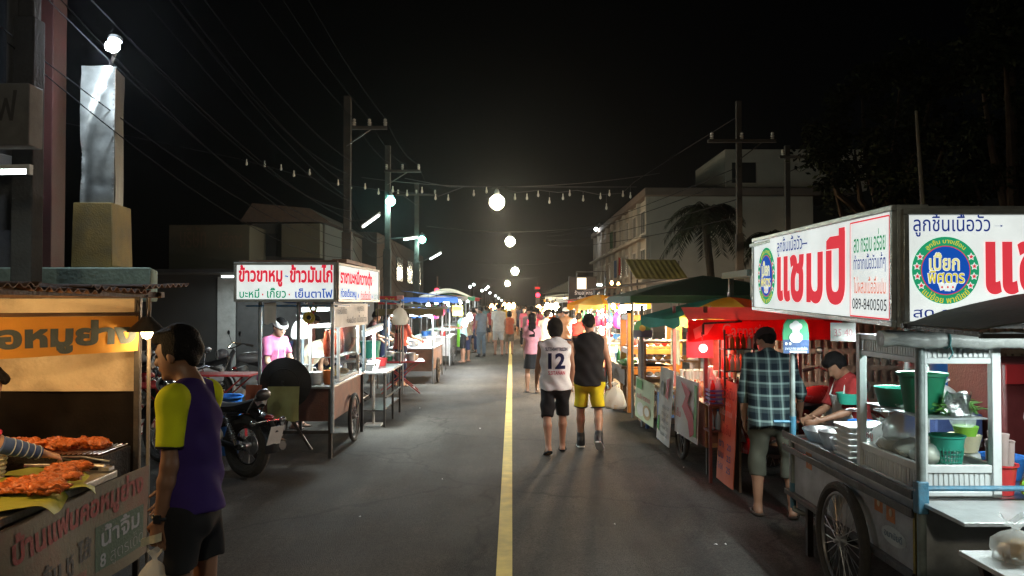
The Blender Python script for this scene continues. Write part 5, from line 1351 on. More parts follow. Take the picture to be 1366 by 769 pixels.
put('ราชาบะหมี่กวางตุ้ง', .05, .80, .36, .90, RED, .075); put('ก๋วยเตี๋ยวหมู', .06, .40, .06, .36, BLU, .05); put('&', .43, .47, .12, .24, BLU); put('ก๋วยเตี๋ยวเป็ด', .50, .76, .06, .34, RED2, .04); put('&', .785, .815, .12, .24, BLU); put('เย็นตาโฟ', .84, .97, .08, .32, lit('lit_grey_letter', (.2, .25, .24), .7), .01); put('สูตร 1', .82, .95, .74, .82, MATS['lit_grey_letter'], .0); put('สูตร 2', .82, .95, .62, .70, MATS['lit_grey_letter'], .0)
m = MB(); m.bb((-3.1, 8.95, 2.25), (-1.99, 9.05, 2.27)); m.bb((-2.07, 9.06, 2.25), (-1.9, 11.0, 2.29)); m.build('sign_top', M('rusty_brown_trim', (.22, .12, .08), .7, noise=.3, dirt=.5), t)
PALE = M('pale_menu_sheet', (.62, .66, .66), .6, noise=.1, scale=3, dirt=.3)
pb = board(t, (-2.055, 8.99), (-1.93, 10.55), 1.50, 1.775, .006, PALE, 'menu_board')
GB = M('menu_blue_grey', (.12, .17, .22), .7)
pb('บะหมี่เกี๊ยว', .12, .36, .56, .88, GB, .02); pb('หมูกรอบ', .66, .86, .56, .88, GB, .02); pb('ก๋วยเตี๋ยว', .36, .62, .14, .44, GB, .02); pb('เป็ดย่าง', .66, .94, .14, .48, GB, .02)
m = MB(); m.bb((-3.05, 9.05, 1.74), (-2.0, 11.1, 1.76)); m.build('canopy_sheet', M('blue_tarp', (.04, .14, .30), .5, noise=.15, scale=6, bump=.1), t)
# glass cabinet
c = thing('glass_cabinet', 'white framed glass display cabinet on the noodle cart with hanging roast meat', 'display cabinet', (-2.3, 10, .835))
xs, ys = (-2.44, -2.10), (9.55, 10.75)
m = MB()
for x in xs:
    for y in ys: m.bb((x - .018, y - .018, .836), (x + .018, y + .018, 1.52))
for z in (.85, 1.50):
    for x in xs: m.bb((x - .016, ys[0] + .019, z - .016), (x + .016, ys[1] - .019, z + .016))
    for y in ys: m.bb((xs[0] + .019, y - .016, z - .016), (xs[1] - .019, y + .016, z + .016))
m.build('frame', WHITEPL, c, .003)
m = MB(); m.bb((xs[1] - .003, ys[0] + .02, .868), (xs[1] + .002, ys[1] - .02, 1.482)); m.bb((xs[0] + .02, ys[0] - .003, .868), (xs[1] - .02, ys[0] + .002, 1.482)); m.build('glass_panes', GLASS, c)
m = MB(); m.bb((xs[0] + .02, ys[0] + .02, 1.12), (xs[1] - .02, ys[1] - .02, 1.125)); m.build('shelf', ALU, c)
m = MB(); m.tube((-2.27, 9.56, 1.46), (-2.27, 10.74, 1.46), .006, 6); m.build('hanging_rail', STEEL, c)
ROAST = M('roast_meat_red', (.38, .055, .02), .3, noise=.4, scale=14, bump=.2, bscale=40)
for k, y in enumerate((9.68, 9.85, 10.1, 10.3, 10.5)):
    h = .17 + .03 * (k % 2)
    m = MB(); m.ball((-2.27, y, 1.44 - h), (.045, .05, h), 14, 12, None, .12, k); m.tube((-2.27, y, 1.43), (-2.27, y, 1.462), .004, 5); m.build('roast_pork', ROAST, None, label='strip of red roast pork hanging in the noodle cart cabinet', cat='roast meat', group='roast pork hanging in the cabinet', loc=(-2.27, y, 1.4))
rd = random.Random(9)
for k in range(5):
    m = MB(); m.ball((-2.28 + rd.uniform(-.06, .06), 9.7 + .2 * k, .90), (.10, .08, .045), 14, 8, None, .15, k); m.build('noodle_heap', M('egg_noodles', (.62, .46, .16), .6, noise=.3, scale=50, bump=.4, bscale=120), None, label='coil of yellow egg noodles in the lower cabinet shelf', cat='noodles', group='noodle coils in the cabinet', loc=(-2.28, 9.7 + .2 * k, .86))
PLO = M('orange_melamine', (.55, .16, .04), .35, noise=.1); PLW = M('white_melamine', (.70, .72, .72), .35, noise=.05)
for k in range(9): bowl((-2.15, 9.25, .834 + .016 * k), .055, .03, PLO, 'orange bowl in the stack at the noodle cart corner', 'stacked orange bowls', flare=1.5, n=18)
for k in range(8): bowl((-2.29, 9.22, .834 + .016 * k), .08, .03, PLW, 'pale bowl in the stack beside the orange bowls', 'stacked pale bowls', flare=1.5, n=18)
for x, y, r, lab in ((-2.62, 9.35, .17, 'big dented steel soup pot steaming at the front of the noodle cart'), (-2.62, 9.75, .16, 'second steel soup pot behind the front one on the noodle cart')):
    m = MB(); m.lathe([(0, 0), (r, 0), (r, .17), (r + .012, .175), (r + .012, .185), (r - .006, .18), (r - .008, .02), (0, .02)], (x, y, .834), n=28)
    for sg in (-1, 1): m.ring((x + sg * (r + .01), y, .95), .04, .006, (0, 1, 0), 14, 6)
    m.build('soup_pot', STEEL, None, label=lab, cat='pot', loc=(x, y, .834))
LID = M('black_wok_iron', (.016, .015, .015), .55, .4, noise=.25, scale=8, bump=.1)
p = at(378, 513, 8.78)
m = MB(); m.lathe([(0, 0), (.10, .004), (.20, .03), (.285, .085), (.29, .088), (.28, .094), (.19, .042), (.0, .012)], p, (0, 1, .05), 40); m.ring(p + Vector((0, -.03, 0)), .035, .008, (1, 0, 0), 14, 6); m.ring(p + Vector((0, .02, 0)), .17, .004, (0, 1, .05), 36, 5); m.build('wok_lid', LID, None, label='big black round pan lid standing against the near end of the noodle cart', cat='pan lid', loc=p)
def hang(name, label, cat, mat, x0, x1, y, ztop, zbot, seed=0, group=None, depth=.02, th=.004):
    rdx = random.Random(seed); a, b = rdx.uniform(0, 6), rdx.uniform(0, 6)
    m = MB(); m.sheet(lambda u, v: Vector((x0 + (x1 - x0) * (u + .04 * (v) * math.sin(3 * u + a)), y - depth * (math.sin(9 * u + a) * v + .5 * math.sin(4 * v + b)), ztop + (zbot - ztop) * v + .012 * math.sin(7 * u + b) * v)), 14, 12, th)
    return m.build(name, mat, None, label=label, cat=cat, group=group, loc=((x0 + x1) / 2, y, zbot))
hang('rag', 'pale yellow green towel hanging below the black pan lid', 'towel', cloth('olive_towel', (.34, .34, .14), bump=.2), at(360, 0, 8.7).x, at(402, 0, 8.7).x, 8.70, at(0, 516, 8.7).z, at(0, 561, 8.7).z, 1)
hang('rag', 'orange red cloth hanging at the left of the black pan lid', 'cloth', cloth('orange_rag', (.42, .12, .06), bump=.2), at(331, 0, 8.75).x, at(352, 0, 8.75).x, 8.76, at(0, 514, 8.75).z, at(0, 560, 8.75).z, 2, depth=.035)
PAPER = M('white_paper', (.74, .75, .73), .8, noise=.04, bump=.02)
hang('paper_pad', 'white sheets of paper hung under the noodle sign', 'paper', PAPER, at(355, 0, 9.0).x, at(371, 0, 9.0).x, 9.0, 1.79, 1.55, 3, depth=.004)
for k, (x, y, lab) in enumerate(((400, 428, 'bunch of white plastic bags hung inside the noodle cart'),)):
    q = at(x, y + 25, 9.9); bag(q, .30, .22, MILKBAG, lab, 'bags hung in the noodle cart', seed=k)
for k, (x, y, sz, lab) in enumerate(((412, 424, .05, 'yellow flower garland hung under the noodle sign'), (418, 412, .032, 'small pale garland beside the yellow one'))):
    q = at(x, y, 9.1); g = thing('flower_garland', lab, 'garland', q)
    m = MB(); m.ring(q, sz, sz * .45, (0, 1, .2), 14, 8); m.build('flowers', M('marigold_yellow', (.60, .42, .05), .7, noise=.4, scale=60, bump=.4), g)
    m = MB(); m.tube(q + Vector((0, 0, sz)), (q.x, q.y, 1.79), .003, 5); m.ball(q - Vector((0, 0, sz * 1.6)), (.012, .012, .04), 8, 6); m.build('tassel', M('garland_red', (.40, .03, .05), .6), g)
tube_lamp((-2.5, 9.3, 1.70), (-2.5, 10.7, 1.70), 'white tube lamp inside the noodle cart under its blue sheet', 85, group='tube lamps inside the left carts')
tube_lamp(at(486, 447, 11.2), at(508, 438, 11.6), 'bright slanted tube lamp at the far end of the noodle cart', 70, group='tube lamps inside the left carts', r=.028)
m = MB(); m.tube((at(498, 450, 11.5).x, 11.55, 0), (at(498, 450, 11.5).x, 11.55, 1.42), .018, 8); m.bb((at(498, 450, 11.5).x - .12, 11.45, 0), (at(498, 450, 11.5).x + .12, 11.65, .03)); m.build('lamp_stand', WHITEPL, None, label='white stand carrying the slanted tube lamp', cat='lamp stand', loc=(at(498, 450, 11.5).x, 11.55, 0))
# side table at the cart's far end
t = thing('steel_table', 'narrow dark steel work table at the far end of the noodle cart', 'table', (-2.0, 12.2, 0))
m = MB(); m.bb((-2.35, 11.35, .76), (-1.80, 13.0, .79)); m.build('tabletop', CT, t, .004)
for x in (-2.31, -1.84):
    for y in (11.4, 12.2, 12.95): m = MB(); m.bar((x, y, 0), (x, y, .757), .03); m.build('leg', DARKMET, t)
m = MB(); m.bb((-2.30, 11.42, .22), (-1.85, 12.93, .24)); m.bar((-1.82, 11.4, .42), (-1.82, 12.95, .42), .02); m.build('shelf', DARKMET, t)
for k, (y, r, h, mt, lab) in enumerate(((11.6, .11, .10, STEEL, 'steel basin on the narrow work table'), (12.0, .10, .12, WHITEPL, 'white tub on the narrow work table'), (12.5, .13, .12, REDPL, 'red basin on the narrow work table'))): bowl((-2.1, y, .792), r, h, mt, lab)
# bucket, red folding tables
t = thing('blue_tub', 'tall blue plastic tub behind the cruiser motorbike', 'tub', (at(303, 0, 9.4).x, 9.4, 0))
q = Vector((at(303, 0, 9.4).x, 9.4, 0)); m = MB(); m.lathe([(0, .01), (.165, .0), (.205, .66), (.22, .665), (.22, .685), (.195, .68), (.155, .03), (0, .03)], q, n=30); m.build('tub_body', BLUEPL, t)
def folding_table(label, c, w, d, h, rz, mat=None, group='red folding tables on the left', legmat=None):
    t = thing('folding_table', label, 'table', c, group, R(rz), local=True)
    m = MB(); m.bb((-w / 2, -d / 2, h - .03), (w / 2, d / 2, h)); m.build('tabletop', mat or M('red_table_top', (.36, .03, .03), .4, noise=.15, dirt=.3), t, .008)
    for sg in (-1, 1):
        for q in (-1, 1): m = MB(); m.path([(sg * w * .4, q * d * .42, 0), (-sg * w * .38, q * d * .42, h - .035)], .012, 8); m.build('leg', legmat or M('red_leg_paint', (.25, .03, .025), .4, .4, noise=.2), t)
    m = MB(); m.tube((w * .3, -d * .42, h * .12), (w * .3, d * .42, h * .12), .009, 6); m.tube((-w * .3, -d * .42, h * .12), (-w * .3, d * .42, h * .12), .009, 6); m.build('stretcher', STEEL, t)
    return t
folding_table('red folding table right behind the blue tub', (-4.35, 11.9, 0), 1.0, .6, .73, 0)
folding_table('red folding table left of the other one, half hidden by the purple shirted man', (-4.6, 10.3, 0), .9, .6, .73, 5)
folding_table('red folding table with basins at the end of the noodle row', (-2.25, 15.9, 0), .95, .8, .64, 10)
def stool(label, c, mat, group='plastic stools on the left'):
    t = thing('plastic_stool', label, 'stool', c, group, random.uniform(0, 1), local=True)
    m = MB(); m.bb((-.14, -.14, .40), (.14, .14, .43)); m.bb((-.13, -.13, .36), (.13, .13, .398)); m.build('seat', mat, t, .015)
    for x in (-1, 1):
        for y in (-1, 1): m = MB(); m.bar((x * .15, y * .15, 0), (x * .11, y * .11, .36), .045, .03); m.build('leg', mat, t)
stool('red plastic stool beside the blue tub', (-3.75, 10.7, 0), REDPL); stool('red plastic stool under the red folding table', (-4.1, 11.2, 0), REDPL); stool('red plastic stool at the far left behind the purple shirted man', (-4.9, 11.3, 0), REDPL)
# shop front dimly seen behind the noodle cart
t = thing('market_backdrop_shop', 'dim shopfront with a pale door behind the motorbikes on the left', 'building', (-7, 18.5, 0))
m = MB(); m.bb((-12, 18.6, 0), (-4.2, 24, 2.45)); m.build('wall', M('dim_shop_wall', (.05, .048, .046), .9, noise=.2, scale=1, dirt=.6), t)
m = MB(); m.bb((at(292, 0, 18.5).x, 18.55, .1), (at(316, 0, 18.5).x, 18.598, 2.4)); m.build('door', M('pale_door', (.42, .44, .44), .6, noise=.1, dirt=.4), t)
m = MB(); m.bb((at(318, 0, 18.5).x, 18.55, .5), (at(420, 0, 18.5).x, 18.598, 2.3)); m.build('shutter', MATS['rolling_shutter'], t)
m = MB(); m.bb((-12, 17.2, 2.45), (-4.3, 18.597, 2.53)); m.build('awning', M('dark_awning', (.05, .05, .05), .7, noise=.2), t)
tube_lamp((-6.4, 17.4, 2.37), (-5.3, 17.4, 2.37), 'dim tube lamp under the awning behind the motorbikes', 20, group='tube lamp of the back shop')

# ------------------------------------------------------------------ meatball cart, right foreground
BOOST = 1.8
t = thing('meatball_cart', 'grey steel meatball cart with a white glass cabinet, lit box signs and a bicycle wheel', 'food cart', (2.5, 4.9, 0))
GALV = M('galvanised_panel', (.42, .43, .44), .5, .3, noise=.18, scale=6, bump=.05, dirt=.6, dirtcol=(.16, .14, .11))
m = MB(); m.bb((2.045, 4.02, .38), (2.95, 5.85, .775)); m.build('cart_body', GALV, t, .008)
m = MB(); m.bb((2.02, 3.97, .778), (3.0, 5.90, .80)); m.build('counter', STEEL, t, .004)
m = MB()
for z in (.795, .70): m.bb((2.005, 3.98, z), (2.018, 5.88, z + .045))
m.bar((2.03, 4.0, .40), (2.03, 5.86, .40), .035); m.build('side_rail', M('dark_angle_iron', (.12, .12, .12), .45, .7, noise=.3, scale=12, dirt=.5), t, .002)
m = MB(); m.bb((2.03, 3.995, .30), (2.075, 4.017, .77)); m.build('yellow_trim', M('yellow_worn_paint', (.42, .30, .05), .6, noise=.3, scale=12, dirt=.7), t)
POSTM = M('grey_green_post', (.24, .28, .27), .5, .4, noise=.2, scale=10, dirt=.5)
for x, y, z0, z1 in ((2.03, 3.93, .12, 1.66), (2.95, 3.93, .0, 1.66), (2.95, 5.9, 0, 1.7)):
    m = MB(); m.tube((x, y, z0), (x, y, z1), .022, 12); m.build('post', POSTM, t)
for z0, z1 in ((.74, .90), (.10, .32)): m = MB(); m.bb((1.998, 3.90, z0), (2.055, 3.955, z1)); m.build('bracket', BLUEPAINT, t, .006)
m = MB(); m.path([(2.04, 5.75, 1.42), (2.04, 5.75, .34), (2.045, 5.74, .29), (2.09, 5.70, .27), (2.16, 5.66, .27)], .019, 10); m.build('handle_pole', POSTM, t)
for z0, z1 in ((.78, .96), (.30, .48)):
    m = MB(); m.tube((2.04, 5.75, z0), (2.04, 5.75, z1), .0225, 10)
    if z0 > .5: m.tube((1.90, 5.75, .92), (2.03, 5.75, .92), .012, 8)
    m.build('sleeve', BLUEPAINT, t)
wheel(t, (1.985, 4.78, .35), .35, (1, 0, 0), 28, .031, STEEL, .045); wheel(t, (3.03, 4.78, .345), .345, (1, 0, 0), 28, .024, STEEL, .045)
m = MB(); m.bar((2.0, 4.78, .345), (3.0, 4.78, .345), .03); m.build('axle', DARKMET, t)
for x in (2.10, 2.85): m = MB(); m.bar((x, 5.6, 0), (x, 5.6, .38), .04); m.build('leg', DARKMET, t)
m = MB(); m.bb((2.03, 3.56, .775), (3.2, 3.965, .795)); m.build('serving_shelf', M('worn_alu_sheet', (.58, .60, .60), .35, .6, noise=.12, scale=10, dirt=.4, dirtcol=(.25, .24, .22)), t, .003)
m = MB(); m.tube((2.056, 3.93, .862), (3.2, 3.93, .862), .014, 8); m.build('blue_rail', BLUEPAINT, t)
# stickers
for k, (y, z, w) in enumerate(((4.42, .62, .10), (4.28, .60, .10), (5.45, .64, .11))):
    m = MB(); m.sheet(lambda u, v: Vector((2.0435, y - w / 2 + w * u, z + .11 * v)), 2, 2); s = m.build('sticker', M('orange_sticker', (.50, .17, .05), .6, noise=.2, scale=30), t)
    m = MB(); m.ball((2.0425, y, z + .05), (.0012, .017, .022), 12, 6); m.build('sticker_emblem', M('cream_print', (.62, .50, .32), .6), s)
m = MB(); m.prism(circle_poly(0, 0, .135, .048, 24), (2.0435, 4.25, .53), (0, -1, 0), (0, 0, 1), .001); s = m.build('oval_label', M('pale_label', (.48, .52, .50), .6, noise=.1, dirt=.4), t)
letters('lettering', 'อนามัยดี', BLL, (2.042, 4.35, .515), (0, -1, 0), (0, 0, 1), .2, .04, .01, s, .002)
# signs
FRS = M('sign_frame_steel', (.34, .36, .35), .4, .7, noise=.15, scale=8, dirt=.5)
REDL = lit('lit_sign_red', (.80, .05, .07), .80); NAVY = lit('lit_sign_navy', (.015, .04, .25), .7); GREENL = lit('lit_sign_green', (.0, .28, .10), .7); BLKL = lit('lit_sign_black', (.02, .02, .03), .6); YEL = lit('lit_sign_yellow', (.85, .72, .05), .75); EMG = lit('lit_emblem_green', (.02, .40, .18), .7); EMB = lit('lit_emblem_blue', (.01, .10, .55), .7); WHL2 = SIGNWHITE
def emblem(put, cu, cv, rx, ry):
    """Round green emblem with a blue centre, stars and yellow words; cu, cv in metres from the sign's lower left."""
    o = put.o + put.ax * cu + put.ay * cv
    P2 = lambda x, y, l: o + put.ax * x * rx + put.ay * y * ry + put.n * l
    def flat(poly, mat, l, nm): 
        mm = MB(); mm.add([P2(x, y, l) for x, y in poly], [tuple(range(len(poly)))]); return mm.build(nm, mat, put.s)
    flat(circle_poly(0, 0, 1, 1, 48), EMG, .0012, 'emblem_disc'); flat(circle_poly(0, 0, .735, .735, 44), REDL, .0020, 'emblem_ring'); flat(circle_poly(0, 0, .71, .71, 44), EMB, .0028, 'emblem_centre')
    for sg in (-1, 1):
        for k, a in enumerate((28, 8, -12, -32)):
            ca, sa = math.cos(R(a)) * .86 * sg, math.sin(R(a)) * .86
            st = lambda r1, r2: [(ca + (r1 if q % 2 == 0 else r2) * math.sin(.6283 * q), sa + (r1 if q % 2 == 0 else r2) * math.cos(.6283 * q)) for q in range(10)]
            flat(st(.125, .065), WHL2, .0022, 'star_edge'); flat(st(.075, .035), REDL, .003, 'star')
    def arc(s_, rad, a0, a1, h, mat, flip=False):
        L0 = math.radians(a1 - a0)
        def fn(u, v):
            a = math.radians(a0) + L0 * u
            rr = rad + (v if not flip else -v)
            return P2(rr * math.sin(a), rr * math.cos(a) if not flip else -rr * math.cos(a), .0032)
        letters('lettering', s_, mat, (0, 0, 0), (1, 0, 0), (0, 0, 1), 1.0, h, .02, put.s, fn=fn, grid=.3)
    arc('ลูกชิ้น บางเขื่อน', .76, -42, 42, .20, YEL); arc('แม่ย้อย พาณิชย์', .98, -48, 48, .22, YEL, True)
    letters('lettering', 'เปี๊ยก', WHL2, P2(-.50, -.02, 0), put.ax, put.ay, .92 * rx, .56 * ry, .07, put.s, .0032); letters('lettering', 'เปี๊ยก', lit('lit_pale_yellow', (.9, .85, .35), .8), P2(-.48, 0, 0), put.ax, put.ay, .88 * rx, .52 * ry, .03, put.s, .0042)
    letters('lettering', 'พิศดาร', WHL2, P2(-.56, -.40, 0), put.ax, put.ay, 1.12 * rx, .40 * ry, .07, put.s, .0050); letters('lettering', 'พิศดาร', YEL, P2(-.54, -.38, 0), put.ax, put.ay, 1.08 * rx, .36 * ry, .03, put.s, .006)
    for k, (x, rot) in enumerate(((-.12, .3), (.05, -.05), (.2, -.35))):
        c, s_ = math.cos(rot), math.sin(rot); q = [(-.09, -.12), (.09, -.12), (.09, .12), (-.09, .12)]
        flat([(x + a * c - b * s_, -.50 - abs(x - .04) * -.2 + a * s_ + b * c) for a, b in q], WHL2, .0034 + .0004 * k, 'card'); flat([(x + a * .45, -.50 + b * .45) for a, b in ((0, -.1), (.08, 0), (0, .1), (-.08, 0))], REDL, .0040 + .0004 * k, 'card_pip')
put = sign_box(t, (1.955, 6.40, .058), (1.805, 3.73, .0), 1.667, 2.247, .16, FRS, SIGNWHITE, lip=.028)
emblem(put, .152 * put.W, .47 * put.H, .245, .215)
put('แชมปี', .262, .765, .15, .90, REDL, .075); put('ลูกชิ้นเนื้อวัว', .262, .48, .70, .93, NAVY, .012); put('_', .48, .52, .80, .815, NAVY)
put('สด กรอบ อร่อย', .812, .965, .64, .83, GREENL, .02); put('ทำจากเนื้อวัวแท้ๆ', .812, .965, .455, .625, NAVY, .012); put('ไม่ผสมเนื้ออื่นปน', .812, .965, .27, .42, lit('lit_orange_red', (.75, .16, .08), .75), .0); put('089-8400505', .805, .97, .125, .225, BLKL, .006)
m = MB(); o = put.o + put.n * .001
rr = [(.793 * put.W, .06 * put.H), (.981 * put.W, .06 * put.H), (.981 * put.W, .92 * put.H), (.793 * put.W, .92 * put.H)]
for (a, b), (c, d) in zip(rr, rr[1:] + rr[:1]):
    dx, dy = c - a, d - b; l = math.hypot(dx, dy); nx, ny = -dy / l * .004, dx / l * .004
    m.add([o + put.ax * (p + nx) + put.ay * (q + ny) for p, q in ((a, b), (c, d))] + [o + put.ax * (p - nx) + put.ay * (q - ny) for p, q in ((c, d), (a, b))], [(0, 1, 2, 3)])
m.build('red_border', REDL, put.s)
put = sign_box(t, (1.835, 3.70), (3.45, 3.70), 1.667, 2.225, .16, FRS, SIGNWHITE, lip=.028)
emblem(put, 2.035 - 1.835, 1.935 - 1.667, .158, .158)
fx = lambda x: ((x - 684) / 1052 * 3.7 - 1.835) / put.W; fz = lambda y: (1.78 + (405 - y) / 1052 * 3.7 - 1.667) / put.H
put('ลูกชิ้นเนื้อวัว', fx(1220), fx(1323), fz(316), fz(285), NAVY, .014); put('➝', fx(1329), fx(1340), fz(303), fz(300), NAVY)
put('แชมปี', fx(1316), fx(1500), fz(393), fz(296), REDL, .075); put('สด กรอบ อร่อย', fx(1219), fx(1375), fz(424), fz(408), NAVY, .016)
m = MB(); m.bb((1.93, 3.88, 2.235), (3.4, 6.4, 2.26)); m.build('sign_roof', FRS, t)
# hanging tube light under the long sign that lights the cart
tube_lamp((2.34, 4.4, 1.715), (2.34, 5.6, 1.715), 'white tube lamp under the long meatball sign', 32, group='tube lamp inside the meatball cart')
# green hygiene board, price card
t2 = thing('hygiene_board', 'small green and navy arched board with white emblem beside the plaid shirted man', 'sign', (2.04, 5.70, 1.42))
pts = [(-.09, 0), (.09, 0), (.095, .14), (.085, .21), (.06, .245), (-.06, .245), (-.085, .21), (-.095, .14)]
m = MB(); m.prism(pts, (2.045, 5.70, 1.42), (1, 0, 0), (0, 0, 1), .012); m.build('green_board', M('sign_green', (.03, .33, .13), .5, noise=.05, bump=0), t2, .002)
m = MB(); m.prism([(-.091, .0), (.091, .0), (.0935, .098), (-.0935, .098)], (2.045, 5.687, 1.421), (1, 0, 0), (0, 0, 1), .0015); m.build('navy_band', M('sign_navy', (.02, .06, .17), .5), t2)
m = MB()
for cx, cz, r in ((-.022, .195, .024), (.022, .195, .024), (0, .212, .024), (0, .165, .026)): m.prism(circle_poly(cx, cz, r, r, 20), (2.045, 5.6865 - .0004 * cx * 50, 1.42), (1, 0, 0), (0, 0, 1), .0014 + abs(cx) * .004 + cz * .001)
m.prism(circle_poly(0, .115, .048, .04, 24), (2.045, 5.684, 1.42), (1, 0, 0), (0, 0, 1), .0015)
m.build('white_emblem', M('sign_white', (.72, .74, .73), .5, noise=.03, bump=0), t2)
letters('lettering', 'อาหารสะอาด รสชาติอร่อย', MATS['sign_white'], (1.965, 5.684, 1.445), (1, 0, 0), (0, 0, 1), .16, .024, .0, t2); letters('lettering', '● ●', MATS['sign_white'], (1.965, 5.684, 1.48), (1, 0, 0), (0, 0, 1), .045, .02, .0, t2)
m = MB(); m.bb((2.0, 5.684, 1.425), (2.12, 5.686, 1.438)); m.build('white_strip', MATS['sign_white'], t2)
t2 = thing('price_card', 'small white card with faint pink prices hung under the long sign', 'card', (2.05, 4.9, 1.5))
pb = board(t2, (1.985, 4.92), (2.125, 4.88), 1.545, 1.66, .003, PAPER, 'card'); pb('35 40', .14, .86, .28, .66, M('pale_pink_ink', (.62, .30, .34), .8), .0)
# rolled tarp and the dark awning in front of the sign
CLT = M('rolled_tarp_grey', (.50, .52, .50), .35, noise=.12, scale=6, bump=.25, bscale=14, dirt=.4)
t2 = thing('rolled_awning', 'rolled up pale plastic sheet tied below the front box sign', 'rolled sheet', (2.4, 3.9, 1.6))
m = MB(); m.path([(1.80 + k * .04, 3.86 + .003 * math.sin(k * 1.7), 1.607 + .004 * math.sin(k * .9) - .0006 * k) for k in range(36)], [.040 + .0025 * math.sin(k * 2.1) for k in range(36)], 16); m.build('roll', CLT, t2)
for x in (2.12, 2.75): m = MB(); m.ring((x, 3.86, 1.605), .044, .005, (1, 0, 0), 18, 6); m.path([(x, 3.82, 1.58), (x + .01, 3.815, 1.54), (x - .01, 3.815, 1.51)], .004, 5); m.build('tie', M('teal_string', (.10, .30, .30), .7), t2)
t2 = thing('dark_awning', 'dark grey cloth awning bulging in front of the front box sign at the right edge', 'awning', (2.6, 3.3, 1.7))
prof = [(1.79, 1.684), (1.86, 1.712), (1.95, 1.748), (2.1, 1.782), (2.3, 1.815), (2.6, 1.85), (3.0, 1.875), (3.5, 1.88)]
pf = lambda x: float(np.interp(x, [a for a, b in prof], [b for a, b in prof]))
AWN = M('dark_awning_cloth', (.07, .075, .07), .8, noise=.2, scale=4, bump=.12, bscale=60, dirt=.4, dirtcol=(.13, .13, .12))
m = MB(); m.sheet(lambda u, v: Vector((1.79 + 1.7 * u, 3.02 + .58 * v, pf(1.79 + 1.7 * u) - .05 * (1 - v) ** 2 * min(1, u * 8) + .006 * math.sin(14 * u) * math.sin(5 * v))), 40, 8, .006); m.build('cloth', AWN, t2)
m = MB(); m.bar((1.78, 3.60, 1.677), (3.5, 3.60, 1.677), .02, .022); m.bar((1.79, 3.02, 1.655), (3.5, 3.02, 1.655), .018); m.bar((1.80, 3.03, 1.66), (1.80, 3.59, 1.672), .018); m.build('frame', DARKMET, t2)
tube_lamp((2.25, 3.32, 1.715), (3.1, 3.32, 1.715), 'white tube lamp tucked under the dark grey awning at the right edge', 20, group='tube lamp under the dark awning', r=.013)  # added out of sight to light the cart front, roll and bread
# glass cabinet of the cart
c = thing('glass_cabinet', 'white aluminium glass cabinet with ribbed panels on the meatball cart', 'display cabinet', (2.25, 4.35, .802))
WALU = M('white_aluminium', (.66, .69, .69), .4, .25, noise=.06, scale=10, bump=.02, dirt=.3, dirtcol=(.3, .3, .28))
x0, x1, y0, y1, z0, z1 = 2.07, 2.44, 4.0, 4.68, .803, 1.60
m = MB()
for x in (x0, x1):
    for y in (y0, y1): m.bb((x - .022, y - .022, z0), (x + .022, y + .022, z1))
def band(za, zb):
    m.bb((x0 - .015, y0 + .023, za), (x0 + .015, y1 - .023, zb)); m.bb((x0 + .023, y0 - .015, za), (x1 - .023, y0 + .015, zb)); m.bb((x1 - .015, y0 + .023, za), (x1 + .015, y1 - .023, zb)); m.bb((x0 + .023, y1 - .015, za), (x1 - .023, y1 + .015, zb))
band(z0, z0 + .03); band(.925, .965); band(1.475, 1.505); band(1.57, 1.60); m.build('frame', WALU, c, .003)
for za, zb in ((z0 + .031, .924), (1.506, 1.569)):
    for xx in (x0, x1):
        m = MB(); m.bb((xx - .002, y0 + .023, za), (xx + .002, y1 - .023, zb)); n = 22
        for k in range(n): a = y0 + .03 + (y1 - y0 - .06) * k / n; m.bb((xx - .008, a, za), (xx + .008, a + .021, zb))
        m.build('ribbed_panel', WALU, c, .002)
    for yy in (y0, y1):
        m = MB(); m.bb((x0 + .023, yy - .002, za), (x1 - .023, yy + .002, zb)); n = 12
        for k in range(n): a = x0 + .03 + (x1 - x0 - .06) * k / n; m.bb((a, yy - .008, za), (a + .018, yy + .008, zb))
        m.build('ribbed_panel', WALU, c, .002)
m = MB(); m.bb((x0 - .002, y0 + .024, .966), (x0 + .002, y1 - .024, 1.474)); m.bb((x0 + .024, y0 - .002, .966), (x1 - .024, y0 + .002, 1.474)); m.build('glass_panes', GLASS, c)
m = MB(); m.bb((x0 + .02, y0 + .02, 1.19), (x1 - .02, y1 - .02, 1.196)); m.bb((x0 + .02, y0 + .02, .93), (x1 - .02, y1 - .02, .936)); m.build('shelf', ALU, c)
def basin(loc, r, h, mat, label, group=None, name='basin', cat='basin'): return bowl(loc, r, h, mat, label, group, name, cat, 1.3, 30, .005)
basin((2.19, 4.50, 1.20), .115, .10, TEALPL, 'wide green plastic basin on the upper shelf of the glass cabinet')
m = MB(); m.lathe([(0, .008), (.085, .0), (.115, .19), (.128, .195), (.128, .21), (.108, .205), (.08, .012), (0, .012)], (2.20, 4.24, 1.20), n=30); m.build('bucket', GREENPL, None, label='dark green plastic bucket on the upper shelf of the glass cabinet', cat='bucket', loc=(2.20, 4.24, 1.20))
def net_basket(loc, r, h, mat, label):
    m = MB(); L = Vector(loc)
    for k in range(5): m.ring(L + Vector((0, 0, .004 + h * .55 * k / 4)), r * (.74 + .12 * k / 4), .003, n=26, m=5)
    for k in range(30):
        a = 6.283 * k / 30; ca, sa = math.cos(a), math.sin(a); m.tube(L + Vector((ca * r * .74, sa * r * .74, .004)), L + Vector((ca * r * .9, sa * r * .9, h * .62)), .003, 5)
    m.lathe([(r * .87, h * .58), (r * .98, h * .97), (r * 1.06, h), (r * 1.06, h + .008), (r * .95, h + .004), (r * .85, h * .58)], L, n=30); m.lathe([(0, 0), (r * .72, 0), (r * .72, .005), (0, .005)], L, n=24)
    return m.build('net_basket', mat, None, label=label, cat='basket', loc=loc)
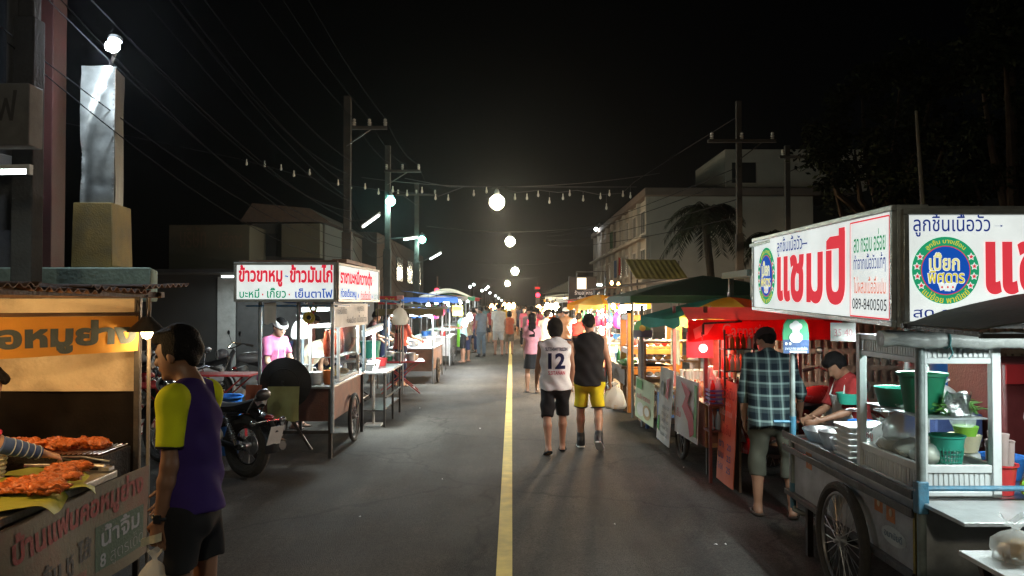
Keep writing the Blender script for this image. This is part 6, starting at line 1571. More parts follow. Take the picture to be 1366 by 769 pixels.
net_basket((2.27, 4.13, .937), .085, .15, TEALPL, 'light green net basket on the lower shelf of the glass cabinet')
m = MB(); m.lathe([(0, .008), (.11, .0), (.125, .16), (.135, .165), (.13, .17), (.12, .165), (0, .16)], (2.62, 4.75, .802), n=28); m.build('blue_tub', BLUEPL, None, label='blue tub standing on the counter behind the glass cabinet', cat='tub', loc=(2.62, 4.75, .802))
VEG = M('green_leaf_veg', (.09, .25, .04), .5, noise=.3, scale=20)
rd = random.Random(2); m = MB()
for k in range(70):
    a = Vector((2.30 + rd.uniform(-.11, .12), 4.20 + rd.uniform(-.12, .12), 1.205 + rd.uniform(0, .035))); d = Vector((rd.uniform(-1, 1), rd.uniform(-.5, .5), rd.uniform(-.05, .4))).normalized() * rd.uniform(.05, .10)
    m.path([a, a + d * .5 + Vector((0, 0, .012)), a + d], [.004, .0045, .002], 5)
m.build('green_beans', VEG, None, label='heap of thin green long beans on the upper cabinet shelf', cat='vegetables', kind=None, loc=(2.3, 4.2, 1.2))
m = MB()
rd = random.Random(8)
m.sheet(lambda u, v: Vector((2.30 + .055 * math.cos(6.28 * u) * (1 + .25 * math.sin(9 * u + 6 * v)), 4.08 + .05 * math.sin(6.28 * u) * (1 + .25 * math.cos(11 * u + 5 * v)), 1.20 + .12 * v + .008 * math.sin(20 * u))), 40, 10); m.build('foil_parcel', M('crumpled_foil', (.75, .75, .74), .22, 1.0, noise=.1, bump=.5, bscale=70), None, label='crumpled silver foil parcel at the corner of the upper cabinet shelf', cat='foil parcel', loc=(2.3, 4.08, 1.2))
NOOD = M('pale_noodles', (.62, .58, .46), .6, noise=.25, scale=60, bump=.35, bscale=140)
for k, (x, y, s_) in enumerate(((2.16, 4.44, .10), (2.17, 4.30, .095), (2.17, 4.14, .08), (2.30, 4.50, .10))):
    q = (x, y, .94); t2 = thing('noodle_bag', 'clear bag of pale noodles on the lower shelf of the glass cabinet', 'bag of noodles', q, 'noodle bags in the glass cabinet')
    m = MB(); m.ball((x, y, .985), (s_, s_ * .7, .045), 16, 10, None, .16, k); m.build('noodles', NOOD, t2, smooth=60)
    m = MB(); m.ball((x, y, .99), (s_ * 1.12, s_ * .82, .058), 18, 10, None, .10, k + 7); m.build('bag_film', BAG, t2, smooth=60)
q = (2.14, 4.56, .937); bag(q, .18, .16, MILKBAG, 'white printed bag behind the noodle bags in the glass cabinet', 'bags in the cabinet', seed=4); letters('lettering', 'หมู', REDPL, (2.062, 4.60, .99), (0, -1, 0), (0, 0, 1), .08, .045, .03, COL.objects[-1].parent, .002)
bag((2.16, 4.38, 1.02), .20, .20, BAG, 'clear plastic bag slumped on the noodle bags in the glass cabinet', 'bags in the cabinet', seed=6)
# far end of the cart: foam boxes, steel bowls, ladle stand
FOAM = M('white_foam', (.74, .76, .75), .75, noise=.04, bump=.06, bscale=200)
for col, (x, y, n) in enumerate(((2.13, 4.95, 6), (2.28, 4.98, 6))):
    for k in range(n):
        m = MB(); z = .803 + .037 * k
        m.add([(x - .055, y - .10, z), (x + .055, y - .10, z), (x + .055, y + .10, z), (x - .055, y + .10, z), (x - .07, y - .115, z + .03), (x + .07, y - .115, z + .03), (x + .07, y + .115, z + .03), (x - .07, y + .115, z + .03)], [(3, 2, 1, 0), (4, 5, 6, 7), (0, 1, 5, 4), (1, 2, 6, 5), (2, 3, 7, 6), (3, 0, 4, 7)])
        m.bb((x - .074, y - .119, z + .030), (x + .074, y + .119, z + .0345)); m.build('foam_tray', FOAM, None, .004, label='white foam tray in the stacks left of the glass cabinet', cat='foam tray', group='stacked foam trays on the meatball cart', loc=(x, y, z))
for k, (x, y, r, h, lab) in enumerate(((2.20, 5.35, .12, .11, 'large shiny steel bowl near the far end of the meatball cart'), (2.17, 5.17, .085, .09, 'small shiny steel bowl beside the foam trays'), (2.48, 5.30, .13, .10, 'steel bowl at the back of the meatball cart'))): bowl((x, y, .803), r, h, STEEL, lab, 'steel bowls on the meatball cart', 'steel_bowl', 'bowl', 1.5)
t2 = thing('wire_ring_stand', 'thin wire ring stand holding the foam trays', 'wire stand', (2.2, 4.95, .8))
m = MB()
for x, y in ((2.13, 4.83), (2.30, 4.83)):
    m.tube((x, y, .80), (x, y, 1.12), .003, 6); m.ring((x, y + .06, 1.12), .06, .0028, n=24, m=5)
m.build('wire', STEEL, t2)
m = MB(); m.lathe([(0, 0), (.13, 0), (.16, .07), (.165, .07), (.165, .078), (.15, .074), (.12, .006), (0, .006)], (2.25, 5.65, .803), n=30, sx=1, sy=1.2); m.build('wash_basin', STEEL, None, label='wide steel wash basin at the far end of the meatball cart', cat='basin', loc=(2.25, 5.65, .803))
bowl((2.55, 5.75, .803), .10, .12, BLUEPL, 'blue plastic tub at the far end of the meatball cart behind the basin', None, 'tub', 'tub'); bowl((2.62, 6.15, 1.0), .09, .08, TEALPL, 'small teal bowl behind the blue tub')
# on the serving shelf and counter right of the cabinet
m = MB(); q = (2.515, 4.08, .803); m.lathe([(0, .005), (.06, 0), (.075, .14), (.085, .145), (.085, .155), (.07, .15), (.055, .01), (0, .01)], q, n=26); m.build('red_pail', REDPL, None, label='red plastic pail of clear cups right of the glass cabinet', cat='pail', loc=q)
for k in range(7):
    a = 6.28 * k / 7; x, y = 2.515 + .042 * math.cos(a), 4.08 + .042 * math.sin(a)
    m = MB(); m.lathe([(.02, .06), (.026, .25 + .02 * (k % 3)), (.03, .255 + .02 * (k % 3)), (.024, .25), (.018, .06)], (x, y, .82), n=12); m.build('plastic_cup', translucent('pink_clear_plastic', (.62, .50, .47), .6), None, label='pale clear plastic sleeve standing in the red pail', cat='cup', group='cups in the red pail', loc=(x, y, .88))
bowl((2.54, 4.45, .95), .085, .09, M('cream_plastic', (.60, .54, .36), .5, noise=.1), 'cream bowl on the upturned tub right of the glass cabinet'); bowl((2.54, 4.43, 1.04), .06, .05, M('lime_plastic', (.25, .55, .06), .45), 'lime green bowl inside the cream bowl')
m = MB(); m.lathe([(.10, 0), (.10, .01), (.08, .14), (0, .145)], (2.54, 4.45, .803), n=24); m.build('upturned_tub', WHITEPL, None, label='white upturned tub carrying the cream bowl', cat='tub', loc=(2.54, 4.45, .803))
bag((2.53, 4.44, 1.085), .14, .13, BAG, 'clear bag tied on top of the cream bowl', seed=9)
bag((2.66, 4.0, .80), .15, .17, M('lime_bag', (.22, .50, .05), .35, noise=.15, bump=.3, bscale=25), 'lime green bag on the serving counter at the right edge', seed=10)
bowl((2.75, 4.45, .803), .12, .12, BLUEPL, 'blue basin at the right edge of the meatball cart')
# bread stand
t = thing('bread_stand', 'low folding stand with a white tray at the lower right corner', 'stand', (2.2, 3.0, 0))
m = MB(); m.bb((1.80, 2.72, .765), (2.7, 3.20, .785)); m.build('tray', M('white_tray', (.55, .57, .57), .5, noise=.1, dirt=.4), t, .003)
for x in (1.86, 2.6):
    m = MB(); m.bar((x, 2.78, 0), (x, 3.14, .76), .03); m.bar((x + .035, 3.14, 0), (x + .035, 2.78, .76), .03); m.build('leg', DARKWOOD, t)
BREAD = M('golden_bun', (.50, .26, .07), .5, noise=.4, scale=14, bump=.1, dirt=.4, dirtcol=(.6, .42, .2))
for k, (x, y) in enumerate(((1.945, 3.06), (2.07, 3.0), (1.98, 2.86), (2.19, 3.06), (2.12, 2.84))):
    t2 = thing('bread_bag', 'clear knotted bag of golden buns on the white tray at the lower right', 'bag of bread', (x, y, .786), 'bagged buns on the white tray')
    for q in range(3):
        a = 2.1 * q + k; m = MB(); m.ball((x + .032 * math.cos(a), y + .032 * math.sin(a), .786 + .032 + .03 * (q == 2)), (.042, .036, .03), 14, 10, None, .06, k * 3 + q); m.build('bun', BREAD, t2)
    m = MB(); rdk = random.Random(k); n = 24; vs, fs = [], []
    prof = [(.3, 0), (.95, .04), (1.05, .28), (.95, .5), (.6, .66), (.2, .74), (.16, .78), (.4, .9), (.7, 1.0)]
    for j, (r, z) in enumerate(prof):
        for i in range(n):
            a = 6.283 * i / n; r2 = r * .078 * (1 + .12 * math.sin(5 * a + 3 * z + k) + .08 * math.sin(9 * a - 5 * z + 2 * k)); vs.append((x + r2 * math.cos(a), y + r2 * math.sin(a), .787 + .16 * z + (.02 * math.sin(3 * a + k) if j == len(prof) - 1 else 0)))
    for j in range(len(prof) - 1):
        for i in range(n): fs.append((j * n + i, j * n + (i + 1) % n, (j + 1) * n + (i + 1) % n, (j + 1) * n + i))
    m.add(vs, fs); m.build('bag_film', BAG, t2)
# what stands behind the meatball cart
t = thing('breeze_block_wall', 'old pierced concrete block wall behind the meatball cart', 'wall', (5.5, 9.6, 0))
m = MB(); BW = M('grimy_block', (.28, .24, .19), .9, noise=.3, scale=4, bump=.3, bscale=30, dirt=.7)
for i in range(26):
    for j in range(10):
        x, z = 3.1 + i * .2, .0 + j * .2
        for a, b, c_, d in ((0, 0, .2, .03), (0, .17, .2, .2), (0, .031, .03, .169), (.17, .031, .2, .169), (.085, .031, .115, .169)): m.bb((x + a + .001, 9.55, z + b), (x + c_ - .001, 9.65, z + d))
m.bb((3.1, 9.60, 0), (8.3, 9.66, 2.0)); m.build('blocks', BW, t)
t = thing('drinks_fridge', 'dark red drinks cooler with white script behind the meatball cart at the right edge', 'fridge', (3.5, 5.5, 0))
m = MB(); m.bb((3.30, 5.3, .0), (4.1, 6.0, 1.38)); m.build('body', M('dark_cooler', (.09, .015, .015), .4, noise=.2), t, .02)
m = MB(); m.bb((3.31, 5.29, 1.24), (4.09, 5.298, 1.37)); m.build('red_header', REDPL, t)
letters('lettering', 'Coca-Cola', M('white_print', (.7, .7, .7), .5), (3.40, 5.295, .98), (1, 0, 0), (0, 0, 1), .62, .14, .012, t, .004, shear=.35)
m = MB(); m.lathe([(0, .01), (.19, 0), (.22, .45), (.235, .46), (.235, .48), (.2, .47), (0, .46)], (3.55, 6.3, 1.05), n=28); m.build('storage_bin', BLUEPL, None, label='blue round bin stacked high behind the meatball cart at the right edge', cat='bin', loc=(3.55, 6.3, 1.05))
m = MB(); m.bb((3.2, 6.05, 0), (3.95, 6.6, 1.045)); m.build('crate_stack', DARKWOOD, None, .01, label='dark wooden crate under the blue round bin', cat='crate', loc=(3.5, 6.3, 0))
bag((3.05, 5.6, 1.02), .22, .24, MILKBAG, 'crumpled pale bag behind the glass cabinet', seed=12)
m = MB(); m.bb((2.92, 5.45, .82), (3.25, 5.9, 1.015)); m.build('foam_cooler', M('dark_blue_box', (.03, .05, .14), .6), None, .015, label='dark blue box carrying the crumpled bag behind the glass cabinet', cat='box', loc=(3.1, 5.6, .82))
m = MB(); m.bar((2.98, 5.5, 0), (2.98, 5.5, .818), .03); m.bar((3.2, 5.5, 0), (3.2, 5.5, .818), .03); m.bar((2.98, 5.85, 0), (2.98, 5.85, .818), .03); m.bar((3.2, 5.85, 0), (3.2, 5.85, .818), .03); m.bb((2.93, 5.45, .79), (3.24, 5.9, .817)); m.build('small_stand', DARKMET, None, label='thin dark stand under the dark blue box', cat='stand', loc=(3.1, 5.7, 0))
motorbike('red scooter parked behind the seated man at the meatball cart', (2.7, 8.2, 0), 20, M('scooter_red_gloss', (.35, .02, .02), .25, noise=.05, bump=0), False, 'motorbikes parked on the right')
m = MB(); m.bb((2.9, 9.72, 2.12), (6.5, 10.9, 2.2)); m.bar((3.0, 9.8, 0), (3.0, 9.8, 2.118), .06); m.bar((6.4, 9.8, 0), (6.4, 9.8, 2.118), .06); m.bar((3.0, 10.8, 0), (3.0, 10.8, 2.118), .06); m.bar((6.4, 10.8, 0), (6.4, 10.8, 2.118), .06); m.build('lean_to', M('dark_green_sheet', (.03, .06, .05), .8, noise=.2), None, label='dark sheet roof on posts behind the block wall', cat='shelter', loc=(4.7, 10, 0))

# ------------------------------------------------------------------ drinks stall with the red awning
BOOST = 3.0
REDTARP = translucent('red_tarp', (.70, .03, .035), .65); PINKTARP = translucent('pink_tarp', (.72, .30, .28), .5)
t = thing('drinks_stall', 'drinks cart with a red awning of white lettering, lit by a red lamp', 'food cart', (2.5, 8.8, 0))
MAROON = M('maroon_frame', (.16, .035, .03), .6, noise=.25, scale=10, dirt=.5)
m = MB(); m.bb((1.98, 8.14, .30), (2.95, 9.65, .74)); m.build('cart_body', M('red_brown_panel', (.26, .08, .05), .6, noise=.25, scale=5, bump=.1, dirt=.6), t, .01)
m = MB()
for (a, b) in ((1.985, 2.02), (2.14, 2.165), (2.31, 2.345), (2.6, 2.63), (2.90, 2.945)): m.bb((a, 8.118, .345), (b, 8.137, .70))
m.bb((1.985, 8.118, .30), (2.945, 8.137, .343)); m.bb((1.985, 8.118, .702), (2.945, 8.137, .738)); m.build('orange_trim', M('pale_orange_wood', (.46, .22, .10), .6, noise=.25, scale=8, dirt=.5), t, .003)
m = MB(); m.bb((1.95, 8.08, .742), (2.98, 9.7, .765)); m.build('counter', WOOD, t, .004)
for x, y in ((1.985, 8.1), (2.95, 8.1), (1.985, 9.66), (2.95, 9.66)): m = MB(); m.bar((x, y, .766), (x, y, 1.75), .035); m.build('post', MAROON, t)
for x in (2.05, 2.88):
    for y in (8.25, 9.5): m = MB(); m.bar((x, y, 0), (x, y, .297), .05); m.build('leg', DARKMET, t)
wheel(t, (1.945, 9.05, .29), .29, (1, 0, 0), 16, .03); wheel(t, (3.0, 9.05, .29), .29, (1, 0, 0), 16, .03)
def awn(u, v): return Vector((1.765 + 1.55 * u, 7.93 + .30 * v, 1.615 + .125 * v + .012 * math.sin(11 * u) * (1 - v)))
m = MB(); m.sheet(awn, 24, 8, .004); m.build('awning_top', PINKTARP, t)
def val(u, v): return Vector((1.765 + 1.55 * u, 7.928 - .018 * math.sin(14 * u) * (1 - v) - .02 * (1 - v), 1.405 + .21 * v - .012 * math.cos(18 * u) * (1 - v)))
m = MB(); m.sheet(val, 40, 6, .004); v_ = m.build('awning_valance', REDTARP, t)
letters('lettering', 'Carnation', M('pale_pink_letters', (.72, .50, .48), .7), (0, 0, 0), (1, 0, 0), (0, 0, 1), .52, .125, .006, v_, grid=.25, fn=lambda a, b: val((.345 + a) / 1.55, .22 + b / .21) + Vector((0, -.009, 0)))
m = MB(); m.prism([(0, 0), (.12, .05), (.2, .17), (.1, .16), (-.02, .1)], (1.83, 7.887, 1.42), (1, 0, 0), (0, 0, 1), .0016); m.build('valance_swirl', PINKTARP, v_)
m = MB(); m.bar((1.90, 7.84, 1.58), (2.28, 7.84, 1.60), .018); m.bar((1.90, 7.84, 1.47), (1.90, 7.84, 1.575), .018); m.bar((2.28, 7.845, 1.6), (2.28, 8.08, 1.62), .015); m.build('lamp_arm', DARKMET, t)
q = Vector(at(938, 465, 7.9))
t2 = thing('red_lamp', 'glowing red lamp on a pink acrylic panel under the red awning', 'lamp', q)
m = MB(); m.ball(q, .042, 16, 10); m.build('bulb', glow('red_bulb_light', (1.0, .16, .14), 22), t2)
m = MB(); m.bb((q.x - .15, q.y + .07, q.z - .10), (q.x + .12, q.y + .076, q.z + .16)); m.build('acrylic_panel', translucent('pink_acrylic', (.62, .22, .28), .5), t2)
m = MB(); m.tube(q + Vector((0, .02, .03)), q + Vector((-.02, -.03, .16)), .006, 6); m.build('cord', BLACKPL, t2)
lamp(q + Vector((.0, -.06, -.0)), 10, (1, .07, .06), .05, t2); lamp(q + Vector((.30, .16, .05)), 22, (1, .06, .05), .06, t2)
# tall bottle rack
t2 = thing('bottle_rack', 'dark shelf rack full of small red lit bottles beside the plaid shirted man', 'rack', (2.3, 8.0, .766))
rx0, rx1, ry0, ry1 = 2.10, 2.44, 7.80, 7.98
m = MB()
for x in (rx0, rx1):
    for y in (ry0, ry1): m.bar((x, y, 0), (x, y, 1.52), .018)
m.build('frame', DARKMET, t2)
for z in (.62, .86, 1.10, 1.32): m = MB(); m.bb((rx0 - .01, ry0 - .01, z), (rx1 + .01, ry1 + .01, z + .012)); m.build('shelf', DARKMET, t2)
BOT = [M('red_syrup', (.55, .02, .02), .15, noise=.1, bump=0, spec=.6), M('amber_syrup', (.45, .16, .03), .15, noise=.1, bump=0, spec=.6), M('pale_label_bottle', (.60, .52, .48), .3, noise=.1, bump=0)]
k = 0
for z, h in ((1.112, .17), (1.332, .15), (.872, .18), (.632, .18)):
    for i in range(6):
        for j in range(2):
            k += 1; bottle((rx0 + .03 + .056 * i, ry0 + .04 + .09 * j, z), h * (.9 + .1 * ((k * 7) % 3) / 2), .022, BOT[(k * 5 // 3) % 3], BLACKPL if k % 3 else REDPL, 'small syrup bottle lined up in the red lit rack', 'syrup bottles in the rack')
# blue crate of bottles at the near end
t2 = thing('bottle_crate', 'blue crate of soda bottles on the drinks stall', 'crate', (2.05, 8.1, .77))
q0 = Vector((1.97, 7.86, .78)); m = MB(); cw, cd, ch = .27, .19, .13
m.bb(q0, q0 + Vector((cw, cd, .01)))
for z in (.035, .075, .115):
    m.bb(q0 + Vector((0, 0, z)), q0 + Vector((cw, .01, z + .022))); m.bb(q0 + Vector((0, cd - .01, z)), q0 + Vector((cw, cd, z + .022))); m.bb(q0 + Vector((0, .011, z)), q0 + Vector((.01, cd - .011, z + .022))); m.bb(q0 + Vector((cw - .01, .011, z)), q0 + Vector((cw, cd - .011, z + .022)))
m.build('crate_body', M('blue_violet_crate', (.10, .10, .42), .45, noise=.15), t2)
m = MB(); m.bb((1.955, 7.84, .757), (2.26, 8.075, .777)); m.bar((1.97, 7.86, 0), (1.97, 7.86, .755), .03); m.bar((2.24, 7.86, 0), (2.24, 7.86, .755), .03); m.bb((1.955, 7.86, .50), (2.26, 8.075, .515)); m.build('crate_shelf', MAROON, None, label='maroon shelf carrying the blue bottle crates', cat='shelf', loc=(2.1, 7.9, 0))
WAT = M('clear_blue_bottle', (.35, .45, .55), .12, noise=.05, bump=0, spec=.7)
for i in range(4):
    for j in range(2): bottle(q0 + Vector((.04 + .065 * i, .05 + .09 * j, .012)), .24, .028, WAT if (i + j) % 3 else BOT[0], WHITEPL, 'soda bottle standing in the blue crate', 'bottles in the blue crate')
for i in range(4): bottle((2.0 + .065 * i, 7.93, .517), .2, .028, WAT, BLUEPL, 'bottle on the lower shelf under the blue crate', 'bottles under the blue crate')
bottle((2.20, 8.2, .767), .42, .05, M('tall_brown_tube', (.30, .10, .05), .4), ORANGEPL, 'tall orange brown cup tube on the drinks stall counter'); bottle((2.06, 8.2, .767), .36, .06, translucent('clear_jar', (.5, .5, .48), .5), WHITEPL, 'large clear jar with a white lid on the drinks stall counter')
# price board and hung banners
t2 = thing('price_board', 'tall orange printed price board leaning by the plaid shirted man', 'sign board', (2.1, 7.7, 0))
pb = board(t2, (2.105, 7.97), (2.12, 7.43), .03, 1.02, .008, M('orange_print_board', (.62, .15, .07), .6, noise=.1, scale=4, dirt=.2), 'printed_sheet', tilt=.05)
OB = M('orange_dark_red_ink', (.38, .03, .02), .7); OW = M('board_white', (.66, .62, .56), .7); OBL = M('board_navy_ink', (.06, .08, .20), .7)
pb('โอวัลติน', .08, .92, .83, .96, OB, .03); pb('ชาเย็น กาแฟ', .10, .85, .66, .74, OW, .0); pb('นมเย็น', .10, .80, .48, .58, OB, .02); pb('แก้ว', .40, .75, .76, .81, OW, .0)
for k, (a, b) in enumerate((('ชา', '20'), ('นม', '25'), ('โกโก้', '25'))): pb(a, .12, .42, .34 - .11 * k, .40 - .11 * k, OBL, .02); pb(b, .62, .86, .34 - .11 * k, .40 - .11 * k, OBL, .02)
m = MB(); m.bb((2.135, 7.44, .0), (2.155, 7.96, .95)); m.build('backing', DARKWOOD, t2)
VIN = M('white_vinyl_print', (.60, .60, .58), .6, noise=.08, scale=3, dirt=.3)
PINKI = M('ink_crimson', (.50, .05, .08), .6); GREENI = M('ink_green', (.08, .32, .08), .6); DKI = M('ink_dark', (.08, .09, .09), .6)
t2 = thing('drinks_banner', 'white hanging banner with small drink pictures, left one of the two on the drinks stall', 'banner', (1.88, 9.4, .2))
pb = board(t2, (1.875, 9.95), (1.885, 9.20), .10, .99, .004, VIN, 'vinyl_sheet', tilt=.06)
pb.shape(circle_poly(.3, .72, .14, .10), DKI, 'printed_glass'); pb.shape([(.55, .62), (.75, .6), (.85, .9), (.62, .86)], PINKI, 'printed_fruit'); pb.shape([(.05, .15), (.25, .12), (.22, .34), (.08, .32)], GREENI, 'printed_leaf')
for k in range(5): pb(['ชาเขียว 20', 'ชานม 20', 'โกโก้ 25', 'กาแฟ 20', 'นมสด 20'][k], .35, .88, .46 - .09 * k, .51 - .09 * k, DKI, .0)
t2 = thing('drinks_banner', 'white hanging banner with a crimson swirl nearer the red cabinet', 'banner', (1.9, 8.7, .3))
pb = board(t2, (1.90, 9.15), (1.945, 8.22), .31, .95, .004, VIN, 'vinyl_sheet', tilt=.02)
pb.shape([(.25, .95), (.5, .7), (.35, .5), (.62, .3), (.72, .05), (.9, .15), (.82, .45), (.58, .6), (.7, .8)], PINKI, 'printed_swirl'); pb.shape([(.86, .1), (.97, .1), (.97, .95), (.86, .95)], GREENI, 'printed_stripe'); pb('เย็น', .08, .3, .3, .45, PINKI, .02)
# jars and cups on the counter
for k in range(12):
    x, y = 2.02 + .075 * (k % 6), 8.55 + .16 * (k // 6); bottle((x, y, .767), .17, .032, [translucent('clear_jar', (.5, .5, .48), .5), M('milk_tea', (.50, .28, .14), .3), BOT[1]][k % 3], WHITEPL if k % 2 else ORANGEPL, 'lidded jar in the rows on the drinks stall counter', 'jars on the drinks stall counter', 'jar')
for k in range(10):
    x, y = 1.99 + .08 * (k % 5), 9.0 + .22 * (k // 5); m = MB(); m.lathe([(.024, 0), (.034, .11), (.037, .112), (.032, .108), (.022, .004), (0, .004)], (x, y, .90), n=14); m.build('glass_cup', translucent('pale_cup', (.70, .64, .52), .5), None, label='pale drinking cup in the rows at the back of the drinks stall', cat='cup', group='cups at the back of the drinks stall', loc=(x, y, .90))
m = MB(); m.bb((1.96, 8.92, .768), (2.42, 9.32, .897)); m.build('cup_box', M('tan_card', (.46, .30, .16), .8, noise=.15), None, .006, label='tan box carrying the pale drinking cups', cat='box', loc=(2.2, 9.1, .768))
# big multicoloured umbrella over it
def umbrella(label, c, rad, rise, cols, pole_base=0, group='market umbrellas', drop=.10, n=8, seg=6):
    t = thing('market_umbrella', label, 'umbrella', (c[0], c[1], pole_base), group)
    c = Vector(c)
    for k in range(n):
        m = MB()
        def pan(u, v):
            a = 6.2832 * (k + u) / n; sagf = 1 - .10 * math.sin(math.pi * u) * v
            r = rad * v * (math.cos(math.pi / n) / math.cos(math.pi * (2 * u - 1) / n) * .5 + .5) * sagf
            return c + Vector((math.cos(a) * r, math.sin(a) * r, -rise * v ** 1.35 - .03 * math.sin(math.pi * u) * v * rad))
        m.sheet(lambda u, v: pan(u, v), 6, 8, .003)
        m.sheet(lambda u, v: pan(u, 1) - Vector((0, 0, drop * v * (1 + .25 * math.sin(9.42 * u)))), 6, 2, .003)
        m.build('canopy_panel', cols[k % len(cols)], t, smooth=60)
    m = MB()
    for k in range(n):
        a = 6.2832 * k / n; m.path([c + Vector((math.cos(a) * rad * v, math.sin(a) * rad * v, -rise * v ** 1.35 - .015)) for v in (0, .25, .5, .75, 1)], .006, 5)
    m.build('ribs', DARKMET, t)
    m = MB(); m.tube((c.x, c.y, pole_base), c + Vector((0, 0, .06)), .018, 8); m.build('pole', GREYPAINT, t)
    return t
UY, UG, UO, UGR = translucent('umbrella_yellow', (.62, .42, .04), .45), translucent('umbrella_green', (.04, .32, .10), .45), translucent('umbrella_orange', (.60, .17, .03), .45), translucent('umbrella_teal', (.05, .22, .20), .45)
umbrella('big umbrella of orange, green and yellow panels behind the red awning', (2.72, 9.9, 1.86), 1.10, .24, [UO, UO, UY, UG, UGR, UY, UO, UO])
hang_bulb(at(925, 425, 8.75), 1.72, 'cool bulb under the orange and green umbrella', 26, (.95, 1, .95), mat=COOLGLOW, r=.03)
hang_bulb((2.35, 9.35, 1.50), 1.75, 'warm bulb over the cups of the drinks stall', 26, (1, .78, .45))
m = MB()
for k in range(2): pass
hang('apron_cloth', 'pale checked cloth hung from the umbrella edge between the stalls', 'cloth', cloth('pale_check', (.55, .60, .50), bump=.2), at(893, 0, 10.4).x, at(905, 0, 10.4).x, 10.4, at(0, 440, 10.4).z, at(0, 486, 10.4).z, 5)

# ------------------------------------------------------------------ snack table and wooden stall under the green tent
t = thing('snack_table', 'blue metal table with trays of snacks beside the white banners', 'table', (2.2, 10.7, 0))
m = MB(); m.bb((1.90, 10.35, .62), (2.6, 11.3, .65)); m.build('tabletop', STEEL, t, .005)
BLT = M('blue_table_paint', (.04, .10, .26), .5, noise=.2, dirt=.4)
for x in (1.93, 2.57):
    for y in (10.38, 11.27): m = MB(); m.bar((x, y, 0), (x, y, .617), .045); m.build('leg', BLT, t)
m = MB(); m.bar((1.93, 10.38, .30), (2.57, 10.38, .30), .035); m.bar((1.93, 10.41, .55), (2.57, 10.41, .55), .06, .03); m.build('stretcher', BLT, t)
m = MB(); m.bb((1.98, 10.5, .02), (2.5, 11.1, .18)); m.build('storage_box', BLACKPL, None, .01, label='black storage box under the blue snack table', cat='box', loc=(2.2, 10.8, .02))
t2 = thing('snack_poster', 'pale green poster with pictures of dumplings hung on the blue snack table', 'poster', (1.86, 11, .1))
pb = board(t2, (1.845, 11.75), (1.90, 10.55), .12, .70, .004, M('pale_green_poster', (.50, .56, .36), .6, noise=.1), 'poster_sheet', tilt=.02)
pb('ขนมจีบ ซาลาเปา', .12, .85, .50, .64, PINKI, .02); pb.shape([(.08, .74), (.4, .74), (.4, .96), (.08, .96)], GREENI, 'printed_block'); pb.shape(circle_poly(.35, .25, .2, .17), OW, 'printed_bun'); pb.shape(circle_poly(.68, .25, .2, .17), M('ink_tan', (.45, .30, .15), .7), 'printed_plate'); pb.shape(circle_poly(.70, .27, .12, .10), OW, 'printed_bun', .0125)
DUMP = M('dumpling', (.58, .46, .28), .5, noise=.2, scale=20)
for k in range(15): m = MB(); m.ball((1.97 + .10 * (k % 5), 10.5 + .13 * (k // 5), .678), (.04, .05, .028), 12, 8, None, .12, k); m.build('dumpling', DUMP, None, label='steamed dumpling in the rows on the blue snack table', cat='dumpling', group='dumplings on the snack table', loc=(1.97 + .10 * (k % 5), 10.5 + .13 * (k // 5), .652))
ORW = M('orange_varnished_wood', (.52, .20, .045), .5, noise=.25, scale=6, bump=.08, dirt=.25)
t = thing('wooden_shelf', 'brown wooden display shelf with buns next to the snack table', 'shelf', (2.3, 11.7, 0))
m = MB(); m.bb((1.95, 11.5, 0), (2.75, 11.53, 1.22)); m.build('back_panel', WOOD, t) if False else None
for x in (1.93, 2.72): m = MB(); m.bb((x, 11.52, 0), (x + .03, 12.1, 1.22)); m.build('side_panel', WOOD, t)
for z in (.45, .68, .92, 1.20): m = MB(); m.bb((1.961, 11.53, z), (2.719, 12.1, z + .025)); m.build('shelf_board', WOOD, t)
for k in range(10):
    x, z = 2.02 + .13 * (k % 5), (.93 if k < 5 else .69) + .018; m = MB(); m.ball((x, 11.62, z + .035), (.055, .05, .035), 12, 8, None, .06, k); m.build('bun', BREAD if k < 5 else M('white_bun', (.66, .62, .54), .7), None, label='round bun on the brown wooden display shelf', cat='bun', group='buns on the wooden shelf', loc=(x, 11.62, z))
t = thing('orange_cabinet', 'bright orange wooden display cabinet under the green tent', 'cabinet', (2.3, 13.2, 0))
m = MB()
for x in (1.93, 2.72):
    for y in (12.9, 13.7): m.bb((x - .05, y - .05, .0), (x + .05, y + .05, 1.62))
for z in (.62, .95, 1.50): m.bb((1.981, 12.86, z), (2.669, 12.94, z + .09)); m.bb((1.89, 12.951, z), (1.97, 13.649, z + .09))
m.build('frame', ORW, t, .006)
for z in (.72, 1.05): m = MB(); m.bb((1.96, 12.95, z), (2.7, 13.65, z + .02)); m.build('shelf', ORW, t)
for k in range(6):
    q = (2.05 + .12 * k, 13.1, 1.072); m = MB(); m.ball(Vector(q) + Vector((0, 0, .06)), (.06, .08, .06), 12, 8, None, .1, k); m.build('wrapped_parcel', [M('pink_wrap', (.55, .20, .22), .6), REDPL, M('tan_wrap', (.5, .36, .2), .6)][k % 3], None, label='wrapped bundle on the shelf of the orange cabinet', cat='parcel', group='bundles in the orange cabinet', loc=q)
t = thing('round_sign', 'round green and blue sign with a yellow centre on a grey post', 'sign', (1.9, 11.45, 0))
q = at(857, 438, 11.4)
m = MB(); m.disc(q, .12, .015, (0, 1, 0), 30); m.build('disc', M('sign_green', (.03, .33, .13), .5), t)
m = MB(); m.disc(q + Vector((0, -.004, 0)), .045, .003, (0, 1, 0)); m.build('yellow_centre', M('sign_yellow', (.60, .48, .08), .5), t)
m = MB(); m.bb((q.x - .13, q.y - .003, q.z - .13), (q.x + .14, q.y - .001, q.z - .03)); m.build('blue_strip', M('sign_navy', (.02, .06, .17), .5), t)
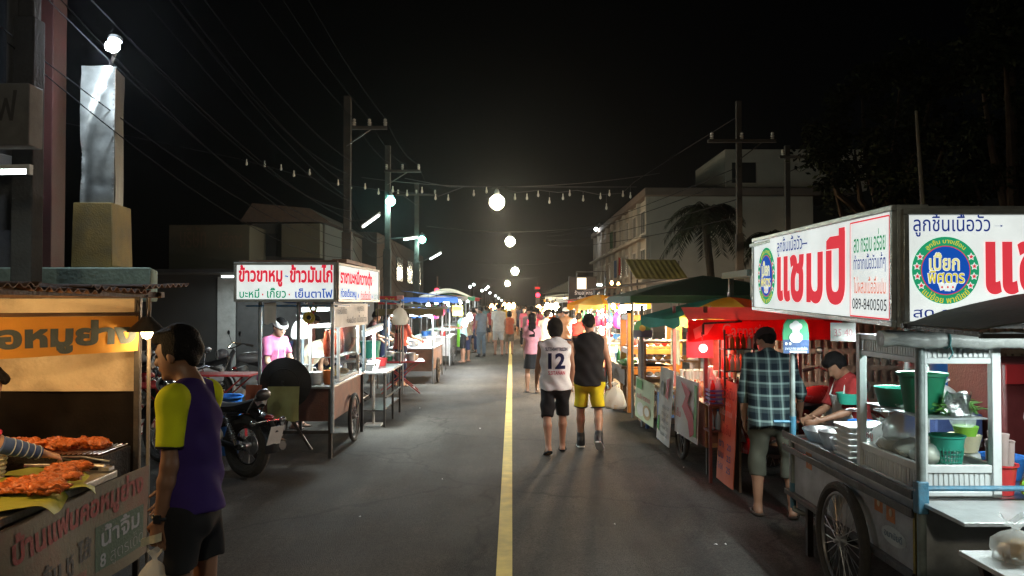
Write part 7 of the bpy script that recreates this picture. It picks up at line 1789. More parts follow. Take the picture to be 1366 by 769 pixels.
m = MB(); m.tube((q.x, q.y + .04, 0), (q.x, q.y + .04, 1.75), .022, 8); m.build('post', GREYPAINT, t)
# green tent
t = thing('market_tent', 'dark green pyramid tent roof behind the red awning', 'tent', (3.3, 13.6, 0))
GT = M('green_tent_cloth', (.015, .10, .05), .8, noise=.15, scale=3, bump=.08, dirt=.3, dirtcol=(.03, .06, .04))
cx, cy, hw = 3.35, 13.8, 1.50
def tent(u, v):
    x, y = (u - .5) * 2, (v - .5) * 2; m_ = max(abs(x), abs(y)); return Vector((cx + x * hw, cy + y * hw, 2.30 - .40 * m_ ** 1.15 - .03 * math.sin(math.pi * u) * math.sin(math.pi * v)))
m = MB(); m.sheet(tent, 32, 32, .005); m.build('roof_cloth', GT, t, smooth=20)
m = MB()
for k in range(4):
    for s0 in range(1):
        a = [(-1, -1), (1, -1), (1, 1), (-1, 1)]; p0, p1 = a[k], a[(k + 1) % 4]
        m.sheet(lambda u, v: Vector((cx + (p0[0] + (p1[0] - p0[0]) * u) * hw, cy + (p0[1] + (p1[1] - p0[1]) * u) * hw, 1.893 - .10 * v - .012 * abs(math.sin(15 * u)) * v)), 30, 2, .004)
m.build('valance', GT, t)
for x in (-1, 1):
    for y in (-1, 1): m = MB(); m.tube((cx + x * hw * .98, cy + y * hw * .98, 0), (cx + x * hw * .98, cy + y * hw * .98, 1.89), .022, 8); m.build('post', GREYPAINT, t)
# wooden cart with a wheel
t = thing('wooden_cart', 'wooden vegetable cart with a black wheel beside the walking couple', 'cart', (2.2, 14.5, 0))
m = MB(); m.bb((1.80, 13.0, .70), (2.6, 15.2, .74)); m.build('cart_bed', WOOD, t, .006)
m = MB(); m.bb((1.86, 13.05, .42), (2.55, 15.15, .697)); m.build('cart_side', DARKWOOD, t, .006)
for x in (1.86, 2.5):
    for y in (13.1, 15.1): m = MB(); m.bar((x, y, 0), (x, y, .42), .05); m.build('leg', DARKWOOD, t)
wheel(t, (1.76, 14.3, .33), .33, (1, 0, 0), 16, .035); wheel(t, (2.65, 14.3, .33), .33, (1, 0, 0), 16, .035)
CUC = M('cucumber_green', (.07, .26, .06), .4, noise=.3, scale=15)
for k in range(8): x, y = 1.92 + .05 * (k % 2), 13.1 + .09 * k; m = MB(); m.path([(x - .10, y, .775 + .03 * (k % 2)), (x, y + .02, .775 + .03 * (k % 2)), (x + .12, y + .01, .775 + .03 * (k % 2))], [.02, .034, .02], 10); m.build('cucumber', CUC, None, label='dark green cucumber lying on the wooden cart', cat='cucumber', group='cucumbers on the wooden cart', loc=(x, y, .742))
bowl((2.0, 14.1, .742), .17, .16, M('pale_blue_plastic', (.35, .48, .60), .4), 'pale blue tub on the wooden cart'); bowl((2.35, 13.6, .742), .15, .10, STEEL, 'steel bowl on the wooden cart')
bottle((1.87, 13.85, .742), .26, .04, GREENPL, M('yellow_cap', (.6, .45, .05), .4), 'green bottle with a yellow cap on the wooden cart'); bottle((1.92, 14.55, .742), .26, .04, WAT, WHITEPL, 'clear bottle at the far end of the wooden cart')
m = MB(); m.tube((1.82, 15.4, 0), (1.82, 15.4, 1.75), .018, 8); m.build('red_pole', M('red_pole_paint', (.35, .03, .03), .5, noise=.2), None, label='thin red pole between the wooden cart and the bright lamps', cat='pole', loc=(1.82, 15.4, 0))
bag((2.05, 15.0, 1.30), .45, .28, M('magenta_bag', (.55, .03, .15), .4, noise=.15, bump=.3, bscale=20), 'magenta bag hung by the bright white tube', seed=21); m = MB(); m.tube((2.05, 15.0, 1.72), (2.05, 15.0, 1.86), .004, 5); m.bar((1.82, 15.0, 1.86), (3.0, 15.0, 1.86), .02); m.bar((1.82, 15.0, 1.862), (1.82, 15.38, 1.862), .02); m.build('hanging_rail', DARKMET, None, label='dark rail carrying the magenta bag', cat='rail', loc=(2.4, 15, 1.86))
tube_lamp(at(836, 411.5, 14.2), at(860, 411.5, 14.2), 'bright white tube lamp above the orange cabinet', 60, group='tube lamps of the right stalls', r=.03, mat=glow('strong_white_tube', (.95, 1, 1), 22))
hang_bulb(at(830, 415, 14.0), 1.8, 'glaring white bulb left of the orange cabinet', 90, (.95, 1, 1), mat=glow('strong_white_bulb', (.95, 1, 1), 45), r=.07)
hang_bulb(at(818, 409, 16.5), 1.95, 'warm bulb between the glaring white bulb and the fiery lamps', 40, (1, .62, .3), r=.05)
hang_bulb((2.5, 12.4, 1.55), 1.9, 'warm bulb over the buns of the wooden shelf', 45, (1, .72, .38))

# ------------------------------------------------------------------ stalls farther down both sides
def stall(label, x0, x1, y0, y1, ct, eave, canopy, body, group, lamps=(), side=1, top='sheet', rise=.18):
    t = thing('market_stall', label, 'market stall', ((x0 + x1) / 2, (y0 + y1) / 2, 0), group)
    m = MB(); m.bb((x0, y0, ct - .03), (x1, y1, ct)); m.build('counter', STEEL, t, .004)
    m = MB(); m.bb((x0 + .04, y0 + .04, .28), (x1 - .04, y1 - .04, ct - .033)); m.build('stall_body', body, t, .008)
    for x in (x0 + .03, x1 - .03):
        for y in (y0 + .03, y1 - .03): m = MB(); m.bar((x, y, 0), (x, y, eave), .03); m.build('post', GREYPAINT, t)
    e = .22
    if top == 'sheet':
        m = MB(); m.sheet(lambda u, v: Vector((x0 - e + (x1 - x0 + 2 * e) * u, y0 - e + (y1 - y0 + 2 * e) * v, eave + .005 + rise * (u if side > 0 else 1 - u) + .02 * math.sin(9 * v) * math.sin(6 * u))), 16, 16, .006)
    else:
        m = MB(); m.sheet(lambda u, v: Vector((x0 - e + (x1 - x0 + 2 * e) * u, y0 - e + (y1 - y0 + 2 * e) * v, eave + .005 + rise * math.sin(math.pi * u) * (.6 + .4 * math.sin(math.pi * v)))), 18, 12, .006)
    m.build('canopy', canopy, t, smooth=60)
    m = MB(); m.sheet(lambda u, v: Vector((x0 - e + (x1 - x0 + 2 * e) * u, y0 - e - .003, eave - .14 * v * (1 + .15 * math.sin(22 * u)))), 20, 2, .004); m.build('valance', canopy, t)
    wheel(t, ((x1 + .05 if side < 0 else x0 - .05), y0 + .45, .28), .28, (1, 0, 0), 14, .025)
    return t
def goods(x0, x1, y0, y1, z, n, seed, where, cold=False):
    rd = random.Random(seed)
    kinds = [('steel_tray', 'steel tray', STEEL), ('tub', 'white tub', WHITEPL), ('basin', 'red basin', REDPL), ('basin', 'green basin', GREENPL), ('basin', 'blue basin', BLUEPL), ('pot', 'steel pot', STEEL)]
    for k in range(n):
        nm, lb, mt = kinds[rd.randrange(6)]; x, y = x0 + (x1 - x0) * ((k % 3) + .5) / 3, y0 + (y1 - y0) * (k // 3 + .5) / math.ceil(n / 3)
        h = rd.uniform(.05, .16); r = rd.uniform(.08, .12)
        o = bowl((x, y, z), r, h, mt, '%s with food %s' % (lb, where), 'food containers ' + where, nm, lb.split()[-1], 1.2, 18)
        m = MB(); m.ball((x, y, z + h * .8), (r * .82, r * .82, .03 + .02 * rd.random()), 12, 6, None, .12, k + seed); m.build('food', [DUMP, MEAT, VEG, NOOD, M('fried_gold', (.50, .26, .06), .5, noise=.4, scale=25)][rd.randrange(5)], o)
OLIVE = translucent('olive_canvas', (.20, .18, .08), .3); BLUET = translucent('blue_canvas', (.02, .09, .34), .3); WHT = translucent('white_canvas', (.66, .66, .62), .45); YELT = translucent('yellow_canvas', (.62, .42, .05), .45); REDT = translucent('red_canvas', (.50, .05, .04), .4); GRNT = translucent('green_canvas', (.03, .20, .09), .3)
BODY = [M('stall_body_grey', (.22, .22, .22), .6, noise=.2, dirt=.5), M('stall_body_brown', (.18, .10, .06), .7, noise=.25, dirt=.5), M('stall_body_red', (.24, .05, .04), .6, noise=.2, dirt=.4)]
stall('fruit drink stall under an olive canvas behind the red basin table on the left', -2.75, -1.72, 17.4, 19.8, .80, 1.66, OLIVE, BODY[1], 'stalls farther along the left', side=-1, rise=.12)
goods(-2.6, -1.85, 17.5, 19.6, .802, 9, 5, 'on the olive canvas stall')
tube_lamp((-2.65, 17.35, 1.52), (-1.75, 17.35, 1.53), 'white tube lamp under the front of the olive canvas', 45, group='tube lamps of the left stalls', r=.03); tube_lamp((-2.5, 18.8, 1.60), (-1.8, 18.8, 1.60), 'white tube lamp deeper under the olive canvas', 45, group='tube lamps of the left stalls')
m = MB(); m.sheet(lambda u, v: Vector((-2.6 + .9 * u, 17.2 + .5 * v, 1.60 + .03 * math.sin(3.1 * u) + .05 * v)), 12, 6, .006); m.build('white_awning', WHT, None, label='pale curved sheet glowing under the olive canvas', cat='awning', loc=(-2.2, 17.4, 1.6))
stall('stall under a blue canvas beyond the olive one on the left', -2.9, -1.75, 22.5, 25.0, .82, 1.95, BLUET, BODY[0], 'stalls farther along the left', side=-1)
goods(-2.7, -1.9, 22.7, 24.8, .822, 6, 6, 'on the blue canvas stall')
t = thing('stall_sign', 'small yellow, orange and green printed sign on the blue canvas stall', 'sign', (-1.95, 22.2, 1.4)); pb = board(t, (at(604, 0, 22.2).x, 22.2), (at(618, 0, 22.2).x, 22.2), 1.43, 1.72, .005, M('sign_yellow_green', (.45, .50, .08), .6), 'printed_sheet'); pb.shape([(.1, .5), (.9, .5), (.9, .8), (.1, .8)], ORANGEPL, 'printed_block'); pb('ผัดไทย', .12, .88, .12, .42, GREENI, .02)
hang_bulb(at(626.5, 424, 21.6), 1.95, 'glaring white bulb above the green aproned woman', 60, (.95, 1, 1), mat=glow('strong_white_bulb', (.95, 1, 1), 45), r=.085)
hang_bulb(at(620, 431.5, 21.3), 1.9, 'glaring white bulb lower and closer to the green aproned woman', 60, (.95, 1, 1), mat=MATS['strong_white_bulb'], r=.085)
stall('stall under a white barrel canvas on the left', -3.0, -1.75, 27.5, 30.5, .85, 2.02, WHT, BODY[0], 'stalls farther along the left', side=-1, top='barrel', rise=.30)
stall('stall under a green canvas far along the left', -3.0, -1.8, 34, 37, .85, 2.05, GRNT, BODY[1], 'stalls farther along the left', side=-1)
stall('stall under a red canvas far along the left', -3.1, -1.9, 41, 44, .85, 2.05, REDT, BODY[0], 'stalls farther along the left', side=-1)
for k, (x, y, z, w, lab) in enumerate(((-2.2, 27.3, 1.75, 30, 'cool bulb at the white barrel canvas'), (-2.5, 29.5, 1.85, 30, 'cool bulb deep under the white barrel canvas'), (-2.2, 33.8, 1.8, 34, 'cool bulb at the green canvas far left'), (-2.3, 40.8, 1.9, 36, 'cool bulb at the red canvas far left'))): hang_bulb((x, y, z), 2.1, lab, w, (.9, 1, .97), mat=COOLGLOW, r=.06)
for k, (x, y, Y) in enumerate(((656, 411, 46), (673, 409, 48), (679, 409.5, 47), (685, 409, 50), (663, 410, 52))):
    hang_bulb(at(x, y, Y), 2.3, 'orange warm bulb in the far glowing row where the street ends', 60, (1, .55, .25), 'warm bulbs at the far end of the street', r=.15, mat=glow('fiery_bulb_light', (1, .52, .20), 26))
t = thing('far_vendor_van', 'pale vendor pickup parked across the far end of the street', 'pickup truck', (-1.0, 53, 0))
m = MB(); m.bb((-2.2, 53, .35), (.8, 54.8, .95)); m.build('body', M('dull_white_paint', (.45, .45, .44), .4, noise=.1), t, .08)
m = MB(); m.add([(-.5, 53.1, .953), (.7, 53.1, .953), (.7, 54.7, .953), (-.5, 54.7, .953), (-.3, 53.2, 1.6), (.4, 53.2, 1.6), (.4, 54.6, 1.6), (-.3, 54.6, 1.6)], [(3, 2, 1, 0), (4, 5, 6, 7), (0, 1, 5, 4), (1, 2, 6, 5), (2, 3, 7, 6), (3, 0, 4, 7)]); m.build('cab', M('dull_white_paint', (.45, .45, .44), .4), t, .05)
for x in (-1.6, .2): wheel(t, (x, 52.96, .33), .33, (0, 1, 0), 8, .08)
m = MB(); m.bb((-.3, 53.05, 1.05), (.45, 53.12, 1.5)); m.build('window', MATS['dark_window'], t)
# right side, farther
stall('stall with fiery lamps under a yellow canvas on the right', 1.75, 3.0, 18.5, 21.0, .85, 1.80, YELT, BODY[1], 'stalls farther along the right', rise=.15)
goods(1.85, 2.9, 18.7, 20.8, .852, 9, 8, 'on the yellow canvas stall')
umbrella('yellow umbrella behind the black vested man', (1.95, 17.6, 1.98), .72, .22, [UY, translucent('umbrella_pale_yellow', (.60, .50, .20), .45)])
FIRE = glow('fiery_bulb_light', (1, .52, .20), 26)
for k, (x, y, Y, w) in enumerate(((800, 412, 18.0, 120), (806, 424, 18.1, 100), (797, 431, 18.2, 100), (803, 441, 18.0, 90), (811, 433, 18.3, 90))):
    hang_bulb(at(x, y, Y), 1.95, 'glaring orange white bulb in the fiery cluster on the right', w, (1, .66, .36), 'cluster of fiery bulbs on the right', r=.085, mat=glow('strong_warm_bulb', (1, .80, .52), 42))
stall('stall under a red canvas behind the fiery lamps on the right', 1.9, 3.1, 24, 27, .85, 1.85, REDT, BODY[2], 'stalls farther along the right')
goods(2.0, 3.0, 24.2, 26.8, .852, 6, 9, 'on the red canvas stall')
hang_bulb(at(766, 431, 21.5), 1.9, 'cool white bulb seen between the couple', 50, (.85, .9, 1), mat=glow('strong_white_bulb', (.95, 1, 1), 45), r=.07)
stall('stall under a white canvas with blinding lamps far along the right', 1.6, 3.4, 33, 36, .9, 2.05, WHT, BODY[0], 'stalls farther along the right', top='barrel', rise=.15)
for k, (x, y, w) in enumerate(((730, 410.5, 60), (737, 412, 60), (742, 410, 50), (729, 417, 40), (737, 420, 40))): hang_bulb(at(x, y, 32.6), 2.05, 'blinding bulb under the far white canvas on the right', w, (1, .85, .66), 'blinding bulbs under the far white canvas', r=.13, mat=MATS['strong_warm_bulb'])
stall('stall under a yellow canvas at the far right end', 1.9, 3.2, 42, 45, .9, 2.0, YELT, BODY[1], 'stalls farther along the right')
for k, (x, y) in enumerate(((716, 412), (719, 410), (722, 413))): hang_bulb(at(x, y, 41.5), 2.1, 'small orange bulb at the far right stalls', 30, (1, .5, .2), 'small orange bulbs at the far right', r=.09, mat=FIRE)
# lit shop sign on a post
t = thing('shop_sign', 'square lit shop sign with two lines of pale lettering above the right stalls', 'sign', (2.5, 27.5, 0))
a, b = at(763, 396, 27.5), at(783, 371, 27.5); c2, d2 = at(764, 405, 27.5), at(796, 386, 27.5)
m = MB(); m.bb((a.x - .12, 27.45, c2.z - .05), (d2.x, 27.6, b.z + .05)); m.build('dark_panel', BLACKPL, t, .01)
m = MB(); m.bb((at(769, 0, 27.5).x, 27.40, at(0, 386, 27.5).z), (at(781, 0, 27.5).x, 27.447, at(0, 371, 27.5).z)); m.build('lit_panel', glow('warm_sign_panel', (1, .88, .66), 1.6), t)
PL = lit('lit_pale_letters', (.9, .8, .7), .5)
letters('lettering', 'ร้านอาหาร', PL, (at(766, 0, 27.5).x, 27.45, at(0, 393.5, 27.5).z), (1, 0, 0), (0, 0, 1), .62, .15, .02, t); letters('lettering', 'เย็นใจ', PL, (at(770, 0, 27.5).x, 27.45, at(0, 400, 27.5).z), (1, 0, 0), (0, 0, 1), .35, .12, .02, t)
m = MB(); m.tube((2.35, 27.62, 0), (2.35, 27.62, a.z + .6), .04, 8); m.build('post', DARKMET, t)
tube_lamp(at(786, 380, 28), at(803, 380.5, 28), 'white tube lamp right of the square lit shop sign', 22, group='tube lamps of the right stalls', r=.035); hang_bulb(at(786, 374, 28.2), 2.9, 'small white bulb at the corner of the square lit shop sign', 12, (.9, 1, 1), mat=COOLGLOW, r=.05)
m = MB(); m.bar((2.3, 28.3, 2.92), (3.4, 28.3, 2.92), .03); m.tube((3.35, 28.3, 0), (3.35, 28.3, 2.9), .03, 8); m.tube((2.32, 28.3, 0), (2.32, 28.3, 2.9), .03, 8); m.build('lamp_gantry', DARKMET, None, label='dark pipe frame carrying the tube lamp by the lit shop sign', cat='gantry', loc=(2.8, 28.3, 0))
for k, (x, y) in enumerate(((816, 378), (825, 380))): hang_bulb(at(x, y, 24.5), 2.5, 'orange bulb under the eaves right of the lit shop sign', 24, (1, .6, .3), 'orange bulbs under the right eaves', r=.05, mat=FIRE)
t = thing('market_lean_to', 'long low tin roof over the right stalls below the white shophouses', 'shelter', (3.9, 22, 0))
m = MB(); m.sheet(lambda u, v: Vector((2.35 + 2.4 * u, 20.0 + 6 * v, 2.20 + .25 * u + .015 * math.sin(70 * v))), 8, 90, .006); m.build('tin_roof', M('old_tin_roof', (.24, .22, .20), .6, .4, noise=.25, dirt=.5), t, smooth=60)
for x, y in ((2.4, 20.1), (2.4, 23), (2.4, 25.9), (4.6, 20.1), (4.6, 25.9)): m = MB(); m.bar((x, y, 0), (x, y, 2.19), .05); m.build('post', GREYPAINT, t)
tube_lamp(at(829, 393, 22), at(851, 394, 22), 'white tube lamp under the long tin roof behind the green tent', 30, group='tube lamps of the right stalls', r=.03)
# goods on the left row table
goods(-2.6, -1.9, 15.6, 16.2, .642, 6, 12, 'on the red basin table')
t = thing('bag_pole', 'thin pole with a pinkish clip holding a big white bag by the red basin table', 'pole', (at(535, 0, 15.0).x, 15, 0)); q = at(534, 398, 15.0)
m = MB(); m.tube((q.x, 15, 0), (q.x, 15, q.z), .014, 8); m.build('pole', DARKMET, t); m = MB(); m.bb((q.x - .06, 14.96, q.z - .02), (q.x + .06, 15.02, q.z + .05)); m.build('clip', M('pink_clip', (.6, .3, .3), .5), t)
qb = at(533, 434, 14.9); bag((qb.x, 14.9, qb.z), .40, .30, MILKBAG, 'big white plastic bag hanging from the pole above the red basin table', seed=31, d=.5)
t = thing('red_banner', 'small red banner with yellow lettering behind the white bag', 'banner', (at(518, 0, 16.5).x, 16.5, 1.8)); pb = board(t, (at(506, 0, 16.5).x, 16.5), (at(531, 0, 16.5).x, 16.5), 1.76, 1.93, .005, M('bright_red_cloth', (.45, .02, .02), .6), 'banner_sheet'); pb('เป๊ปซี่', .25, .85, .2, .8, M('sign_yellow', (.60, .48, .08), .5), .02)
m = MB(); m.tube((at(505, 0, 16.5).x, 16.53, 0), (at(505, 0, 16.5).x, 16.53, 1.95), .015, 6); m.tube((at(532, 0, 16.5).x, 16.53, 0), (at(532, 0, 16.5).x, 16.53, 1.95), .015, 6); m.build('banner_posts', DARKMET, t)
m = MB(); m.sheet(lambda u, v: Vector((-4.1 + 2.0 * u, 13.4 + 2.2 * v, 1.80 + .06 * math.sin(3.14 * u) + .02 * math.sin(8 * v))), 16, 10, .006); o = m.build('cloth', BLUET, None); tag(o, 'blue canvas sheet stretched behind the noodle cart', 'canopy'); o.name = 'canvas_canopy'
for x, y in ((-4.05, 13.45), (-2.15, 13.45), (-4.05, 15.55), (-2.15, 15.55)): m = MB(); m.tube((x, y, 0), (x, y, 1.82), .018, 6); m.build('canopy_post', GREYPAINT, o)
folding_table('long grey work table under the blue canvas sheet', (-3.1, 14.3, 0), 1.5, .7, .76, 0, STEEL, 'work tables on the left', DARKMET)
goods(-3.7, -2.5, 14.1, 14.6, .762, 6, 15, 'on the work table under the blue canvas')
m = MB(); q = (-2.55, 14.95, 0); m.lathe([(0, .01), (.15, 0), (.19, .30), (.2, .305), (.18, .3), (0, .29)], (-2.55, 14.2, .80), n=24); m.build('teal_bucket', TEALPL, None, label='teal bucket beside the white bag on the left', cat='bucket', loc=(-2.55, 14.2, .80))

# bags, bulbs and bundles that crowd the stalls
BG = [MILKBAG, M('magenta_bag', (.5, .03, .15)), M('orange_bag', (.55, .18, .02), .4, bump=.2), M('green_bag', (.05, .3, .1), .4, bump=.2), M('blue_bag', (.04, .12, .4), .4, bump=.2), M('yellow_bag', (.6, .45, .05), .4, bump=.2)]
NM = ['white', 'magenta', 'orange', 'green', 'blue', 'yellow']
def bag_row(x0, x1, y, z, n, seed, where, posts=True):
    rd = random.Random(seed); m = MB(); m.tube((x0 - .05, y, z + .34), (x1 + .05, y, z + .34), .012, 6)
    for x in (x0 - .04, x1 + .04): m.tube((x, y, 0), (x, y, z + .36), .014, 6)
    m.build('bag_rail', DARKMET, None, label='thin rail with hanging bags ' + where, cat='rail', loc=(x0, y, 0))
    for k in range(n):
        c = rd.randrange(6); h = rd.uniform(.2, .32); bag((x0 + (x1 - x0) * (k + .5) / n, y, z + .33 - h), h, rd.uniform(.12, .18), BG[c], '%s bag hanging on the rail %s' % (NM[c], where), 'bags hanging ' + where, seed=seed + k)
bag_row(1.75, 2.6, 16.9, 1.25, 6, 51, 'right of the black vested man')
bag_row(1.8, 2.9, 22.6, 1.30, 6, 52, 'below the lit shop sign')
bag_row(-2.7, -1.8, 21.0, 1.35, 6, 53, 'behind the olive canvas stall')
bag_row(-2.8, -1.9, 26.6, 1.4, 6, 54, 'at the white barrel canvas')
for k, (x, y, z, w, lab) in enumerate(((2.3, 17.3, 1.6, 26, 'warm bulb over the bags right of the black vested man'), (2.0, 20.2, 1.7, 26, 'warm bulb at the front of the yellow canvas stall'), (2.7, 23.2, 1.75, 26, 'warm bulb over the bags below the shop sign'), (2.2, 26.0, 1.7, 24, 'warm bulb deep under the red canvas stall'), (2.0, 30.0, 1.9, 30, 'warm bulb between the red and white canvases'), (-2.2, 20.7, 1.72, 20, 'cool bulb over the bags behind the olive canvas'), (-2.3, 24.0, 1.8, 20, 'cool bulb deep under the blue canvas'), (-2.1, 32.0, 1.9, 24, 'cool bulb between white and green canvases'))):
    hang_bulb((x, y, z), z + .3, lab, w, (1, .70, .40) if x > 0 else (.92, 1, .97), r=.05, mat=MATS['strong_warm_bulb'] if x > 0 else MATS['strong_white_bulb'])
stall('stall under a faded green canvas between the yellow and red ones on the right', 1.95, 3.1, 21.6, 23.4, .85, 1.85, GRNT, BODY[0], 'stalls farther along the right'); goods(2.05, 3.0, 21.8, 23.2, .852, 6, 19, 'on the faded green canvas stall')
stall('stall under a pale canvas between white and red ones on the right', 1.8, 3.1, 28.6, 31.0, .85, 1.95, WHT, BODY[2], 'stalls farther along the right'); goods(1.9, 3.0, 28.8, 30.8, .852, 6, 20, 'on the pale canvas stall')

# ------------------------------------------------------------------ people
G = lambda x, y: tuple(ground(x, y))
BLACKC = cloth('black_cloth', (.015, .015, .017)); NAVYC = cloth('navy_cloth', (.02, .025, .06)); GREYC = cloth('grey_cloth', (.30, .30, .29)); PINKC = cloth('pink_cloth', (.52, .14, .28))
# the man in purple at the grill stall
PURP = cloth('purple_cloth', (.040, .020, .135), noise=.06); LIME = cloth('lime_cloth', (.74, .78, .02), noise=.06)
p = person('man in a purple shirt with lime yellow sleeves standing at the grill stall', (-1.44, 3.58, 0), 80, H=1.66, skin=1, lean=2, head=(4, -10), res=.007, top=PURP, sleeve=.06, hem=-.03, bottom=BLACKC, leg=.62, shoes='sandal', hair='short', fat=.84,
           arms=dict(L=((-.10, .03, -1), (-.03, .20, -1)), R=((.14, .25, -1), (.0, .6, -.8))), curl=(.75, .5))
def sleeve_piece(p, sd, f0, f1, mat, name='sleeve', trim=None, r0=.068, r1=.060):
    a, e, w = (Vector(v) for v in p['AR'][sd]); s = p['s']
    F = Field(np.minimum(a, e) - .14, np.maximum(a, e) + .14, .006)
    q = a + (e - a) * f1; d = (e - a).normalized()
    F.cone(a + Vector((0, 0, -.004)), q + d * .03, r0 * s, r1 * s, .02); F.cone(Vector(p['tor'](0, 0, .52)).lerp(a, .66), a, .062 * s, .070 * s, .03)
    F.folds(.004, 2); F.cut(q, d); 
    n = Vector(p['rt']) * (1 if sd == 'L' else -1); F.cut(a + n * .035, n)
    o = F.build(name, mat, p['root'])
    if trim:
        m = MB(); m.ring(q, r1 * s * .96, .006, d, 28, 6); m.build('sleeve_trim', trim, o)
    return o
sleeve_piece(p, 'L', 0, .72, LIME, trim=BLACKC); sleeve_piece(p, 'R', 0, .72, LIME, trim=BLACKC)
a, e, w = (Vector(v) for v in p['AR']['L']); d = (w - e).normalized()
m = MB(); m.ring(w - d * .012, .030, .008, d, 22, 6); m.box(w - d * .012 + Vector((-.032, -.006, 0)), (.012, .03, .034)); m.build('wristwatch', BLACKPL, p['root'])
hand = p['W'](w + d * .13)
bag((hand.x + .005, hand.y - .01, hand.z - .265), .27, .16, clear('cloudy_bag', white=.5, rough=.12, bump=.6), 'clear carrier bag with yellow food held by the man in purple', seed=40, fill=M('yellow_curry', (.60, .38, .06), .5, noise=.3, scale=20), fillh=.28)
m = MB(); m.sheet(lambda u, v: Vector((hand.x - .045 + .09 * u, hand.y - .03 + .01 * math.sin(6 * u), hand.z + .02 + .035 * v + .03 * u)), 6, 3, .001); m.build('banknote', M('pale_banknote', (.55, .50, .36), .7, noise=.15, scale=40), None, label='folded banknote in the hand of the man in purple', cat='banknote', loc=hand)
# grill seller
p = person('grill seller in a pink shirt with blue striped arm covers reaching over the grill', (-3.02, 4.03, 0), -42, H=1.50, skin=2, lean=22, turn=0, head=(0, -12), res=.008, top=cloth('hot_pink_cloth', (.62, .06, .12)), sleeve=.75, bottom=NAVYC, leg=1.9, hair='short', female=True,
           arms=dict(R=((.10, .95, -.35), (-.15, 1, .02)), L=((-.12, .4, -.9), (.1, .8, -.5))), curl=(.6, .95), palm=dict(R=(-.3, 0, -1)))
ARMC = M('blue_stripe_sleeve', (.05, .10, .26), .85, bump=.1, bscale=300)
nt = ARMC.node_tree; tc = nt.nodes.new('ShaderNodeTexCoord')
a, e, w = (Vector(v) for v in p['AR']['R']); d = (w - e).normalized()
m = MB(); m.path([e - d * .03, e + d * .06, w - d * .03], [.046, .044, .034], 16); o = m.build('arm_cover', ARMC, p['root'])
for k in range(5): m = MB(); q = e.lerp(w, .12 + .17 * k); m.ring(q, .0455 - .0022 * k, .003, d, 20, 5); m.build('white_stripe', cloth('pale_blue_cloth', (.40, .46, .56)), o)
m = MB(); hd = p['hd']; m.ball(hd(0, .075, -.055), (.055, .035, .045), 14, 10); m.build('face_mask', cloth('white_cloth', (.68, .68, .66)), p['root'])
hand = p['W'](w + d * .10); 
t = thing('tongs', 'dark steel tongs held over the grilling pork by the grill seller', 'tongs', hand); m = MB()
dd = Vector((.86, .45, -.22)).normalized()
for sg in (-1, 1): m.path([hand - dd * .04, hand + dd * .10 + Vector((0, 0, .018 * sg)), hand + dd * .24 + Vector((0, 0, .010 * sg))], .005, 6)
m.build('arms', STEEL, t)
# couple walking away
WHITEC = cloth('white_jersey', (.78, .80, .82))
q = G(741, 604)
p = person('walking person with bobbed hair in a white jersey with number 12', q, 4, H=1.58, skin=0, head=(0, -6), res=.011, top=WHITEC, tank=True, hem=.02, bottom=BLACKC, leg=1.02, shoes='sandal', shoemat=BLACKC, hair='bob', fat=1.10,
           legs=dict(L=((-.07, -.17, -1), (0, -.38, -1)), R=((.04, .24, -1), (0, .04, -1))), arms=dict(L=((-.14, .26, -1), (-.05, .55, -1)), R=((.16, .08, -1), (.0, .35, -1))))
INK = cloth('navy_print', (.018, .02, .07)); INR = cloth('red_print', (.50, .05, .10))
on_back(p, '12', INK, .275, .205, .19, weight=.075); on_back(p, 'SUTTHIWITTRICON', INK, .412, .262, .042, weight=.05); on_back(p, 'S.SITANAN', INR, .135, .20, .046, weight=.04)
q = G(786, 598)
p = person('walking man in a black sleeveless shirt and yellow shorts carrying a white bag', q, -5, H=1.64, skin=0, head=(2, -4), res=.011, top=BLACKC, tank=True, hem=.03, bottom=cloth('yellow_cloth', (.62, .50, .02)), leg=.86, shoes='boot', hair='crop', fat=1.08,
           legs=dict(L=((-.05, .22, -1), (0, .06, -1)), R=((.07, -.10, -1), (0, -.80, -1))), arms=dict(L=((-.16, -.02, -1), (-.04, .1, -1)), R=((.26, .06, -1), (.10, .16, -1))), curl=(.4, .8))
hd = p['W'](p['AR']['R'][2]); bag((hd.x + .06, hd.y + .02, hd.z - .36), .33, .27, MILKBAG, 'full white plastic bag carried by the man in yellow shorts', seed=44, fill=M('pale_food', (.6, .5, .3), .6), d=.8)
for sd in 'LR':
    m = MB(); k = Vector(p['J'][sd][0]).lerp(Vector(p['J'][sd][1]), .855); dd = (Vector(p['J'][sd][1]) - Vector(p['J'][sd][0])).normalized(); m.ring(k, .084, .008, dd, 26, 6); m.build('shorts_trim', BLACKC, p['root'])
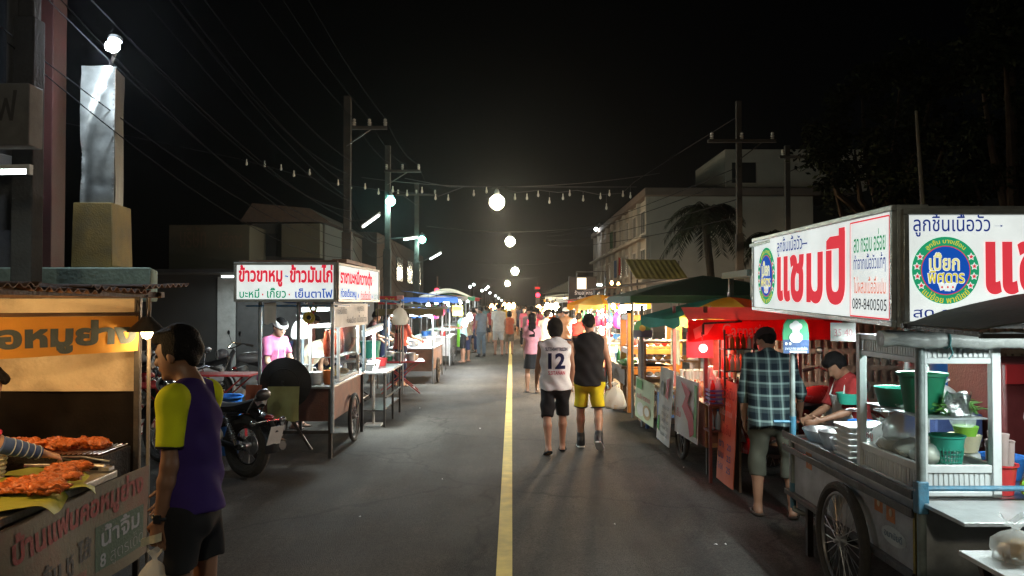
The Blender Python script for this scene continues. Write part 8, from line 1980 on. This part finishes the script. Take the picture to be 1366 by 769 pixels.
# plaid man, right
PLAID = bpy.data.materials.new('plaid_cloth'); PLAID.use_nodes = True
nt = PLAID.node_tree; L = nt.links.new; b = nt.nodes['Principled BSDF']; b.inputs['Roughness'].default_value = .9; b.inputs['Specular IOR Level'].default_value = .2
tc = nt.nodes.new('ShaderNodeTexCoord'); sp = nt.nodes.new('ShaderNodeSeparateXYZ'); L(tc.outputs['Object'], sp.inputs[0])
def band(sock, period, width, ph=0.0):
    a = nt.nodes.new('ShaderNodeMath'); a.operation = 'ADD'; a.inputs[1].default_value = 10 + ph; L(sock, a.inputs[0])
    d = nt.nodes.new('ShaderNodeMath'); d.operation = 'DIVIDE'; d.inputs[1].default_value = period; L(a.outputs[0], d.inputs[0])
    f = nt.nodes.new('ShaderNodeMath'); f.operation = 'FRACT'; L(d.outputs[0], f.inputs[0])
    c = nt.nodes.new('ShaderNodeMath'); c.operation = 'LESS_THAN'; c.inputs[1].default_value = width; L(f.outputs[0], c.inputs[0]); return c.outputs[0]
def madd(a, b_, k):
    n = nt.nodes.new('ShaderNodeMath'); n.operation = 'MULTIPLY_ADD'; n.inputs[1].default_value = k; L(a, n.inputs[0])
    if b_ is None: n.inputs[2].default_value = 0
    else: L(b_, n.inputs[2])
    return n.outputs[0]
tot = madd(band(sp.outputs['X'], .095, .16), None, .42); tot = madd(band(sp.outputs['Z'], .10, .15), tot, .42); tot = madd(band(sp.outputs['X'], .095, .5, .02), tot, .10); tot = madd(band(sp.outputs['Z'], .10, .5, .03), tot, .10)
r = nt.nodes.new('ShaderNodeValToRGB'); r.color_ramp.elements[0].color = (.012, .022, .032, 1); r.color_ramp.elements[1].color = (.34, .48, .46, 1); L(tot, r.inputs[0])
nz = nt.nodes.new('ShaderNodeTexNoise'); nz.inputs['Scale'].default_value = 300; bp = nt.nodes.new('ShaderNodeBump'); bp.inputs['Strength'].default_value = .3; bp.inputs['Distance'].default_value = .005; L(tc.outputs['Object'], nz.inputs['Vector']); L(nz.outputs['Fac'], bp.inputs['Height']); L(bp.outputs[0], b.inputs['Normal'])
L(r.outputs[0], b.inputs['Base Color'])
q = G(1030, 687)
p = person('man in dark plaid shirt and cap bending at the far end of the meatball cart', q, -12, H=1.62, skin=0, lean=23, turn=0, head=(18, -14), res=.009, top=PLAID, sleeve=1.45, hem=.10, bottom=cloth('olive_grey_cloth', (.085, .085, .065)), leg=1.35, shoes='sandal', hair='crop', fat=1.12, topname='plaid_shirt',
           legs=dict(L=((-.08, .06, -1), (0, -.10, -1)), R=((.14, -.05, -1), (.05, -.16, -1))), arms=dict(L=((-.18, .28, -1), (.02, .30, -1)), R=((.30, .30, -.9), (.1, .9, -.5))), cap=dict(mat=cloth('dark_plaid_cap', (.05, .035, .035)), low=.02, brim=True), collar=.02)
# seated man behind the cart
person('man in red shirt and white apron looking down behind the meatball cart', (2.78, 6.35, 0), 100, H=1.42, skin=1, lean=14, head=(8, -28), res=.012, top=cloth('dark_red_cloth', (.26, .025, .025)), sleeve=.9, bottom=NAVYC, leg=1.9, hair='short', apron=cloth('white_apron', (.60, .60, .58)), arms=dict(L=((-.05, .6, -.8), (.3, 1, -.1)), R=((.05, .6, -.8), (-.3, 1, -.1))), eyes=False)
# noodle cart vendor and helper
p = person('noodle vendor in a pink shirt with a white headband and white bib', (-3.10, 10.15, 0), -118, H=1.60, skin=2, lean=10, head=(-15, -16), res=.011, top=PINKC, sleeve=.7, bottom=NAVYC, leg=1.9, hair='short', apron=None, cap=dict(mat=cloth('white_band_cloth', (.74, .74, .72)), low=.015, band=True, name='headband'),
           arms=dict(L=((-.10, .5, -.85), (.1, .95, -.35)), R=((.12, .35, -.95), (-.1, .9, -.4))))
m = MB(); tr = p['tor']; m.sheet(lambda u, v: Vector(tr(-.07 + .14 * u, .150 + .008 * math.sin(6 * u), .26 - .20 * v)), 5, 6, .005); m.path([tr(-.07, .15, .26), tr(-.06, .13, .40), tr(-.05, .05, .53)], .006, 6); m.path([tr(.07, .15, .26), tr(.06, .13, .40), tr(.05, .05, .53)], .006, 6); m.build('bib', cloth('white_apron', (.60, .60, .58)), p['root'])
person('helper in a cream shirt bending low inside the noodle cart', (-3.05, 11.3, 0), -100, H=1.58, skin=1, lean=42, head=(0, -20), res=.013, top=cloth('cream_cloth', (.58, .50, .38)), sleeve=.6, bottom=NAVYC, leg=1.9, hair='short', arms=dict(L=((-.1, .5, -.85), (0, .7, -.7)), R=((.1, .5, -.85), (0, .7, -.7))), eyes=False)
# left row
person('stall worker in a white shirt leaning over the work table on the left', (-3.05, 15.3, 0), 150, H=1.62, skin=1, lean=25, head=(0, -15), res=.017, top=cloth('warm_white_cloth', (.62, .56, .46)), sleeve=.6, bottom=NAVYC, leg=1.9, eyes=False, arms=dict(L=((-.1, .6, -.8), (0, .9, -.4)), R=((.1, .6, -.8), (0, .9, -.4))))
person('stall worker in dark clothes behind the steaming pans on the left', (-3.6, 13.6, 0), -100, H=1.6, skin=1, lean=12, head=(0, -20), res=.017, top=cloth('dull_maroon_cloth', (.16, .06, .06)), bottom=NAVYC, leg=1.9, eyes=False)
person('woman with long hair in a coral shirt serving at the olive canvas stall', (-2.40, 16.95, 0), -35, H=1.58, skin=2, lean=8, head=(0, -18), female=True, res=.015, top=cloth('coral_cloth', (.62, .14, .11)), sleeve=.8, bottom=NAVYC, leg=1.9, hair='long', arms=dict(R=((.1, .6, -.8), (0, 1, -.1)), L=((-.1, .4, -.9), (0, .9, -.3))), eyes=False)
person('woman with a lime green apron and pale blue shirt facing the olive canvas stall', G(617, 484), 105, H=1.58, skin=0, head=(0, -8), female=True, res=.016, top=cloth('pale_blue_shirt', (.36, .55, .60)), sleeve=.6, bottom=BLACKC, leg=1.05, hair='tail', apron=cloth('lime_apron', (.22, .60, .04)), fat=1.1, arms=dict(L=((-.12, .25, -.95), (.2, .9, .1)), R=((.12, .3, -.9), (-.3, .9, .1))), eyes=False)
person('man in a grey blue shirt and jeans standing at the left stalls', G(642, 476), 35, H=1.66, skin=1, head=(20, -10), res=.017, top=cloth('grey_blue_cloth', (.17, .21, .25)), sleeve=.6, bottom=cloth('jeans_cloth', (.12, .16, .20)), leg=1.95, hair='crop', shoes='shoe', eyes=False)
person('tall man in a pale grey shirt and shorts walking away left of the yellow line', G(665, 474), 3, H=1.76, skin=0, head=(0, -5), res=.017, top=cloth('pale_grey_cloth', (.48, .46, .42)), sleeve=.7, hem=.04, bottom=cloth('light_grey_shorts', (.40, .39, .36)), leg=.95, hair='crop', fat=1.08, eyes=False, legs=dict(L=((-.05, .08, -1), (0, -.02, -1)), R=((.05, -.06, -1), (0, -.16, -1))))
person('small woman in an orange red shirt walking beside the tall grey man', G(679.5, 473), 0, H=1.48, skin=0, female=True, res=.017, top=cloth('orange_red_cloth', (.46, .11, .05)), sleeve=.6, hem=.03, bottom=cloth('brown_shorts', (.16, .13, .09)), leg=.9, hair='bob', eyes=False)
# right of the line
person('girl with long black hair in a pink blouse and black skirt walking away', G(710, 524), -4, H=1.56, skin=0, female=True, head=(0, -3), res=.014, top=cloth('rose_cloth', (.56, .24, .28)), sleeve=.7, hem=.0, bottom=BLACKC, skirt=.92, hair='long', legs=dict(L=((-.05, .12, -1), (0, .02, -1)), R=((.05, -.06, -1), (0, -.2, -1))), eyes=False)
person('woman in a bright pink shirt walking towards the camera by the yellow line', G(699, 463), 176, H=1.60, skin=2, female=True, res=.017, top=cloth('bright_pink_cloth', (.62, .12, .18)), sleeve=.7, bottom=BLACKC, leg=1.95, hair='tail', legs=dict(L=((-.05, .10, -1), (0, -.02, -1)), R=((.05, -.06, -1), (0, -.14, -1))))
person('woman in a hot red pink shirt half hidden behind the girl with long hair', G(712, 490), 178, H=1.58, skin=2, female=True, res=.017, top=cloth('hot_red_pink_cloth', (.62, .05, .10)), bottom=NAVYC, leg=1.9, hair='tail')
person('person in a white shirt walking just left of the number 12 jersey', G(729, 500), -10, H=1.60, skin=0, res=.016, top=cloth('clean_white_cloth', (.66, .66, .64)), bottom=cloth('khaki_cloth', (.26, .22, .16)), leg=1.9, eyes=False)
person('person in a white cap half hidden between the couple', G(755, 492), 4, H=1.64, skin=0, res=.017, top=cloth('tan_brown_cloth', (.26, .15, .09)), bottom=NAVYC, leg=1.9, cap=dict(mat=cloth('white_cap_cloth', (.68, .68, .68)), low=.02), eyes=False)
person('person in a red shirt behind the shoulder of the man in the black vest', G(772, 500), -30, H=1.52, skin=0, res=.017, top=cloth('red_shirt_cloth', (.50, .04, .04)), bottom=BLACKC, leg=1.3, eyes=False)
person('vendor in a grey blue top behind the wooden cart', (2.45, 16.2, 0), 80, H=1.62, skin=1, res=.017, top=cloth('dusk_blue_cloth', (.14, .17, .22)), bottom=NAVYC, leg=1.9, lean=5, eyes=False)
person('vendor in a magenta top behind the fiery lamps on the right', (2.55, 21.4, 0), 120, H=1.6, skin=1, res=.02, top=cloth('magenta_cloth', (.45, .04, .14)), bottom=NAVYC, leg=1.9, eyes=False)
person('vendor in a red top among the jars behind the drinks stall', (2.75, 10.3, 0), 140, H=1.55, skin=1, res=.017, top=cloth('vendor_red_cloth', (.40, .05, .04)), bottom=NAVYC, leg=1.9, lean=8, eyes=False)
cols = [((.10, .30, .06), 'green'), ((.45, .10, .16), 'pink'), ((.5, .5, .48), 'white'), ((.05, .05, .06), 'black'), ((.10, .13, .22), 'navy'), ((.42, .22, .06), 'ochre'), ((.30, .04, .04), 'dark red'), ((.20, .34, .36), 'teal grey'), ((.36, .30, .24), 'beige'), ((.30, .12, .30), 'violet'), ((.5, .12, .03), 'orange'), ((.2, .2, .2), 'grey'), ((.03, .12, .10), 'dark green'), ((.6, .5, .1), 'yellow'), ((.05, .2, .4), 'blue'), ((.5, .3, .3), 'salmon')]
spots = [(724, 33), (718, 30), (709, 36), (701, 40), (693, 44), (715, 41), (655, 36), (648, 40), (687, 50), (725, 44), (738, 27), (746, 31), (635, 30), (672, 42), (663, 48), (705, 27)]
for k, ((x, Y), (c, nm)) in enumerate(zip(spots, cols)):
    person('distant person in a %s top among the crowd %s' % (nm, 'right of the yellow line' if x > 684 else 'left of the yellow line'), (at(x, 405, Y).x, Y, 0), (k * 73) % 40 - 20 + (180 if k % 3 == 0 else 0), H=1.56 + .03 * (k % 5), skin=k % 3, res=.024, top=cloth('crowd_cloth_%d' % k, tuple(v * .62 for v in c)), bottom=[BLACKC, NAVYC, GREYC][k % 3], leg=1.9 if k % 2 else 1.0, female=k % 2 == 0, hair=['short', 'tail', 'bob'][k % 3], group='distant crowd', eyes=False, legs=dict(L=((-.05, .1 * (k % 2), -1), (0, -.05, -1)), R=((.05, -.06, -1), (0, -.12, -1))))

for k, (x, y, f, c, lab) in enumerate(((-3.2, 17.9, -80, (.10, .05, .05), 'cook in a dark maroon top behind the olive canvas stall counter'), (-3.3, 20.3, -95, (.05, .07, .12), 'helper in a dark navy top at the far end of the olive canvas stall'), (-1.35, 24.2, 95, (.20, .16, .10), 'customer in an olive tan top standing at the blue canvas stall'), (-1.3, 28.6, 80, (.22, .05, .06), 'customer in a dark red top at the white barrel canvas stall'), (1.35, 24.8, -85, (.06, .07, .09), 'customer in a charcoal top at the red canvas stall on the right'), (1.2, 29.4, -60, (.18, .16, .20), 'customer in a mauve grey top at the pale canvas stall on the right'), (-3.3, 12.3, -100, (.14, .12, .11), 'helper in a brown grey top behind the narrow steel table'))):
    person(lab, (x, y, 0), f, H=1.60, skin=1, lean=6 + 4 * (k % 3), head=(0, -14), res=.018, top=cloth('stall_cloth_%d' % k, c), bottom=NAVYC, leg=1.9 if k % 2 else 1.2, female=k % 2 == 1, hair='tail' if k % 2 else 'short', eyes=False, arms=dict(R=((.1, .45, -.9), (0, 1, -.2)), L=((-.1, .3, -.95), (0, .8, -.5))) if k != 2 else None)

# ------------------------------------------------------------------ thin night haze, added to give lamps a glow like lens glare
HZM = bpy.data.materials.new('night_haze'); HZM.use_nodes = True
nt = HZM.node_tree; nt.nodes.remove(nt.nodes['Principled BSDF'])
vs = nt.nodes.new('ShaderNodeVolumePrincipled'); vs.inputs['Color'].default_value = (.85, .87, .88, 1); vs.inputs['Density'].default_value = .00045; vs.inputs['Anisotropy'].default_value = .86
nt.links.new(vs.outputs[0], nt.nodes['Material Output'].inputs['Volume'])
m = MB(); m.bb((-40, -16, -1), (40, 175, 14)); o = m.build('haze', HZM, kind='stuff')

# scraps dropped on the road
rd = random.Random(77)
for k, (x, y) in enumerate(((955, 727), (968, 727), (912, 624), (640, 572), (930, 560), (480, 690), (590, 640), (820, 700), (560, 545))):
    q = ground(x, y); s_ = rd.uniform(.012, .03); a0 = rd.uniform(0, 6)
    m = MB(); m.sheet(lambda u, v: q + Vector((s_ * (u - .5) * math.cos(a0) - s_ * .7 * (v - .5) * math.sin(a0), s_ * (u - .5) * math.sin(a0) + s_ * .7 * (v - .5) * math.cos(a0), .006 + .006 * math.sin(5 * u + k) * v)), 4, 4, .001)
    m.build('paper_scrap', PAPER, None, label='tiny pale scrap of paper dropped on the road', cat='litter', group='scraps on the road', loc=q)
